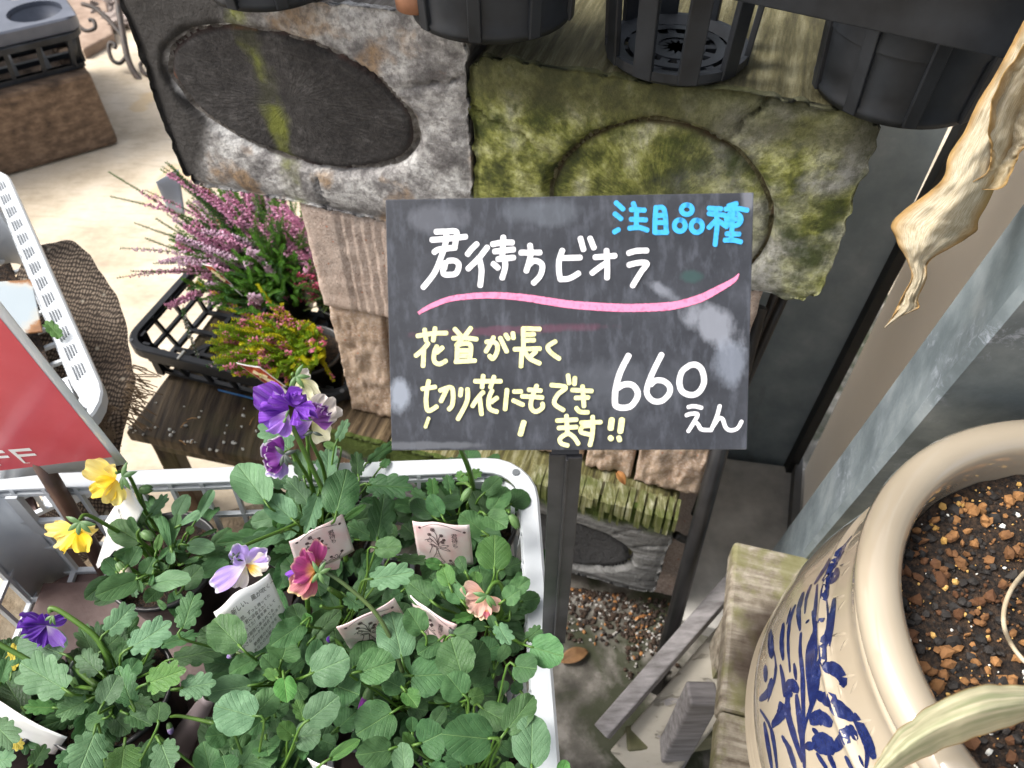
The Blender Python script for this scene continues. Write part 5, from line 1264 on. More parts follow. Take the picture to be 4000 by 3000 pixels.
tagcard('white label seen almost edge on at the lower left, among the lobed leaves', [(-160, 2640), (262, 2880), (215, 2945), (-160, 2860)], [.55, .535, .57, .58], M_wc, bend=.004)
tagcard('thin white label edge at the bottom centre of the crate', [(1202, 2962), (1430, 3020), (1430, 3090), (1260, 3060)], [.51, .50, .53, .54], M_wc)
tagcard('mauve back of a label between the two lower left violas', [(790, 2712), (842, 2735), (738, 2962), (652, 2890)], [.56, .56, .60, .60], M_mc, arch=False)
FIG = [[(.45, .25), (.5, .38), (.42, .5), (.3, .6)], [(.3, .35), (.45, .42), (.62, .40), (.75, .5)], [(.5, .45), (.6, .62), (.75, .75)], [(.45, .5), (.5, .7), (.42, .85)]]
def heathtag(label, px4, ts):
    t, S = tagcard(label, px4, ts, M_wc, arch=False, bend=.001)
    mb = MB(); mb.grid(lambda a, b: S(.04 + .92 * a, .05 + .88 * b, .0005), 8, 8); mb.uv = {}; obj('print', mb, M_oc, t)
    mb = MB()
    for st in FIG:
        P = [V(q_) for q_ in smoothpts([S(u, v_, .0009) for u, v_ in st], 4)]
        mb.tube(P, .0014, 5)
    obj('figure', mb, simple('cream_print', (.72, .62, .38), None, 20, .4), t)
heathtag('orange red label with a pale figure in the yellow heather at the tray front', [(922, 1416), (1012, 1432), (1122, 1513), (1040, 1500)], [1.0, 1.0, 1.02, 1.02])
heathtag('red label tilted in the tall pink heather', [(788, 1028), (826, 1036), (912, 1116), (880, 1104)], [1.12, 1.12, 1.14, 1.14])
# ================================================================== viola leaves
def leafmat(name, c1, c2, vein, trans=.18):
    n = NT(name); x, y, z = n.sep(n.tc.outputs['UV']); ax = n.math('ABSOLUTE', x)
    rd_ = n.rand()
    f = n.noise(n.comb(x, y, n.math('MULTIPLY', rd_, 30)), 3.5, 4, .55)
    c = n.ramp(f, [(.35, c1), (.68, c2)])
    hsv = n.n.new('ShaderNodeHueSaturation'); n.set(hsv.inputs['Color'], c)
    n.set(hsv.inputs['Value'], n.math('ADD', .68, n.math('MULTIPLY', rd_, .62)))
    n.set(hsv.inputs['Hue'], n.math('ADD', .488, n.math('MULTIPLY', n.math('FRACT', n.math('MULTIPLY', rd_, 7.3)), .026)))
    c = hsv.outputs[0]
    mid = n.ramp(ax, [(.004, 1.), (.016, 0.)])
    cur = n.math('SUBTRACT', y, n.math('MULTIPLY', n.math('POWER', ax, .8), .95))
    sv = n.math('ABSOLUTE', n.math('SUBTRACT', n.math('FRACT', n.math('ADD', n.math('MULTIPLY', cur, 6.2), .3)), .5))
    sv = n.ramp(sv, [(0., 1.), (.06, .5), (.12, 0.)])
    net = n.ramp(n.vor(n.comb(x, y), 15, 'DISTANCE_TO_EDGE'), [(0., 1.), (.09, 0.)])
    fade = n.math('MULTIPLY', sv, n.ramp(ax, [(.3, .55), (.46, 0.)]))
    c = n.mix(n.math('MULTIPLY', fade, .34), c, vein); c = n.mix(n.math('MULTIPLY', net, .10), c, vein); c = n.mix(n.math('MULTIPLY', mid, .8), c, vein)
    n.P(Base_Color=c, Roughness=.52); n.b.inputs['Specular IOR Level'].default_value = .32
    h = n.math('SUBTRACT', n.math('MULTIPLY', f, .5), n.math('ADD', n.math('MULTIPLY', fade, .8), n.math('ADD', mid, n.math('MULTIPLY', net, .2))))
    n.bump(h, .55, .0012)
    tc_ = n.mix(.5, c, (.14, .30, .03)); n.translucent(tc_, trans); return n.m
ML = {'g': leafmat('viola_leaf', (.042, .114, .038), (.074, .172, .062), (.15, .27, .10)),
      'b': leafmat('glaucous_leaf', (.078, .168, .080), (.118, .232, .118), (.20, .34, .16)),
      'd': leafmat('deep_green_leaf', (.020, .062, .020), (.036, .095, .030), (.08, .16, .05)),
      'y': leafmat('yellowing_leaf', (.34, .30, .03), (.50, .40, .05), (.5, .45, .12)),
      'f': leafmat('young_leaf', (.062, .17, .038), (.095, .225, .055), (.19, .33, .1))}
M_stem = simple('green_stem', (.055, .135, .016), (.10, .20, .03), 40, .45, trans=.1)
M_dstem = simple('dark_stem', (.05, .085, .03), (.09, .14, .04), 40, .5)
def leafmesh(kind, seed):
    random.seed(seed); n_, K = (84, 7); vs, fs_, uv = [], [], []
    nl = {'r': random.choice([11, 13]), 'o': 9, 'l': random.choice([9, 10]), 's': 7}[kind]; am = {'r': .065, 'o': .05, 'l': .27, 's': .0}[kind]
    ph = rnd(-.15, .15); cup = rnd(-.14, .12); tw = rnd(-.12, .12); asym = rnd(-.05, .05); wav = rnd(.012, .03)
    lob = [rnd(.8, 1.15) for _ in range(nl + 1)]
    cy = .46
    def outline(th):                        # th 0 at base, pi at the tip
        y = .5 - .5 * cos(th); x = .5 * sin(th)
        if kind == 'r': x *= 1.02 + .1 * cos(th); 
        elif kind == 'o': x *= 1.0 + .05 * cos(th)
        elif kind == 's': x *= (.35 + .75 * y)
        elif kind == 'l': x *= .9 + .12 * cos(th * 2)
        q_ = nl * (th + ph * sin(th)) / (2 * pi); s = abs(sin(pi * q_)); k = int(q_) % (nl + 1)
        e = 1 - am * lob[k] * (1 - s ** (.9 if kind == 'l' else .55)) * min(1, (y / .12) if y < .12 else 1)
        # cordate base
        if kind in ('r', 'l'): y -= .055 * math.exp(-((abs((th + pi) % (2 * pi) - pi) - .55) / .28) ** 2)
        return (x * e * (1 + asym * (1 if x > 0 else -1)), cy + (y - cy) * e)
    def zz(x, y, r, th):
        z = cup * (x * x * 3) - cup * .3 + .10 * abs(x) ** .8 - .12 * max(0, y - .55) ** 1.5 * (1 + tw * 3) + tw * x * (y - .3)
        z += wav * sin(nl * th * .5 + seed) * r ** 3 + .035 * noise.noise(V((x * 2.6, y * 2.6, seed))) - .05 * max(0, r - .8) * (1 if kind != 's' else .3)
        cur = (y - .95 * abs(x) ** .8) * 6.2 + .3; z += .009 * (abs((cur % 1) - .5) * 2 - .5) * (1 - r * .6) * min(1, abs(x) * 8)
        return z
    vs.append(V((0, cy, zz(0, cy, 0, 0)))); uv.append((0, cy))
    for k in range(1, K + 1):
        r = (k / K) ** .85
        for i in range(n_):
            th = 2 * pi * i / n_; ox, oy = outline(th); x, y = ox * r, cy + (oy - cy) * r
            vs.append(V((x, y, zz(x, y, r, th)))); uv.append((x, y))
    for i in range(n_): fs_.append((0, 1 + i, 1 + (i + 1) % n_))
    for k in range(K - 1):
        for i in range(n_):
            a = 1 + k * n_ + i; b = 1 + k * n_ + (i + 1) % n_; fs_.append((a, a + n_, b + n_, b))
    mb = MB(); mb.add(vs, fs_, 0, uv); return mb
LM = {}
for kd in 'rols':
    for sdn_ in range(4):
        mb = leafmesh(kd, sdn_ * 7 + ord(kd))
        for mk, mm in ML.items(): LM[(kd, sdn_, mk)] = mesh_of(mb, 'leaf', [mm], True)
# pots and crowns: rows of pots in the crate (crate coordinates)
PX = {}
plants = []
def wp_(x, y): return crt(x, y, 0)
M_pot = simple('black_pot', (.012, .012, .013), (.03, .03, .032), 40, .35)
def violaplant(key, label, x, y, lean=0):
    c = Zp(x, y, .53); c = V((c.x, c.y, ZR - chh + .009)); t = thing('viola_plant', label, 'viola', c, 'potted violas in the pale grey crate')
    mb = MB(); mb.lathe([(0, .0), (.030, 0), (.033, .004), (.043, .076), (.0455, .076), (.0455, .082), (.0425, .082), (.0415, .06), (.0, .06)], c, 40); obj('pot', mb, M_pot, t, smooth=True)
    mb = MB(); mb.grid(lambda a, b: c + V((.0415 * b * cos(a * 2 * pi), .0415 * b * sin(a * 2 * pi), .068 + .002 * noise.noise(V((a * 9, b * 9, x)))), ), 24, 8); mb.uv = {}; obj('soil', mb, M_soil, t, smooth=True)
    plants.append(dict(k=key, t=t, c=c + V((0, 0, .070)), px=x, py=y)); return t
violaplant('V1', 'potted viola with yellow drooping flowers, at the back left of the crate', 640, 2190)
violaplant('V2', 'potted viola with the tall ruffled purple flowers, in the middle of the back row', 1245, 2085)
violaplant('V3', 'potted viola without open flowers in the back right corner, behind the upright pink label', 1815, 2035)
violaplant('V4', 'potted viola with deeply lobed grey green leaves and an indigo flower, lower left', 430, 2700)
violaplant('V5', 'potted viola with rounded leaves in the lower middle, under the white text label', 1090, 2650)
violaplant('V6', 'potted viola with a hanging purple bud and round leaves, lower right of the middle', 1610, 2740)
violaplant('V7', 'potted viola with the peach coloured flower, by the right rim of the crate', 1895, 2420)
violaplant('V8', 'potted viola with yellowing leaves at the left edge of the picture', -40, 2760)
violaplant('V9', 'potted viola half out of the picture at the bottom centre', 1010, 3160)
violaplant('V10', 'potted viola with large pointed leaves at the bottom right corner of the crate', 1850, 3110)
violaplant('V11', 'potted viola with the magenta and yellow flower, in the centre of the crate', 1345, 2440)
violaplant('V12', 'potted viola half out of the picture at the bottom left', 420, 3200)
plants_by = {p_['k']: p_ for p_ in plants}
CR = {'A': (0, 2300, .4219), 'B': (700, 2300, .4219), 'C': (1400, 2300, .4219), 'D': (300, 1850, .3316), 'E': (850, 1500, .3917), 'G': (1450, 1700, .3919)}
LEAVES = """A 1210 550 1575 310 340 l 3 b
A 1000 400 1240 150 270 l 2 b
A 1700 360 1810 30 280 l 3 g
A 1630 650 2070 560 270 l 1 g
A 1500 520 1840 420 160 l 1 g
A 1360 880 1690 750 320 l 3 f
A 1680 920 1990 870 300 l 3 b
A 1460 1230 1480 1050 190 r 2 g
A 1180 1160 1390 1250 210 l 1 g
A 1215 1050 1080 720 290 l 2 g
A 960 1060 1090 800 210 r 3 b
A 600 930 190 690 440 l 2 b
A 570 600 180 450 350 r 1 b
A 800 1040 520 1170 260 l 1 g
A 920 770 730 590 250 l 1 b
A 880 620 730 340 210 l 0 g
A 870 1350 720 1720 420 l 3 b
A 1150 1470 1120 1740 400 l 2 f
A 1490 1430 1580 1670 330 l 3 b
A -60 1240 140 1450 280 l 2 b
A -60 1600 140 1560 220 l 2 b
A 100 1370 205 1480 130 l 1 y
A 0 880 75 630 150 l 1 g
A 110 760 150 500 150 l 0 y
A 210 1110 30 830 250 r 0 d
A 500 1100 220 1090 170 l 1 f
A 960 1200 790 1260 160 r 1 g
A 1060 1190 1190 1330 190 r 0 d
A 960 570 1110 430 200 l 1 g
A 1170 810 1280 650 180 r 1 g
A 1340 640 1420 520 150 l 0 d
A 700 1500 520 1640 200 l 0 g
A 300 1640 420 1440 190 l 0 d
B 560 530 310 280 310 r 3 g
B 1140 320 860 510 240 r 3 g
B 950 660 1010 470 300 r 2 g
B 1240 780 1570 640 350 r 3 b
C 15 770 330 670 300 r 3 g
B 1450 900 1650 970 340 r 2 g
B 695 1185 340 1085 370 r 3 b
B 720 1150 905 950 230 r 2 g
B 1195 1225 1465 1000 280 r 3 b
B 970 830 1000 1040 190 r 3 f
B 1080 890 1155 1030 140 r 1 g
B 655 895 255 960 240 o 2 b
B 710 640 470 770 190 r 1 g
B 890 745 770 620 150 r 2 g
B 790 800 645 755 130 r 1 g
B 905 825 800 750 95 r 3 f
B 1085 1370 1310 1350 250 r 2 b
B 1050 1360 925 1250 155 r 2 f
B 890 1180 900 1325 130 s 1 g
B 440 1340 250 1370 210 r 2 g
B 290 1700 220 1420 220 o 2 g
B 450 1720 400 1550 230 o 2 g
B 560 1650 900 1510 290 r 1 g
B 1395 1575 1665 1400 110 o 2 f
B 1470 1290 1630 1140 220 r 1 g
C 305 1150 -10 1340 380 r 2 g
C 295 1490 -10 1540 260 r 3 g
B 1120 320 1050 140 180 r 1 g
B 1205 320 1165 230 90 r 2 f
B 1250 450 1485 205 160 o 1 g
B 1460 500 1440 365 230 r 0 g
B 1520 570 1745 430 150 o 0 g
B 1620 730 1800 490 220 o 1 g
B 1225 710 1285 470 150 o 2 g
B 1150 690 1225 420 160 o 0 d
B 985 300 905 0 110 o 1 g
B 830 555 595 560 100 o 0 d
B 1150 1210 1085 1030 160 l 2 f
B 830 1190 1010 1080 130 r 1 g
B 810 1180 640 1330 160 r 1 g
B 805 1400 820 1530 250 r 1 g
B 1150 1470 1150 1570 100 r 1 g
B 1310 1400 1440 1450 140 r 0 g
B 1020 760 1150 660 120 r 1 g
B 1540 70 1700 170 190 l 1 g
B 500 1480 440 1400 110 o 0 d
C 400 625 300 225 330 r 2 b
C 590 400 460 190 220 r 3 g
C 745 480 555 600 200 r 2 g
C 955 790 850 460 340 r 3 g
C 960 830 1150 500 340 r 2 g
C 500 810 795 790 360 r 2 g
C 970 985 825 800 280 r 3 g
C 405 920 235 830 210 r 2 g
C 435 950 540 1080 160 r 3 f
C 890 440 1095 400 160 r 3 g
C 1290 340 1400 510 200 l 3 b
C 1280 395 1220 250 100 s 3 g
C 1130 610 1300 510 220 r 1 g
C 1290 690 1385 530 140 s 1 g
C 1610 540 1895 625 280 r 3 g
C 1445 720 1650 745 260 r 3 g
C 1560 470 1700 360 160 l 2 g
C 1400 215 1425 -15 160 r 2 g
C 1475 190 1660 90 180 r 1 g
C 1330 990 1350 850 130 s 0 g
C 1080 930 1250 870 160 r 1 g
C 1030 1020 1160 975 150 r 2 f
C 845 1040 705 1010 100 s 1 g
C 1145 1115 1425 1265 250 r 2 g
C 1375 1310 1620 990 240 r 3 g
C 1600 1650 1610 1175 340 o 3 b
C 1220 1390 800 1350 390 r 3 g
C 575 1435 790 1330 330 r 3 g
C 500 1335 495 1195 130 s 2 g
C 430 1710 400 1425 190 o 3 b
C 500 1440 420 1340 100 r 2 f
C 430 1420 330 1400 80 s 1 g
C 470 1100 640 1130 180 r 0 d
C 690 1260 800 1100 140 o 1 g
C 1050 1200 820 1160 130 r 0 d
C 950 1650 885 1470 330 l 1 g
C 820 1700 670 1630 110 r 2 g
C 1305 1430 1445 1535 120 o 1 g
C 1380 1710 1370 1600 130 r 2 f
C 960 1090 845 1110 95 r 2 g
C 1060 240 880 290 120 l 2 f
C 1180 350 1060 335 100 r 1 g
C 1880 1730 1925 1590 120 o 2 f
C 980 110 835 10 140 r 1 g
C 660 110 500 30 160 r 0 d
C 1330 260 1560 240 100 o 0 g
C 0 630 155 490 190 r 0 d
C 1260 790 1300 680 120 r 0 d
C 1500 950 1430 870 120 r 0 d
C 1700 1000 1560 1120 90 o 0 d
C 1280 1560 1180 1500 150 r 0 d
C 650 1600 760 1540 130 r 0 g
C 120 1000 40 880 150 r 0 d
G 1225 1325 1230 1005 330 r 3 f
G 1205 750 1345 515 210 r 2 g
G 1145 795 1340 905 230 r 3 g
G 1110 960 890 790 240 r 2 g
G 1110 770 1010 560 170 r 1 d
G 1130 575 1290 425 160 r 2 g
G 950 400 1105 370 130 l 1 f
G 950 470 855 365 120 l 1 f
G 1110 400 1335 420 150 l 0 g
G 620 600 605 425 160 l 2 f
G 790 550 755 395 150 l 1 g
G 705 800 575 600 160 o 2 g
G 620 810 395 660 170 o 1 d
G 540 640 400 540 130 l 0 d
G 910 640 690 690 150 o 1 d
G 1390 690 1560 580 230 o 1 d
G 1400 740 1640 700 70 o 0 d
G 440 1010 315 890 260 l 0 d
G -20 500 400 520 340 l 2 d
G 60 1040 130 590 330 l 2 d
G 50 1130 300 1110 200 r 2 g
G 0 1440 415 1360 310 l 3 b
G 270 1225 565 1250 140 l 1 g
G -20 270 220 80 150 l 1 d
G 100 320 180 240 110 l 1 g
G 940 1360 870 1215 140 s 3 g
G 780 1490 700 1290 170 r 3 f
G 600 1650 385 1480 230 r 3 g
G 900 1650 780 1500 190 r 3 g
G 1000 1465 845 1410 110 r 2 g
G 1390 1565 1570 1440 170 r 2 g
G 1330 1645 1470 1545 190 r 3 g
G 1500 1660 1680 1620 160 r 1 g
G 1460 1510 1605 1400 190 r 0 g
G 1320 1340 1490 1270 190 r 0 d
G 1050 1480 1040 1355 120 r 1 f
G 705 1570 630 1435 130 r 1 g
G 690 1300 545 1255 110 r 3 f
G 300 1560 200 1640 160 l 0 d
G 500 900 420 800 140 o 0 d
E 480 1175 200 800 340 o 2 b
E 700 650 460 370 350 l 2 b
E 1185 1280 1290 865 340 r 3 g
E 1090 985 1100 610 270 l 1 b
E 860 930 790 640 210 l 1 b
E 700 1010 430 880 230 l 1 b
E 905 1185 690 940 230 l 3 b
E 1005 1100 880 1465 230 l 3 b
E 745 1350 495 1120 250 r 2 b
E 575 1330 335 1380 190 r 1 b
E 570 1430 690 1270 130 o 1 f
E 600 1510 10 1590 250 l 1 g
E 645 1480 225 1640 230 l 2 b
E 1400 915 1380 675 170 l 1 d
E 1200 560 1295 355 130 l 2 b
E 1190 640 1060 590 80 o 1 f
E 1265 1350 1475 1210 80 o 2 f
E 1530 1520 1295 1400 210 l 1 g
E 770 1400 680 1540 140 r 1 b
E 745 1640 555 1655 130 l 1 g
E 1000 900 940 760 160 l 0 g
E 960 1270 1010 1190 120 l 0 d
D 720 1240 235 1430 290 o 3 g
D 900 1290 1320 1240 240 o 3 b
D 390 1230 105 1470 210 o 1 d
D 740 800 395 590 270 o 2 g
D 720 730 620 515 110 s 3 g
D 790 630 640 440 160 o 1 d
D 1105 870 995 515 140 s 3 g
D 1120 850 1190 485 150 s 3 g
D 880 480 1065 245 160 l 2 b
D 1170 500 1300 250 190 o 2 b
D 1385 580 1600 200 150 s 2 b
D 1220 610 1445 455 130 s 3 b
D 1305 845 1615 880 190 o 2 b
D 1160 800 1245 920 140 r 1 g
D 1590 840 1815 650 140 o 1 g
D 1430 745 1645 660 60 s 1 g
D 1430 1180 1780 1050 210 o 1 g
D 1470 985 1715 950 130 l 1 g
D 1250 1340 1460 1100 260 o 2 g
D 970 1360 820 1505 190 r 2 g
D 600 1090 730 860 170 o 3 g
D 700 880 430 960 95 o 2 g
D 470 1160 325 1010 190 r 2 g
D 800 1190 900 990 190 r 2 g
D 950 1030 1085 865 85 s 3 g
D 1110 880 1110 1055 120 s 3 b
D 940 910 990 710 95 o 2 f
D 1260 1060 1435 1000 75 s 2 g
D 720 1240 760 1385 75 s 3 g
D 900 1180 860 1315 65 s 3 g
D 950 1490 1045 1595 85 s 1 g
D 860 480 1000 480 100 o 1 g
D 1300 700 1375 635 90 o 2 f
D 955 1060 1065 1120 100 l 2 g
D 640 1330 700 1450 110 l 1 b
D 1100 1000 1000 900 120 o 0 d
D 1300 950 1180 1000 130 o 0 d"""
random.seed(99)
def near_plant(p_, crop):
    best = None
    for q_ in plants:
        d_ = ((q_['c'].x - p_.x) ** 2 + (q_['c'].y - p_.y) ** 2) ** .5
        if best is None or d_ < best[0]: best = (d_, q_)
    return best[1]
def place_leaf(plant, b, tip, wid, kd, mk, tilt=0, petiole=True):
    d_ = tip - b; L = d_.length; d_.normalize(); view = ((b + tip) / 2 - CAM).normalized()
    nn_ = (-view * .75 + EZ * .5).normalized(); s_ = d_.cross(nn_).normalized()
    s_ = Matrix.Rotation(tilt, 3, d_) @ s_; nn_ = s_.cross(d_)
    seed_ = random.randrange(4)
    M3 = Matrix((s_ * wid, d_ * L, nn_ * L)).transposed().to_4x4(); M3.translation = b
    o = inst('leaf', LM[(kd, seed_, mk)], M3, plant['t'])
    if petiole:
        c = plant['c'] + V((rnd(-.008, .008), rnd(-.008, .008), 0)); m_ = c * .5 + b * .5 + V((0, 0, -.004)); m2 = b - d_ * min(.006, L * .3) + nn_ * 0
        P = [V(q_) for q_ in smoothpts([c, m_ + (m2 - m_) * .3, m2, b + d_ * L * .08], 3)]
        mb = MB(); mb.tube(P, [.0009] * len(P), 5); obj('petiole', mb, M_stem, plant['t'], smooth=True)
    return o
allz = []
for ln in LEAVES.split('\n'):
    cr, bx0, by0, tx, ty, w, kd, lv, mk = ln.split(); ox, oy, s = CR[cr]; bx0, by0, tx, ty, w = [float(a) for a in (bx0, by0, tx, ty, w)]; lv = int(lv)
    B_ = (ox + bx0 * s, oy + by0 * s); T_ = (ox + tx * s, oy + ty * s)
    z = .548 + .0155 * lv + rnd(-.003, .003)
    if oy + by0 * s < 2010 and cr == 'E': z += .012
    b = Zp(*B_, z); tip = Zp(*T_, z + rnd(-.004, .007) + (.004 if lv > 1 else 0))
    # keep crowns at sensible length
    ctr_ = (b + tip) / 2; b = ctr_ + (b - ctr_) * 1.06; tip = ctr_ + (tip - ctr_) * 1.06; wid = 1.08 * w * s / FPX * depth((b + tip) / 2)
    tilt = rnd(-.22, .22)
    if (tip - b).length < .006: continue
    place_leaf(near_plant(b, cr), b, tip, wid / max(.8, cos(tilt)), kd, mk, tilt)
# filler leaves low in every plant
for p_ in plants:
    k4 = p_['k'] in ('V4', 'V12', 'V8')
    for k in range(40 if p_['k'] not in ('V1',) else 16):
        a = rnd(0, 2 * pi); r0 = rnd(.006, .028 if k4 else .046); L = rnd(.016, .032)
        b = p_['c'] + V((r0 * cos(a), r0 * sin(a), .004 + rnd(0, .022))); tip = b + V((L * cos(a + rnd(-.5, .5)), L * sin(a + rnd(-.5, .5)), rnd(-.002, .008)))
        if k4 or p_['k'] != 'V1': place_leaf(p_, b, tip, L * rnd(.6, .9), 'l' if k4 else random.choice('rro'), random.choice('gdd'), rnd(-.4, .4), petiole=k % 3 == 0)
        else: place_leaf(p_, b, tip, L * rnd(.4, .6), 'o', random.choice('gdd'), rnd(-.4, .4), petiole=False)

# ================================================================== viola flowers
def petalmat(name, base, mid, edge, rim=None, vein=None, trans=.3, rough=.5):
    n = NT(name); x, y, z = n.sep(n.tc.outputs['UV'])      # y from the throat outwards, x across
    yy = n.math('ADD', y, n.math('MULTIPLY', n.math('SUBTRACT', n.noise(n.comb(n.math('MULTIPLY', x, 9), n.math('MULTIPLY', y, 1.2)), 2, 4), .5), .35))
    c = n.ramp(yy, [(.12, base), (.45, mid), (.88, edge)])
    st_ = n.noise(n.comb(n.math('MULTIPLY', x, 26), n.math('MULTIPLY', y, 1.5)), 1.5, 4, .6)
    c = n.mix(n.ramp(st_, [(.42, .45), (.56, 0.)]), c, vein or tuple(a * .45 for a in mid))
    if rim: c = n.mix(n.ramp(y, [(.90, 0.), (.965, 1.)]), c, rim)
    n.P(Base_Color=c, Roughness=rough); n.b.inputs['Specular IOR Level'].default_value = .25
    n.b.inputs['Sheen Weight'].default_value = .3
    n.bump(st_, .4, .0006); n.translucent(c, trans); return n.m
PM = {'yel': petalmat('yellow_petal', (.90, .52, .0), (.92, .70, .02), (.90, .74, .10), vein=(.85, .5, .0)),
      'yelp': petalmat('pale_yellow_petal', (.90, .66, .06), (.92, .76, .16), (.92, .80, .30), vein=(.9, .68, .1)),
      'pur': petalmat('violet_petal', (.13, .02, .34), (.20, .035, .50), (.30, .09, .62), vein=(.12, .015, .34)),
      'purl': petalmat('lilac_petal', (.50, .38, .62), (.30, .14, .56), (.36, .20, .68), vein=(.26, .06, .40)),
      'plum': petalmat('plum_petal', (.16, .05, .22), (.13, .02, .20), (.24, .06, .34), rim=(.55, .42, .62), vein=(.08, .01, .12)),
      'plumw': petalmat('white_edged_plum_petal', (.20, .10, .40), (.14, .012, .20), (.20, .03, .28), rim=(.72, .66, .76), vein=(.07, .005, .12)),
      'lav': petalmat('lavender_petal', (.72, .68, .74), (.42, .30, .66), (.46, .34, .74), rim=(.70, .66, .8), vein=(.3, .18, .55)),
      'wht': petalmat('cream_petal', (.72, .64, .30), (.76, .70, .62), (.74, .70, .66), vein=(.60, .52, .5)),
      'crm': petalmat('pale_cream_petal', (.62, .62, .22), (.74, .73, .44), (.76, .74, .55), vein=(.6, .6, .36)),
      'ind': petalmat('indigo_petal', (.05, .01, .16), (.10, .012, .34), (.14, .03, .42), vein=(.05, .005, .2)),
      'indl': petalmat('faded_indigo_petal', (.30, .26, .36), (.17, .07, .38), (.22, .11, .48), vein=(.1, .03, .25)),
      'mag': petalmat('magenta_petal', (.60, .30, .06), (.34, .03, .14), (.42, .07, .24), rim=(.62, .3, .3), vein=(.24, .015, .10)),
      'magy': petalmat('rose_gold_petal', (.70, .40, .03), (.42, .08, .14), (.52, .22, .22), rim=(.72, .52, .26), vein=(.36, .04, .10)),
      'pea': petalmat('peach_petal', (.72, .46, .22), (.72, .44, .34), (.74, .50, .40), rim=(.74, .58, .4), vein=(.50, .20, .22)),
      'vbud': petalmat('violet_bud', (.20, .02, .26), (.26, .02, .34), (.28, .03, .40), vein=(.14, .01, .2)),
      'blotch': petalmat('yellow_face_petal', (.10, .015, .01), (.70, .45, .03), (.74, .70, .55), vein=(.10, .01, .01))}
M_sep = simple('sepal_green', (.06, .14, .045), (.12, .22, .07), 60, .5, trans=.1); M_sepd = simple('dark_sepal', (.02, .028, .03), (.05, .07, .05), 60, .5)
pseed = [0]; FS = 1.0
def petal(parent, px, py, t, ang, L, W, mat, tilt=0, roll=0, ruf=.16, name='petal', nf=5, curl=0):
    """px,py throat; ang image degrees (0 right, 90 up); L, W px; tilt: tip towards the camera (rad)."""
    pseed[0] += 1; sd_ = pseed[0]; b = D(px, py, t); k = t / FPX
    a = radians(ang); d_ = RT * cos(a) + UP * sin(a); nn_ = -FW; s_ = d_.cross(nn_)
    R_ = Matrix.Rotation(tilt, 3, s_); d_, nn_ = R_ @ d_, R_ @ nn_
    R_ = Matrix.Rotation(roll, 3, d_); s_, nn_ = R_ @ s_, R_ @ nn_
    L *= FS * k / max(.5, abs(cos(tilt))); W *= FS * k
    def fn(u, v_):
        x = (u - .5) * 2; sh = sin(pi * min(1, .10 + .62 * v_)) ** .8 * (v_ ** .45 if v_ > 0 else 0)
        top = 1 - .22 * x * x - .05 * cos(x * 5 + sd_)
        w = x * W / 2 * sh; l = v_ * L * (top if v_ > .5 else 1 + (top - 1) * v_ * 2)
        rfl = ruf * W * v_ ** 2 * (sin(x * nf + sd_) * .55 + .7 * noise.noise(V((x * 2.4, v_ * 1.6, sd_))) + .3 * sin(x * nf * 2.3 + sd_ * 2) * v_ ** 3)
        return b + d_ * l + s_ * w + nn_ * (rfl + curl * L * v_ * v_ + .12 * W * x * x * v_)
    mb = MB(); mb.grid(fn, 22, 16); return obj(name, mb, PM[mat], parent, smooth=True)
def sepals(parent, px, py, t, angs, L, mat=None, W=.34):
    mat = mat or M_sep; k = t / FPX
    for a in angs:
        an = radians(a); d_ = RT * cos(an) + UP * sin(an); s_ = RT * -sin(an) + UP * cos(an); b = D(px, py, t - .0008)
        mb = MB(); mb.grid(lambda u, v_: b + d_ * (v_ * L * k) + s_ * ((u - .5) * L * W * k * sin(pi * (.12 + .86 * v_))) + FW * (-.0016 * sin(pi * v_) * (1 - abs(u - .5)) + .001 * v_), 4, 8); mb.uv = {}
        obj('sepal', mb, mat, parent, smooth=True)
def stem(key, pts, z0, t1, r=(.0017, .0013), mat=None, name='stem'):
    """pts: px from the flower down to the crown; depth runs from t1 at the flower to the crown's own."""
    n_ = len(pts); e = Zp(*pts[-1], z0); te = depth(e); acc = [0]
    for a, b in zip(pts, pts[1:]): acc.append(acc[-1] + ((a[0] - b[0]) ** 2 + (a[1] - b[1]) ** 2) ** .5)
    P = [D(a, b, t1 + (te - t1) * s / acc[-1]) for (a, b), s in zip(pts, acc)]
    P = [V(q_) for q_ in smoothpts(P, 5)]; N = len(P)
    mb = MB(); mb.tube(P, [r[1] + (r[0] - r[1]) * i / (N - 1) for i in range(N)], 9); return obj(name, mb, mat or M_stem, plants_by[key]['t'], smooth=True)
def flower(key, label=None):
    """a flower is a part of its plant; its petals are sub-parts."""
    o = bpy.data.objects.new('flower', None); COL.objects.link(o); o.parent = plants_by[key]['t']; o.empty_display_size = .01
    if label: o['label'] = label
    return o
def flo(key, label, px, py, t):
    o = flower(key, label); o.matrix_basis = wmat(o.parent).inverted() @ Matrix.Translation(D(px, py, t)); return o
dpx = lambda a, b: (300 + a * .3316, 1850 + b * .3316)
epx = lambda a, b: (850 + a * .3917, 1500 + b * .3917)
apx = lambda a, b: (a * .4219, 2300 + b * .4219)
bpx = lambda a, b: (700 + a * .4219, 2300 + b * .4219)
cpx = lambda a, b: (1400 + a * .4219, 2300 + b * .4219)
gpx = lambda a, b: (1450 + a * .3919, 1700 + b * .3919)
ipx = lambda a, b: (900 + a * .3014, 1450 + b * .3014)
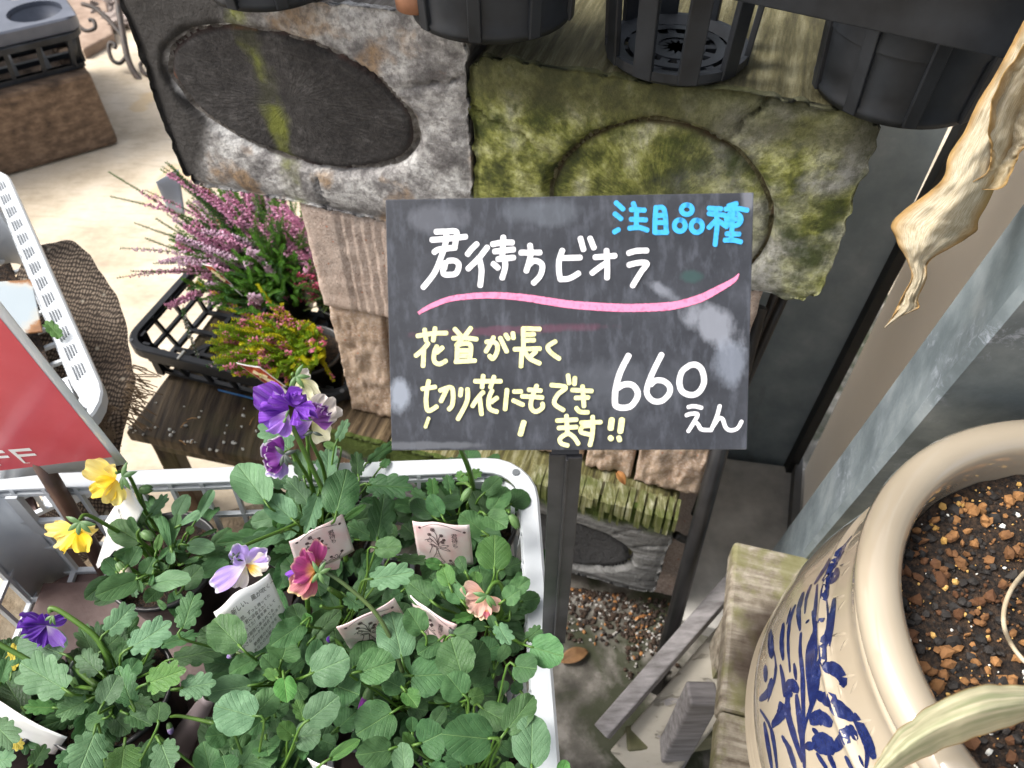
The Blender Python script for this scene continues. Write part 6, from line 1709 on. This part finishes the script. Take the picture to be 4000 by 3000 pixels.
# F1 yellow, upper left
FS = .84; t = .585; f = flo('V1', 'yellow flower in profile against the crate wall', 470, 1880, t); c0_ = (452, 1872)
petal(f, *c0_, t + .003, 152, 150, 130, 'yelp', .15, .5, .14); petal(f, *c0_, t + .003, 118, 70, 110, 'yelp', .1, -.3, .22)
petal(f, *c0_, t, 235, 105, 135, 'yel', -.15, .35, .18); petal(f, *c0_, t - .003, 262, 125, 120, 'yelp', -.1, -.5, .25); petal(f, *c0_, t - .002, 215, 125, 95, 'yel', .2, .1, .12); petal(f, *c0_, t - .004, 190, 80, 70, 'yel', .35, .1, .2)
sepals(f, 478, 1862, t, (75, 20, -60, -95), 60)
stem('V1', [(452, 1848), (485, 1842), (515, 1878), (559, 1983), (590, 2030), (612, 2070)], .545, t)
# F2 yellow, nodding
FS = 1.0
t = .565; f = flo('V1', 'yellow nodding flower at the far left of its plant', 300, 2080, t); c0_ = (305, 2068)
petal(f, *c0_, t + .003, 178, 125, 80, 'yelp', .1, .4, .25); petal(f, *c0_, t + .003, 5, 80, 60, 'yelp', .1, .3, .2); petal(f, *c0_, t, 218, 105, 95, 'yelp', .1, .2, .2)
petal(f, *c0_, t - .003, 265, 88, 95, 'yel', -.1, .2, .18); petal(f, *c0_, t - .004, 292, 95, 85, 'yel', .1, -.3, .2); petal(f, *c0_, t - .002, 240, 100, 60, 'yel', .2, .5, .2)
sepals(f, 312, 2040, t - .004, (215, 260, -45, -10, 160), 62)
stem('V1', [(312, 2030), (328, 2012), (366, 2022), (479, 2089), (545, 2140), (580, 2180)], .545, t)
# F3 large ruffled violet
t = .545; f = flo('V2', 'large ruffled violet flower at the top of the tallest stem', 1150, 1600, t); c0_ = ipx(760, 520)
pseed[0] = 40
petal(f, *c0_, t + .004, 143, 150, 150, 'pur', .25, .3, .34, nf=8); petal(f, *c0_, t + .002, 185, 112, 130, 'pur', .15, -.4, .34, nf=7); petal(f, *c0_, t + .001, 215, 112, 125, 'purl', .1, .5, .28, nf=7)
petal(f, *ipx(760, 560), t - .002, 232, 92, 110, 'purl', -.1, -.3, .14, nf=5); petal(f, *ipx(830, 470), t - .004, 88, 62, 110, 'pur', .4, .2, .4, nf=9); petal(f, *ipx(820, 450), t - .003, 50, 62, 90, 'pur', .2, .5, .25, nf=7)
petal(f, *ipx(840, 470), t - .007, -15, 85, 92, 'pur', .2, -.3, .42, nf=9); petal(f, *ipx(830, 480), t - .009, -75, 70, 62, 'pur', .2, .6, .4, nf=9); petal(f, *ipx(770, 430), t - .008, 160, 75, 80, 'pur', .4, -.4, .3, nf=8)
petal(f, *ipx(960, 460), t - .009, -68, 46, 46, 'pur', .3, .3, .2); petal(f, *ipx(700, 330), t - .006, 10, 78, 90, 'pur', .3, .2, .2)
sepals(f, *ipx(720, 600), t - .002, (70, 250), 34)
stem('V2', [ipx(790, 690), ipx(880, 880), ipx(980, 1090), (1265, 1923), (1312, 2021), (1340, 2120), (1352, 2190)], .545, t + .004, r=(.0021, .0017))
# F3b plum and cream
t = .556; f = flo('V2', 'plum and cream flower behind the large violet one', 1235, 1680, t); c0_ = ipx(1060, 640)
petal(f, *c0_, t + .008, 52, 122, 130, 'wht', .1, .3, .18, nf=6); petal(f, *c0_, t + .009, 20, 120, 110, 'wht', .0, -.3, .18, nf=6); petal(f, *c0_, t + .006, -48, 100, 110, 'crm', .1, .2, .14)
petal(f, *c0_, t + .003, 40, 84, 90, 'plum', .3, .2, .28, nf=8); petal(f, *c0_, t + .001, 68, 72, 92, 'plum', .3, -.4, .25, nf=7); petal(f, *c0_, t - .001, 5, 80, 80, 'plum', .2, .4, .3, nf=8)
petal(f, *c0_, t + .003, 200, 72, 100, 'purl', .1, .2, .16); petal(f, *ipx(960, 690), t + .004, 235, 58, 80, 'purl', .1, .2, .14); petal(f, *ipx(900, 720), t + .008, 210, 46, 60, 'crm', .0, .2, .1)
sepals(f, *ipx(860, 590), t - .004, (-12,), 64); sepals(f, *ipx(1065, 790), t - .004, (-20, 200), 42, M_sepd)
stem('V2', [ipx(1045, 780), ipx(1050, 900), ipx(1110, 1040), ipx(1190, 1220), ipx(1240, 1440), (1285, 1960)], .55, t + .004, r=(.0018, .0012))
# F4 plum with white edge
t = .570; f = flo('V2', 'plum flower with crisp white edges, seen from the side', 1080, 1790, t); c0_ = ipx(690, 1090)
petal(f, *c0_, t + .004, 128, 82, 88, 'plumw', .1, .5, .22, nf=5); petal(f, *c0_, t + .002, 150, 84, 84, 'plumw', .4, -.3, .25, nf=5); petal(f, *c0_, t - .002, 195, 70, 96, 'plumw', .2, .3, .2, nf=6)
petal(f, *c0_, t + .002, 237, 100, 84, 'lav', .1, .2, .1); petal(f, *c0_, t - .001, 228, 88, 90, 'plumw', .2, .2, .24, nf=7); petal(f, *c0_, t + .004, 262, 92, 62, 'lav', .0, -.2, .1)
sepals(f, *ipx(700, 1080), t - .004, (140, 20, 250, -75, -50), 52, M_sepd)
stem('V2', [ipx(690, 1060), ipx(760, 1035), ipx(815, 1060), ipx(900, 1200), ipx(1000, 1370), ipx(1060, 1500), (1235, 1960)], .55, t, r=(.0018, .0012))
# F9 pale, nodding at the very top
t = .56; f = flo('V2', 'pale cream flower hanging behind the violet one', 1165, 1480, t); c0_ = ipx(900, 80)
petal(f, *c0_, t + .004, -38, 100, 60, 'crm', .1, .2, .14); petal(f, *c0_, t + .003, -62, 110, 46, 'crm', .1, -.3, .12); petal(f, *c0_, t + .002, 30, 46, 60, 'wht', .2, .2, .2); petal(f, *c0_, t + .002, -95, 66, 36, 'crm', .1, .2, .1)
sepals(f, *ipx(850, 70), t - .002, (-55, 0, 240, 62), 56)
stem('V2', [ipx(800, 60), ipx(815, 30), ipx(825, 120), ipx(840, 300), ipx(930, 560), ipx(1000, 900), ipx(1010, 1100), (1225, 1980)], .55, t + .004, r=(.0016, .0012))
# F5 indigo
t = .548; f = flo('V4', 'indigo flower bending over the brown metal', 200, 2440, t); c0_ = apx(430, 340)
petal(f, *c0_, t + .004, 150, 100, 60, 'ind', .2, .3, .42, nf=8); petal(f, *c0_, t + .002, 172, 92, 62, 'ind', .3, -.3, .45, nf=8); petal(f, *c0_, t, 205, 92, 60, 'ind', .1, .2, .4, nf=8); petal(f, *c0_, t + .003, 240, 88, 82, 'ind', .0, .2, .18)
petal(f, *c0_, t - .002, 95, 50, 52, 'ind', .3, .2, .2); petal(f, *c0_, t + .002, 25, 88, 62, 'ind', .1, .3, .2); petal(f, *c0_, t - .004, -42, 108, 84, 'indl', .1, .2, .12); petal(f, *c0_, t + .001, 265, 80, 62, 'ind', .1, -.2, .2)
sepals(f, *apx(490, 250), t - .006, (250, 210, -80), 40)
stem('V4', [apx(470, 220), apx(465, 180), apx(545, 200), apx(700, 300), apx(870, 430), apx(965, 570), apx(1020, 740)], .556, t, r=(.0022, .0016))
stem('V4', [apx(-160, 420), apx(0, 515), apx(330, 705), apx(520, 905), apx(700, 1000), apx(860, 1035)], .556, .53, r=(.0021, .0017))
stem('V4', [apx(640, 650), apx(760, 790), apx(900, 900)], .556, .565, r=(.0026, .0016)); stem('V4', [apx(700, 900), apx(880, 930)], .555, .565, r=(.0016, .0014))
f = flo('V4', 'spent flower with dark curled sepals', *apx(640, 800), .56); sepals(f, *apx(640, 780), .556, (212, 245, 285, 305), 62); sepals(f, *apx(650, 740), .555, (70, 235, 290), 40, M_sepd)
# F6 lavender with yellow face
t = .553; f = flo('V5', 'lavender flower with a yellow and brown face', 930, 2200, t); c0_ = (960, 2205)
petal(f, *c0_, t + .002, 115, 88, 90, 'lav', .2, .3, .2); petal(f, *c0_, t + .003, 35, 105, 90, 'lav', .1, .2, .16); petal(f, *c0_, t + .003, 10, 100, 90, 'wht', .1, -.2, .14)
petal(f, *c0_, t, 215, 155, 105, 'lav', .1, .3, .14); petal(f, *c0_, t + .002, 245, 100, 90, 'wht', .0, -.2, .16); petal(f, *c0_, t - .004, -25, 78, 52, 'blotch', .25, .1, .08); petal(f, *c0_, t - .001, 140, 52, 60, 'lav', .3, .3, .2)
sepals(f, *dpx(1870, 1000), t - .002, (120, 160, -20, 60, 220), 30, M_sepd)
stem('V2', [(905, 2168), (918, 2150), (960, 2130), (1000, 2112), (1100, 2072), (1170, 2040)], .575, t, r=(.0014, .0012))
# F7 magenta and yellow
t = .535; f = flo('V11', 'magenta and golden flower facing left on a bent dark stem', 1200, 2230, t); c0_ = (1228, 2230)
petal(f, *c0_, t + .003, 82, 128, 92, 'mag', .2, .4, .12, nf=4); petal(f, *c0_, t + .002, 108, 100, 70, 'mag', .3, -.4, .16); petal(f, *c0_, t, 152, 90, 82, 'mag', .3, .2, .2, nf=5); petal(f, *c0_, t + .004, 190, 112, 60, 'pur', .0, .2, .14)
petal(f, *c0_, t - .001, 222, 118, 100, 'magy', .2, .3, .16, nf=5); petal(f, *c0_, t + .001, 250, 112, 86, 'magy', .1, -.2, .14); petal(f, *c0_, t - .002, 205, 86, 56, 'mag', .3, .1, .2)
sepals(f, 1245, 2238, t - .003, (60, 120, 235, -65, 20), 52)
stem('V11', [(1242, 2232), (1262, 2232), (1329, 2270), (1435, 2358), (1494, 2434), (1540, 2530), (1573, 2628)], .560, t, r=(.0017, .0012), mat=M_dstem)
stem('V11', [bpx(1185, 60), bpx(1195, 230)], .556, .555, r=(.0019, .0019)); stem('V11', [bpx(1390, 0), bpx(1500, 70)], .556, .55, r=(.0026, .0018)); stem('V11', [bpx(1310, 160), bpx(1400, 185), bpx(1520, 165)], .56, .56, r=(.0013, .0013))
# F8 peach
t = .548; f = flo('V7', 'peach coloured flower turned away, on a hooked stem', 1880, 2330, t); c0_ = cpx(1180, 60)
petal(f, *c0_, t + .003, 160, 102, 80, 'pea', .1, .3, .14); petal(f, *c0_, t + .002, 195, 84, 80, 'pea', .1, -.2, .14); petal(f, *c0_, t + .001, 230, 92, 90, 'pea', .1, .2, .12); petal(f, *c0_, t, 262, 92, 84, 'pea', .2, .3, .16, nf=6); petal(f, *c0_, t + .001, -50, 76, 76, 'pea', .1, -.2, .14); petal(f, *cpx(1190, 180), t - .002, 268, 36, 34, 'magy', .5, 0, .2)
sepals(f, *cpx(1190, 60), t - .004, (172, 215, -70, -50), 58)
stem('V7', [cpx(1190, 50), cpx(1240, -40), cpx(1300, -60), cpx(1345, 20), cpx(1358, 120), cpx(1330, 220), cpx(1290, 275)], .560, t, r=(.0022, .0013))
# stem going up behind the board
stem('V3', [gpx(820, -80), gpx(888, 130), gpx(960, 300), gpx(1000, 440), gpx(1020, 570)], .556, .52, r=(.0024, .0017))
# buds
def bud(key, label, px, py, t, ang, L, W, mat, tipL=0, tipmat=None, stempts=None, dark=False):
    f = flo(key, label, px, py, t); k = t / FPX; a = radians(ang); d_ = RT * cos(a) + UP * sin(a); b = D(px, py, t)
    P = [b + d_ * (L * k * i / 8) for i in range(9)]; r = [W * k / 2 * max(.08, sin(pi * (.1 + .85 * i / 8)) ** .7) for i in range(9)]
    if tipmat:
        mb = MB(); N0 = 9; P2 = [b + d_ * ((L * .35 + tipL * i / 8) * k) for i in range(9)]; r2 = [W * .52 * k * max(.05, sin(pi * (.18 + .8 * i / 8)) ** .6) for i in range(9)]
        mb.tube(P2, r2, 12); mb.uv = {i: ((i % 12) / 12, (i // 12) / 9) for i in range(len(mb.v))}; obj('closed_petal', mb, PM[tipmat], f, smooth=True)
    for q_ in range(5):
        o_ = 2 * pi * q_ / 5; s_ = RT * -sin(a) + UP * cos(a); m_ = (s_ * cos(o_) - FW * sin(o_)); tt_ = d_.cross(m_)
        mb = MB(); mb.grid(lambda u, v_: b + d_ * (v_ * L * k) + m_ * (W * .5 * k * sin(pi * (.12 + .8 * v_)) ** .6 * (1 - .3 * abs(u - .5) * 2)) + tt_ * ((u - .5) * W * .75 * k * sin(pi * (.15 + .84 * v_))), 4, 8); mb.uv = {}
        obj('sepal', mb, M_sepd if dark else M_sep, f, smooth=True)
    if stempts: stem(key, stempts, .558, t, r=(.0015, .0010), mat=M_dstem if dark else M_stem)
bud('V6', 'magenta violet bud hanging from a dark hooked stem', *cpx(110, 920), .535, 250, 66, 40, 0, 105, 'vbud', [cpx(115, 915), cpx(150, 898), cpx(215, 925), cpx(380, 1010)])
bud('V6', 'small violet bud lying on a leaf', *cpx(480, 865), .552, -5, 44, 24, 0, 28, 'ind', [cpx(480, 862), cpx(440, 900), cpx(410, 960)])
bud('V5', 'small half open violet bud', *bpx(1440, 460), .552, 190, 34, 26, 0, 22, 'ind', [bpx(1420, 455), bpx(1490, 510), bpx(1560, 620)])
bud('V10', 'green bud with a violet tip', *cpx(1240, 1310), .535, 255, 50, 22, 0, 34, 'vbud', [cpx(1245, 1305), cpx(1180, 1390)])
bud('V3', 'green bud in the back right viola', *gpx(990, 530), .572, 235, 62, 34, 0, 0, None, [gpx(995, 525), gpx(940, 480), gpx(860, 485)])
bud('V3', 'green bud near the right wall of the crate', *gpx(1385, 790), .585, 300, 66, 38, 0, 0, None, [gpx(1375, 770), gpx(1340, 740)])
bud('V7', 'slate green bud in front of the turned pink label', *cpx(850, 365), .54, 300, 46, 30, 0, 0, None, None, True)
bud('V6', 'dark tipped bud pointing up', *cpx(1085, 1200), .54, 92, 62, 26, 0, 0, None, None, True)
bud('V5', 'green bud standing at the bottom', *bpx(505, 1520), .535, 92, 54, 22, 0, 0, None, None)
bud('V5', 'pale green bud on a short stem', *bpx(925, 1470), .535, 25, 40, 22, 0, 0, None, [bpx(1000, 1430), bpx(960, 1540)])
bud('V4', 'lilac bud with a pale sepal', *apx(1560, 1240), .545, 285, 40, 24, 0, 34, 'lav', [apx(1580, 1185), apx(1680, 1180), apx(1990, 1245)])
bud('V1', 'white bud in long green sepals', *dpx(480, 1050), .568, 310, 62, 40, 0, 62, 'wht', [dpx(450, 1000), dpx(620, 1110), dpx(760, 1200)])
bud('V1', 'green star shaped calyx', *dpx(770, 690), .565, 330, 54, 40, 0, 0, None, [dpx(740, 660), dpx(715, 720), dpx(780, 820), dpx(950, 935)])
bud('V1', 'small green bud against the crate wall', *dpx(740, 200), .60, 10, 52, 40, 0, 0, None, [dpx(745, 230), dpx(800, 400)])
bud('V5', 'spent slate coloured bud on a thick stem', *bpx(520, 585), .545, 215, 40, 22, 0, 26, 'lav', [bpx(530, 590), bpx(570, 605), bpx(700, 710), bpx(880, 830)], True)
bud('V6', 'slate coloured spent bud beside a round leaf', *cpx(535, 1390), .54, 110, 44, 22, 0, 0, None, None, True)

# ================================================================== heathers
def heathermats():
    def fm(nm, a, b, tr=.4): return simple(nm, a, b, 300, .6, trans=tr, coord='Object')
    return {'green': fm('heath_green', (.035, .11, .03), (.07, .19, .04)), 'bright': fm('bright_heath_green', (.07, .20, .02), (.12, .30, .035)), 'yel': fm('golden_heath', (.46, .47, .012), (.66, .62, .02)), 'ygr': fm('lime_heath', (.17, .30, .012), (.27, .40, .02)),
            'pink': fm('pink_floret', (.60, .26, .44), (.76, .46, .60)), 'lil': fm('pale_floret', (.62, .42, .56), (.76, .60, .70)), 'rose': fm('rose_floret', (.66, .15, .30), (.78, .34, .44)), 'brown': fm('brown_floret', (.36, .16, .09), (.50, .26, .16)), 'red': fm('crimson_floret', (.42, .03, .10), (.55, .10, .2)), 'grey': fm('faded_floret', (.34, .35, .33), (.5, .5, .47)),
            'stem': simple('heather_stem', (.10, .06, .03), (.16, .12, .05), 80, .8)}
HM = heathermats()
def sprig(parent, base, tip, g, f, f0=.35, f1=.95, bend=.01, dens=1., nl=.0062, fl=.0062, tipgreen=True, fw=1.15, fp=.62, nw=.2):
    base, tip = V(base), V(tip); L = (tip - base).length; sag = V((rnd(-1, 1), rnd(-1, 1), rnd(.2, 1))) * bend
    N = max(8, int(L / .0026 * dens)); P = []
    for i in range(N + 1): u = i / N; P.append(base + (tip - base) * u + sag * sin(pi * u))
    mb = MB(); mb.tube([P[int(i * N / 6)] for i in range(7)], [.0009, .0008, .0008, .0007, .0006, .0005, .0003], 4, 1); fb = MB(); k = rnd(0, 6)
    for i in range(2, N + 1):
        u = i / N; d_ = (P[min(i + 1, N)] - P[i - 1]).normalized(); a0 = d_.orthogonal().normalized(); b0 = d_.cross(a0)
        inf = f and f0 < u < f1
        for q_ in range(4):
            k += 2.4; o = a0 * cos(k) + b0 * sin(k)
            if inf and rnd(0, 1) < fp:
                dr = (o * 1.0 + d_ * .15 + V((0, 0, -.35)) + V((rnd(-.2, .2), rnd(-.2, .2), rnd(-.2, .2)))).normalized(); l = fl * rnd(.75, 1.2) * (1.15 - .5 * u); w = l * .34 * fw; c = P[i]; sx = dr.cross(d_).normalized(); sy = dr.cross(sx)
                fb.add([c + dr * l * .12, c + dr * l * .5 + sx * w, c + dr * l * .5 - sx * .5 * w + sy * w * .87, c + dr * l * .5 - sx * .5 * w - sy * w * .87, c + dr * l], [(0, 1, 2), (0, 2, 3), (0, 3, 1), (4, 2, 1), (4, 3, 2), (4, 1, 3)])
            else:
                dr = (o + d_ * .9).normalized(); l = nl * rnd(.7, 1.15) * (1.1 - .55 * u); w = l * nw; sx = dr.cross(d_).normalized(); c = P[i]
                mb.add([c, c + dr * l * .5 + sx * w, c + dr * l, c + dr * l * .5 - sx * w, c + dr * l * .55 + dr.cross(sx) * w * .8], [(0, 1, 4), (0, 4, 3), (1, 2, 4), (4, 2, 3)])
    o = obj('sprig', mb, [HM[g], HM['stem']], parent)
    if fb.v: obj('blossom', fb, HM[f], o)
    return o
def heather(label, cpx_, z0=.31):
    c = cpx_; c = V((c.x, c.y, .237)); t = thing('heather_plant', label, 'heather', c, 'potted heathers in the black tray')
    mb = MB(); mb.lathe([(0, 0), (.034, 0), (.046, .072), (.049, .072), (.049, .078), (.045, .078), (.044, .06), (0, .06)], c, 32); obj('pot', mb, M_pot, t, smooth=True)
    mb = MB(); mb.lathe([(.0, .068), (.044, .066)], c, 24); obj('soil', mb, M_soil, t); return t, c + V((0, 0, .07))
hp = lambda a, b: (400 + a * .425, 600 + b * .425)
h2 = lambda a, b: (400 + a * .425, 1050 + b * .425)
TA, ca = heather('tall heather with long pink flower spikes under the grey sleeper', HF + E1 * .165 + E2 * .20)
TB, cb_ = heather('golden yellow heather with rose flowers at the front of the black tray', HF + E1 * .285 + E2 * .055)
TC, cc_ = heather('dark reddish green heather at the back beside the bricks', HF + E1 * .290 + E2 * .175)
random.seed(31)
def sp(t, c, tipx, z, g, f, spread=.02, **k):
    b = c + V((rnd(-spread, spread), rnd(-spread, spread), 0)); return sprig(t, b, Zp(*tipx, z), g, f, **k)
for tx, ty, z, g, f, kw in [(60,170,.42,'green','pink',dict(f0=.55,f1=.80)),(80,395,.41,'green','pink',dict(f0=.6,f1=.82,dens=.9)),(540,150,.44,'bright','pink',dict(f0=.4)),(600,90,.45,'green',None,dict(nl=.009)),
    (400,340,.42,'green','pink',dict(f0=.5)),(690,0,.44,'green','brown',dict(f0=.55)),(830,350,.40,'green','pink',dict(f0=.5)),(1070,345,.40,'bright','pink',dict(f0=.4,fl=.007)),(1110,420,.40,'bright','pink',dict(f0=.3,fl=.007)),(910,330,.40,'green','brown',dict(f0=.6,fl=.007)),(980,420,.39,'green','brown',dict(f0=.6,fl=.007)),
    (1440,650,.38,'bright','pink',dict(f0=.4,fl=.007)),(1320,900,.38,'bright','lil',dict(f0=.4,fl=.007)),(1130,820,.39,'green','pink',dict(f0=.3,fl=.006)),(1090,670,.39,'green','pink',dict(f0=.6,fl=.006)),(600,560,.41,'green','lil',dict(f0=.3,fl=.006)),(640,760,.41,'green','lil',dict(f0=.3,fl=.007)),(700,640,.41,'green','pink',dict(f0=.3,fl=.007)),(860,700,.40,'green','lil',dict(f0=.3,fl=.007)),(900,850,.40,'green','lil',dict(f0=.3,fl=.007)),(980,760,.40,'green','pink',dict(f0=.35,fl=.007)),(960,960,.38,'green','lil',dict(f0=.4,fl=.006)),
    (400,780,.38,'green',None,{}),(300,640,.40,'green',None,{}),(500,600,.40,'green',None,{}),(640,120,.44,'green',None,dict(nl=.008)),(740,300,.42,'green',None,dict(nl=.009)),(1500,1060,.37,'bright','lil',dict(f0=.85,f1=1.0,fl=.006)),(560,130,.44,'green','pink',dict(f0=.5)),
    (175,870,.40,'green','lil',dict(f0=.4,dens=.8)),(270,1080,.38,'green','pink',dict(f0=.4,dens=.8)),(145,1140,.38,'green','pink',dict(f0=.4,dens=.8)),(385,1090,.37,'green','lil',dict(f0=.3)),(590,1410,.33,'green','pink',dict(f0=.6,f1=1.0,fl=.008,bend=.02)),(480,1010,.38,'green','lil',dict(f0=.3)),(620,1010,.38,'green','lil',dict(f0=.3))]:
    kw['fp'] = .85 if tx > 420 else .5; kw['fl'] = kw.get('fl', .0065) * (1.2 if tx > 420 else .95); kw['bend'] = kw.get('bend', .016); sp(TA, ca, hp(tx, ty), z, g, f, **kw)
for k in range(330):
    a = rnd(0, 2 * pi); r = sqrt(rnd(0, 1)); px, py = 960 + 300 * r * cos(a), 960 + 270 * r * sin(a); z_ = rnd(.33, .41) - .03 * r
    if px > 1270: continue
    pink = rnd(0, 1) < (.26 if px < 980 or py < 860 else .10)
    tp0 = Zp(px, py, z_); bs = tp0 * .62 + ca * .38; bs.z = max(.30, z_ - rnd(.05, .08)); bs.z = min(bs.z, z_ - .03)
    sprig(TA, bs, tp0, random.choice(['green', 'bright', 'bright']), random.choice(['pink', 'pink', 'lil']) if pink else None, f0=.4, bend=.010, nl=.0075, fl=.009, fp=.85, dens=.8, nw=.24)
for k in range(90):
    a = rnd(0, 2 * pi); r = rnd(.01, .085) ; h = rnd(.03, .10) * (1.15 - r * 5); t_ = ca + V((r * cos(a), r * sin(a) - .005, max(.02, h))); sprig(TA, ca + V((rnd(-.02, .02), rnd(-.02, .02), 0)), t_, random.choice(['green', 'bright', 'bright']), None, bend=.008, nl=.006)
for px, py in ((1000, 1010), (1080, 990), (1150, 1020), (990, 1100), (1060, 1120), (1130, 1090), (960, 950), (1050, 900), (1120, 930), (1020, 1160), (900, 1000), (1160, 960), (1080, 1060), (860, 940), (940, 860)):
    for q_ in range(5): sprig(TA, ca + V((rnd(-.02, .02), rnd(-.02, .02), 0)), Zp(px + rnd(-30, 30), py + rnd(-30, 30), .36), 'bright', None, bend=.008, nl=.006)
for tx, ty, z in ((1530,450,.37),(1620,455,.37),(1650,440,.37),(1740,560,.36),(1790,700,.36),(1560,620,.37),(1700,620,.37),(1640,880,.36),(1600,740,.37),(1480,540,.37),(1820,800,.36),(1700,800,.36)):
    sp(TC, cc_, hp(tx, ty), z, 'bright', 'pink', f0=.3, fl=.0095, fp=.85)
for tx, ty, z in ((1700,1150,.35),(1730,1200,.35),(1820,1080,.35),(1880,920,.35),(1860,1240,.34),(1890,1050,.35),(1820,1280,.34),(1660,1010,.35),(1740,1330,.33)):
    sp(TC, cc_, hp(tx, ty), z, 'green', 'red', f0=.5, dens=.7, fw=.8)
for k in range(120):
    a = rnd(0, 2 * pi); r = rnd(.005, .06); t_ = cc_ + V((r * cos(a) - .01, r * sin(a) - .02, rnd(.02, .08))); sprig(TC, cc_ + V((rnd(-.02, .02), rnd(-.02, .02), 0)), t_, random.choice(['green', 'green', 'bright']), random.choice([None, None, 'red']), f0=.7, bend=.008, nl=.005, dens=.9)
for tx, ty, z, g, f, kw in [(870,120,.345,'yel','rose',dict(f0=.12,f1=.88)),(1430,150,.38,'yel','rose',dict(f0=.3,f1=.7)),(1130,365,.355,'yel','rose',dict(f0=.3,f1=.8)),(1015,515,.345,'yel','rose',dict(f0=.3,f1=.9)),(965,675,.335,'yel','rose',dict(f0=.3,f1=.9)),(850,260,.335,'green','lil',dict(f0=.2,f1=.95,fl=.006)),(970,890,.325,'green','lil',dict(f0=.6,f1=1,fl=.006)),
    (1280,500,.35,'yel','rose',{}),(1700,400,.36,'yel','rose',{}),(1880,510,.35,'yel','rose',{}),(1550,330,.37,'yel','rose',{}),(1930,880,.34,'yel','rose',dict(fl=.006)),(1700,1060,.33,'yel','rose',dict(fl=.006)),(2050,640,.34,'yel','rose',{}),(2120,1020,.32,'yel','rose',dict(f0=.85,f1=1.)),(1650,330,.365,'yel','rose',{}),(1440,420,.365,'yel','rose',{}),(1180,760,.34,'yel','rose',{}),(1450,700,.36,'yel','rose',{}),(1850,620,.35,'yel','rose',{}),(1800,760,.345,'yel','rose',{}),(1380,560,.36,'yel','rose',{}),(1200,650,.345,'yel','rose',{}),(1500,760,.355,'yel','rose',{})]:
    kw.setdefault('fp', .42); kw.setdefault('f0', .5); kw.setdefault('nw', .34); kw.setdefault('nl', .007); sp(TB, cb_, h2(tx, ty), z, g, f, **kw)
for k in range(420):
    a, b = rnd(1000, 2080), rnd(450, 1000)
    if (a - 1500) ** 2 / 520 ** 2 + (b - 700) ** 2 / 330 ** 2 > 1.1: continue
    tp0 = Zp(*h2(a, b), rnd(.33, .375)); bs = tp0 * .6 + cb_ * .4; bs.z = min(bs.z, tp0.z - .035); sprig(TB, bs, tp0, random.choice(['yel', 'ygr', 'ygr']), random.choice([None, None, 'rose']), f0=.55, bend=.008, nl=.0065, fp=.5, nw=.34)
random.seed(4)
# drooping grey spent sprig and a dark one inside the tray
TD = TB
sprig(TA, Zp(*h2(740, 330), .30), Zp(*h2(880, 800), .262), 'green', 'grey', f0=.2, f1=1., fl=.005, bend=.004)
sprig(TA, Zp(*h2(840, 150), .31), Zp(*h2(800, 260), .30), 'green', 'red', f0=.2, f1=1.)
# clear label at the back of the tall heather
M_clr = simple('pale_blue_label', (.45, .50, .56), (.52, .57, .62), 10, .3, trans=.3)
mb = MB(); q4 = [Zp(*hp(490, 260), .40), Zp(*hp(700, 140), .40), Zp(*hp(760, 560), .34), Zp(*hp(600, 520), .34)]
mb.grid(lambda a, b: bil([q4[0], q4[1], q4[2], q4[3]], a, b), 6, 6); mb.uv = {}
obj('plant_label', mb, M_clr, smooth=True, solid=.0006, label='pale bluish label with rounded corners at the back of the tall pink heather', cat='plant label')
# viola seedling leaf on the slotted rim
mb = MB(); 
o = bpy.data.objects.new('leaf', LM[('l', 1, 'f')]); b = Zp(235, 1320, .567); tp_ = Zp(190, 1268, .575); d_ = (tp_ - b); L = d_.length * 1.3; d_.normalize(); s_ = d_.cross(EZ).normalized()
M3 = Matrix((s_ * .016, d_ * L, s_.cross(d_) * L)).transposed().to_4x4(); M3.translation = b
link(o, None, W=M3); tagit(o, 'small bright green leaf lying on the slotted white rim', 'leaf')
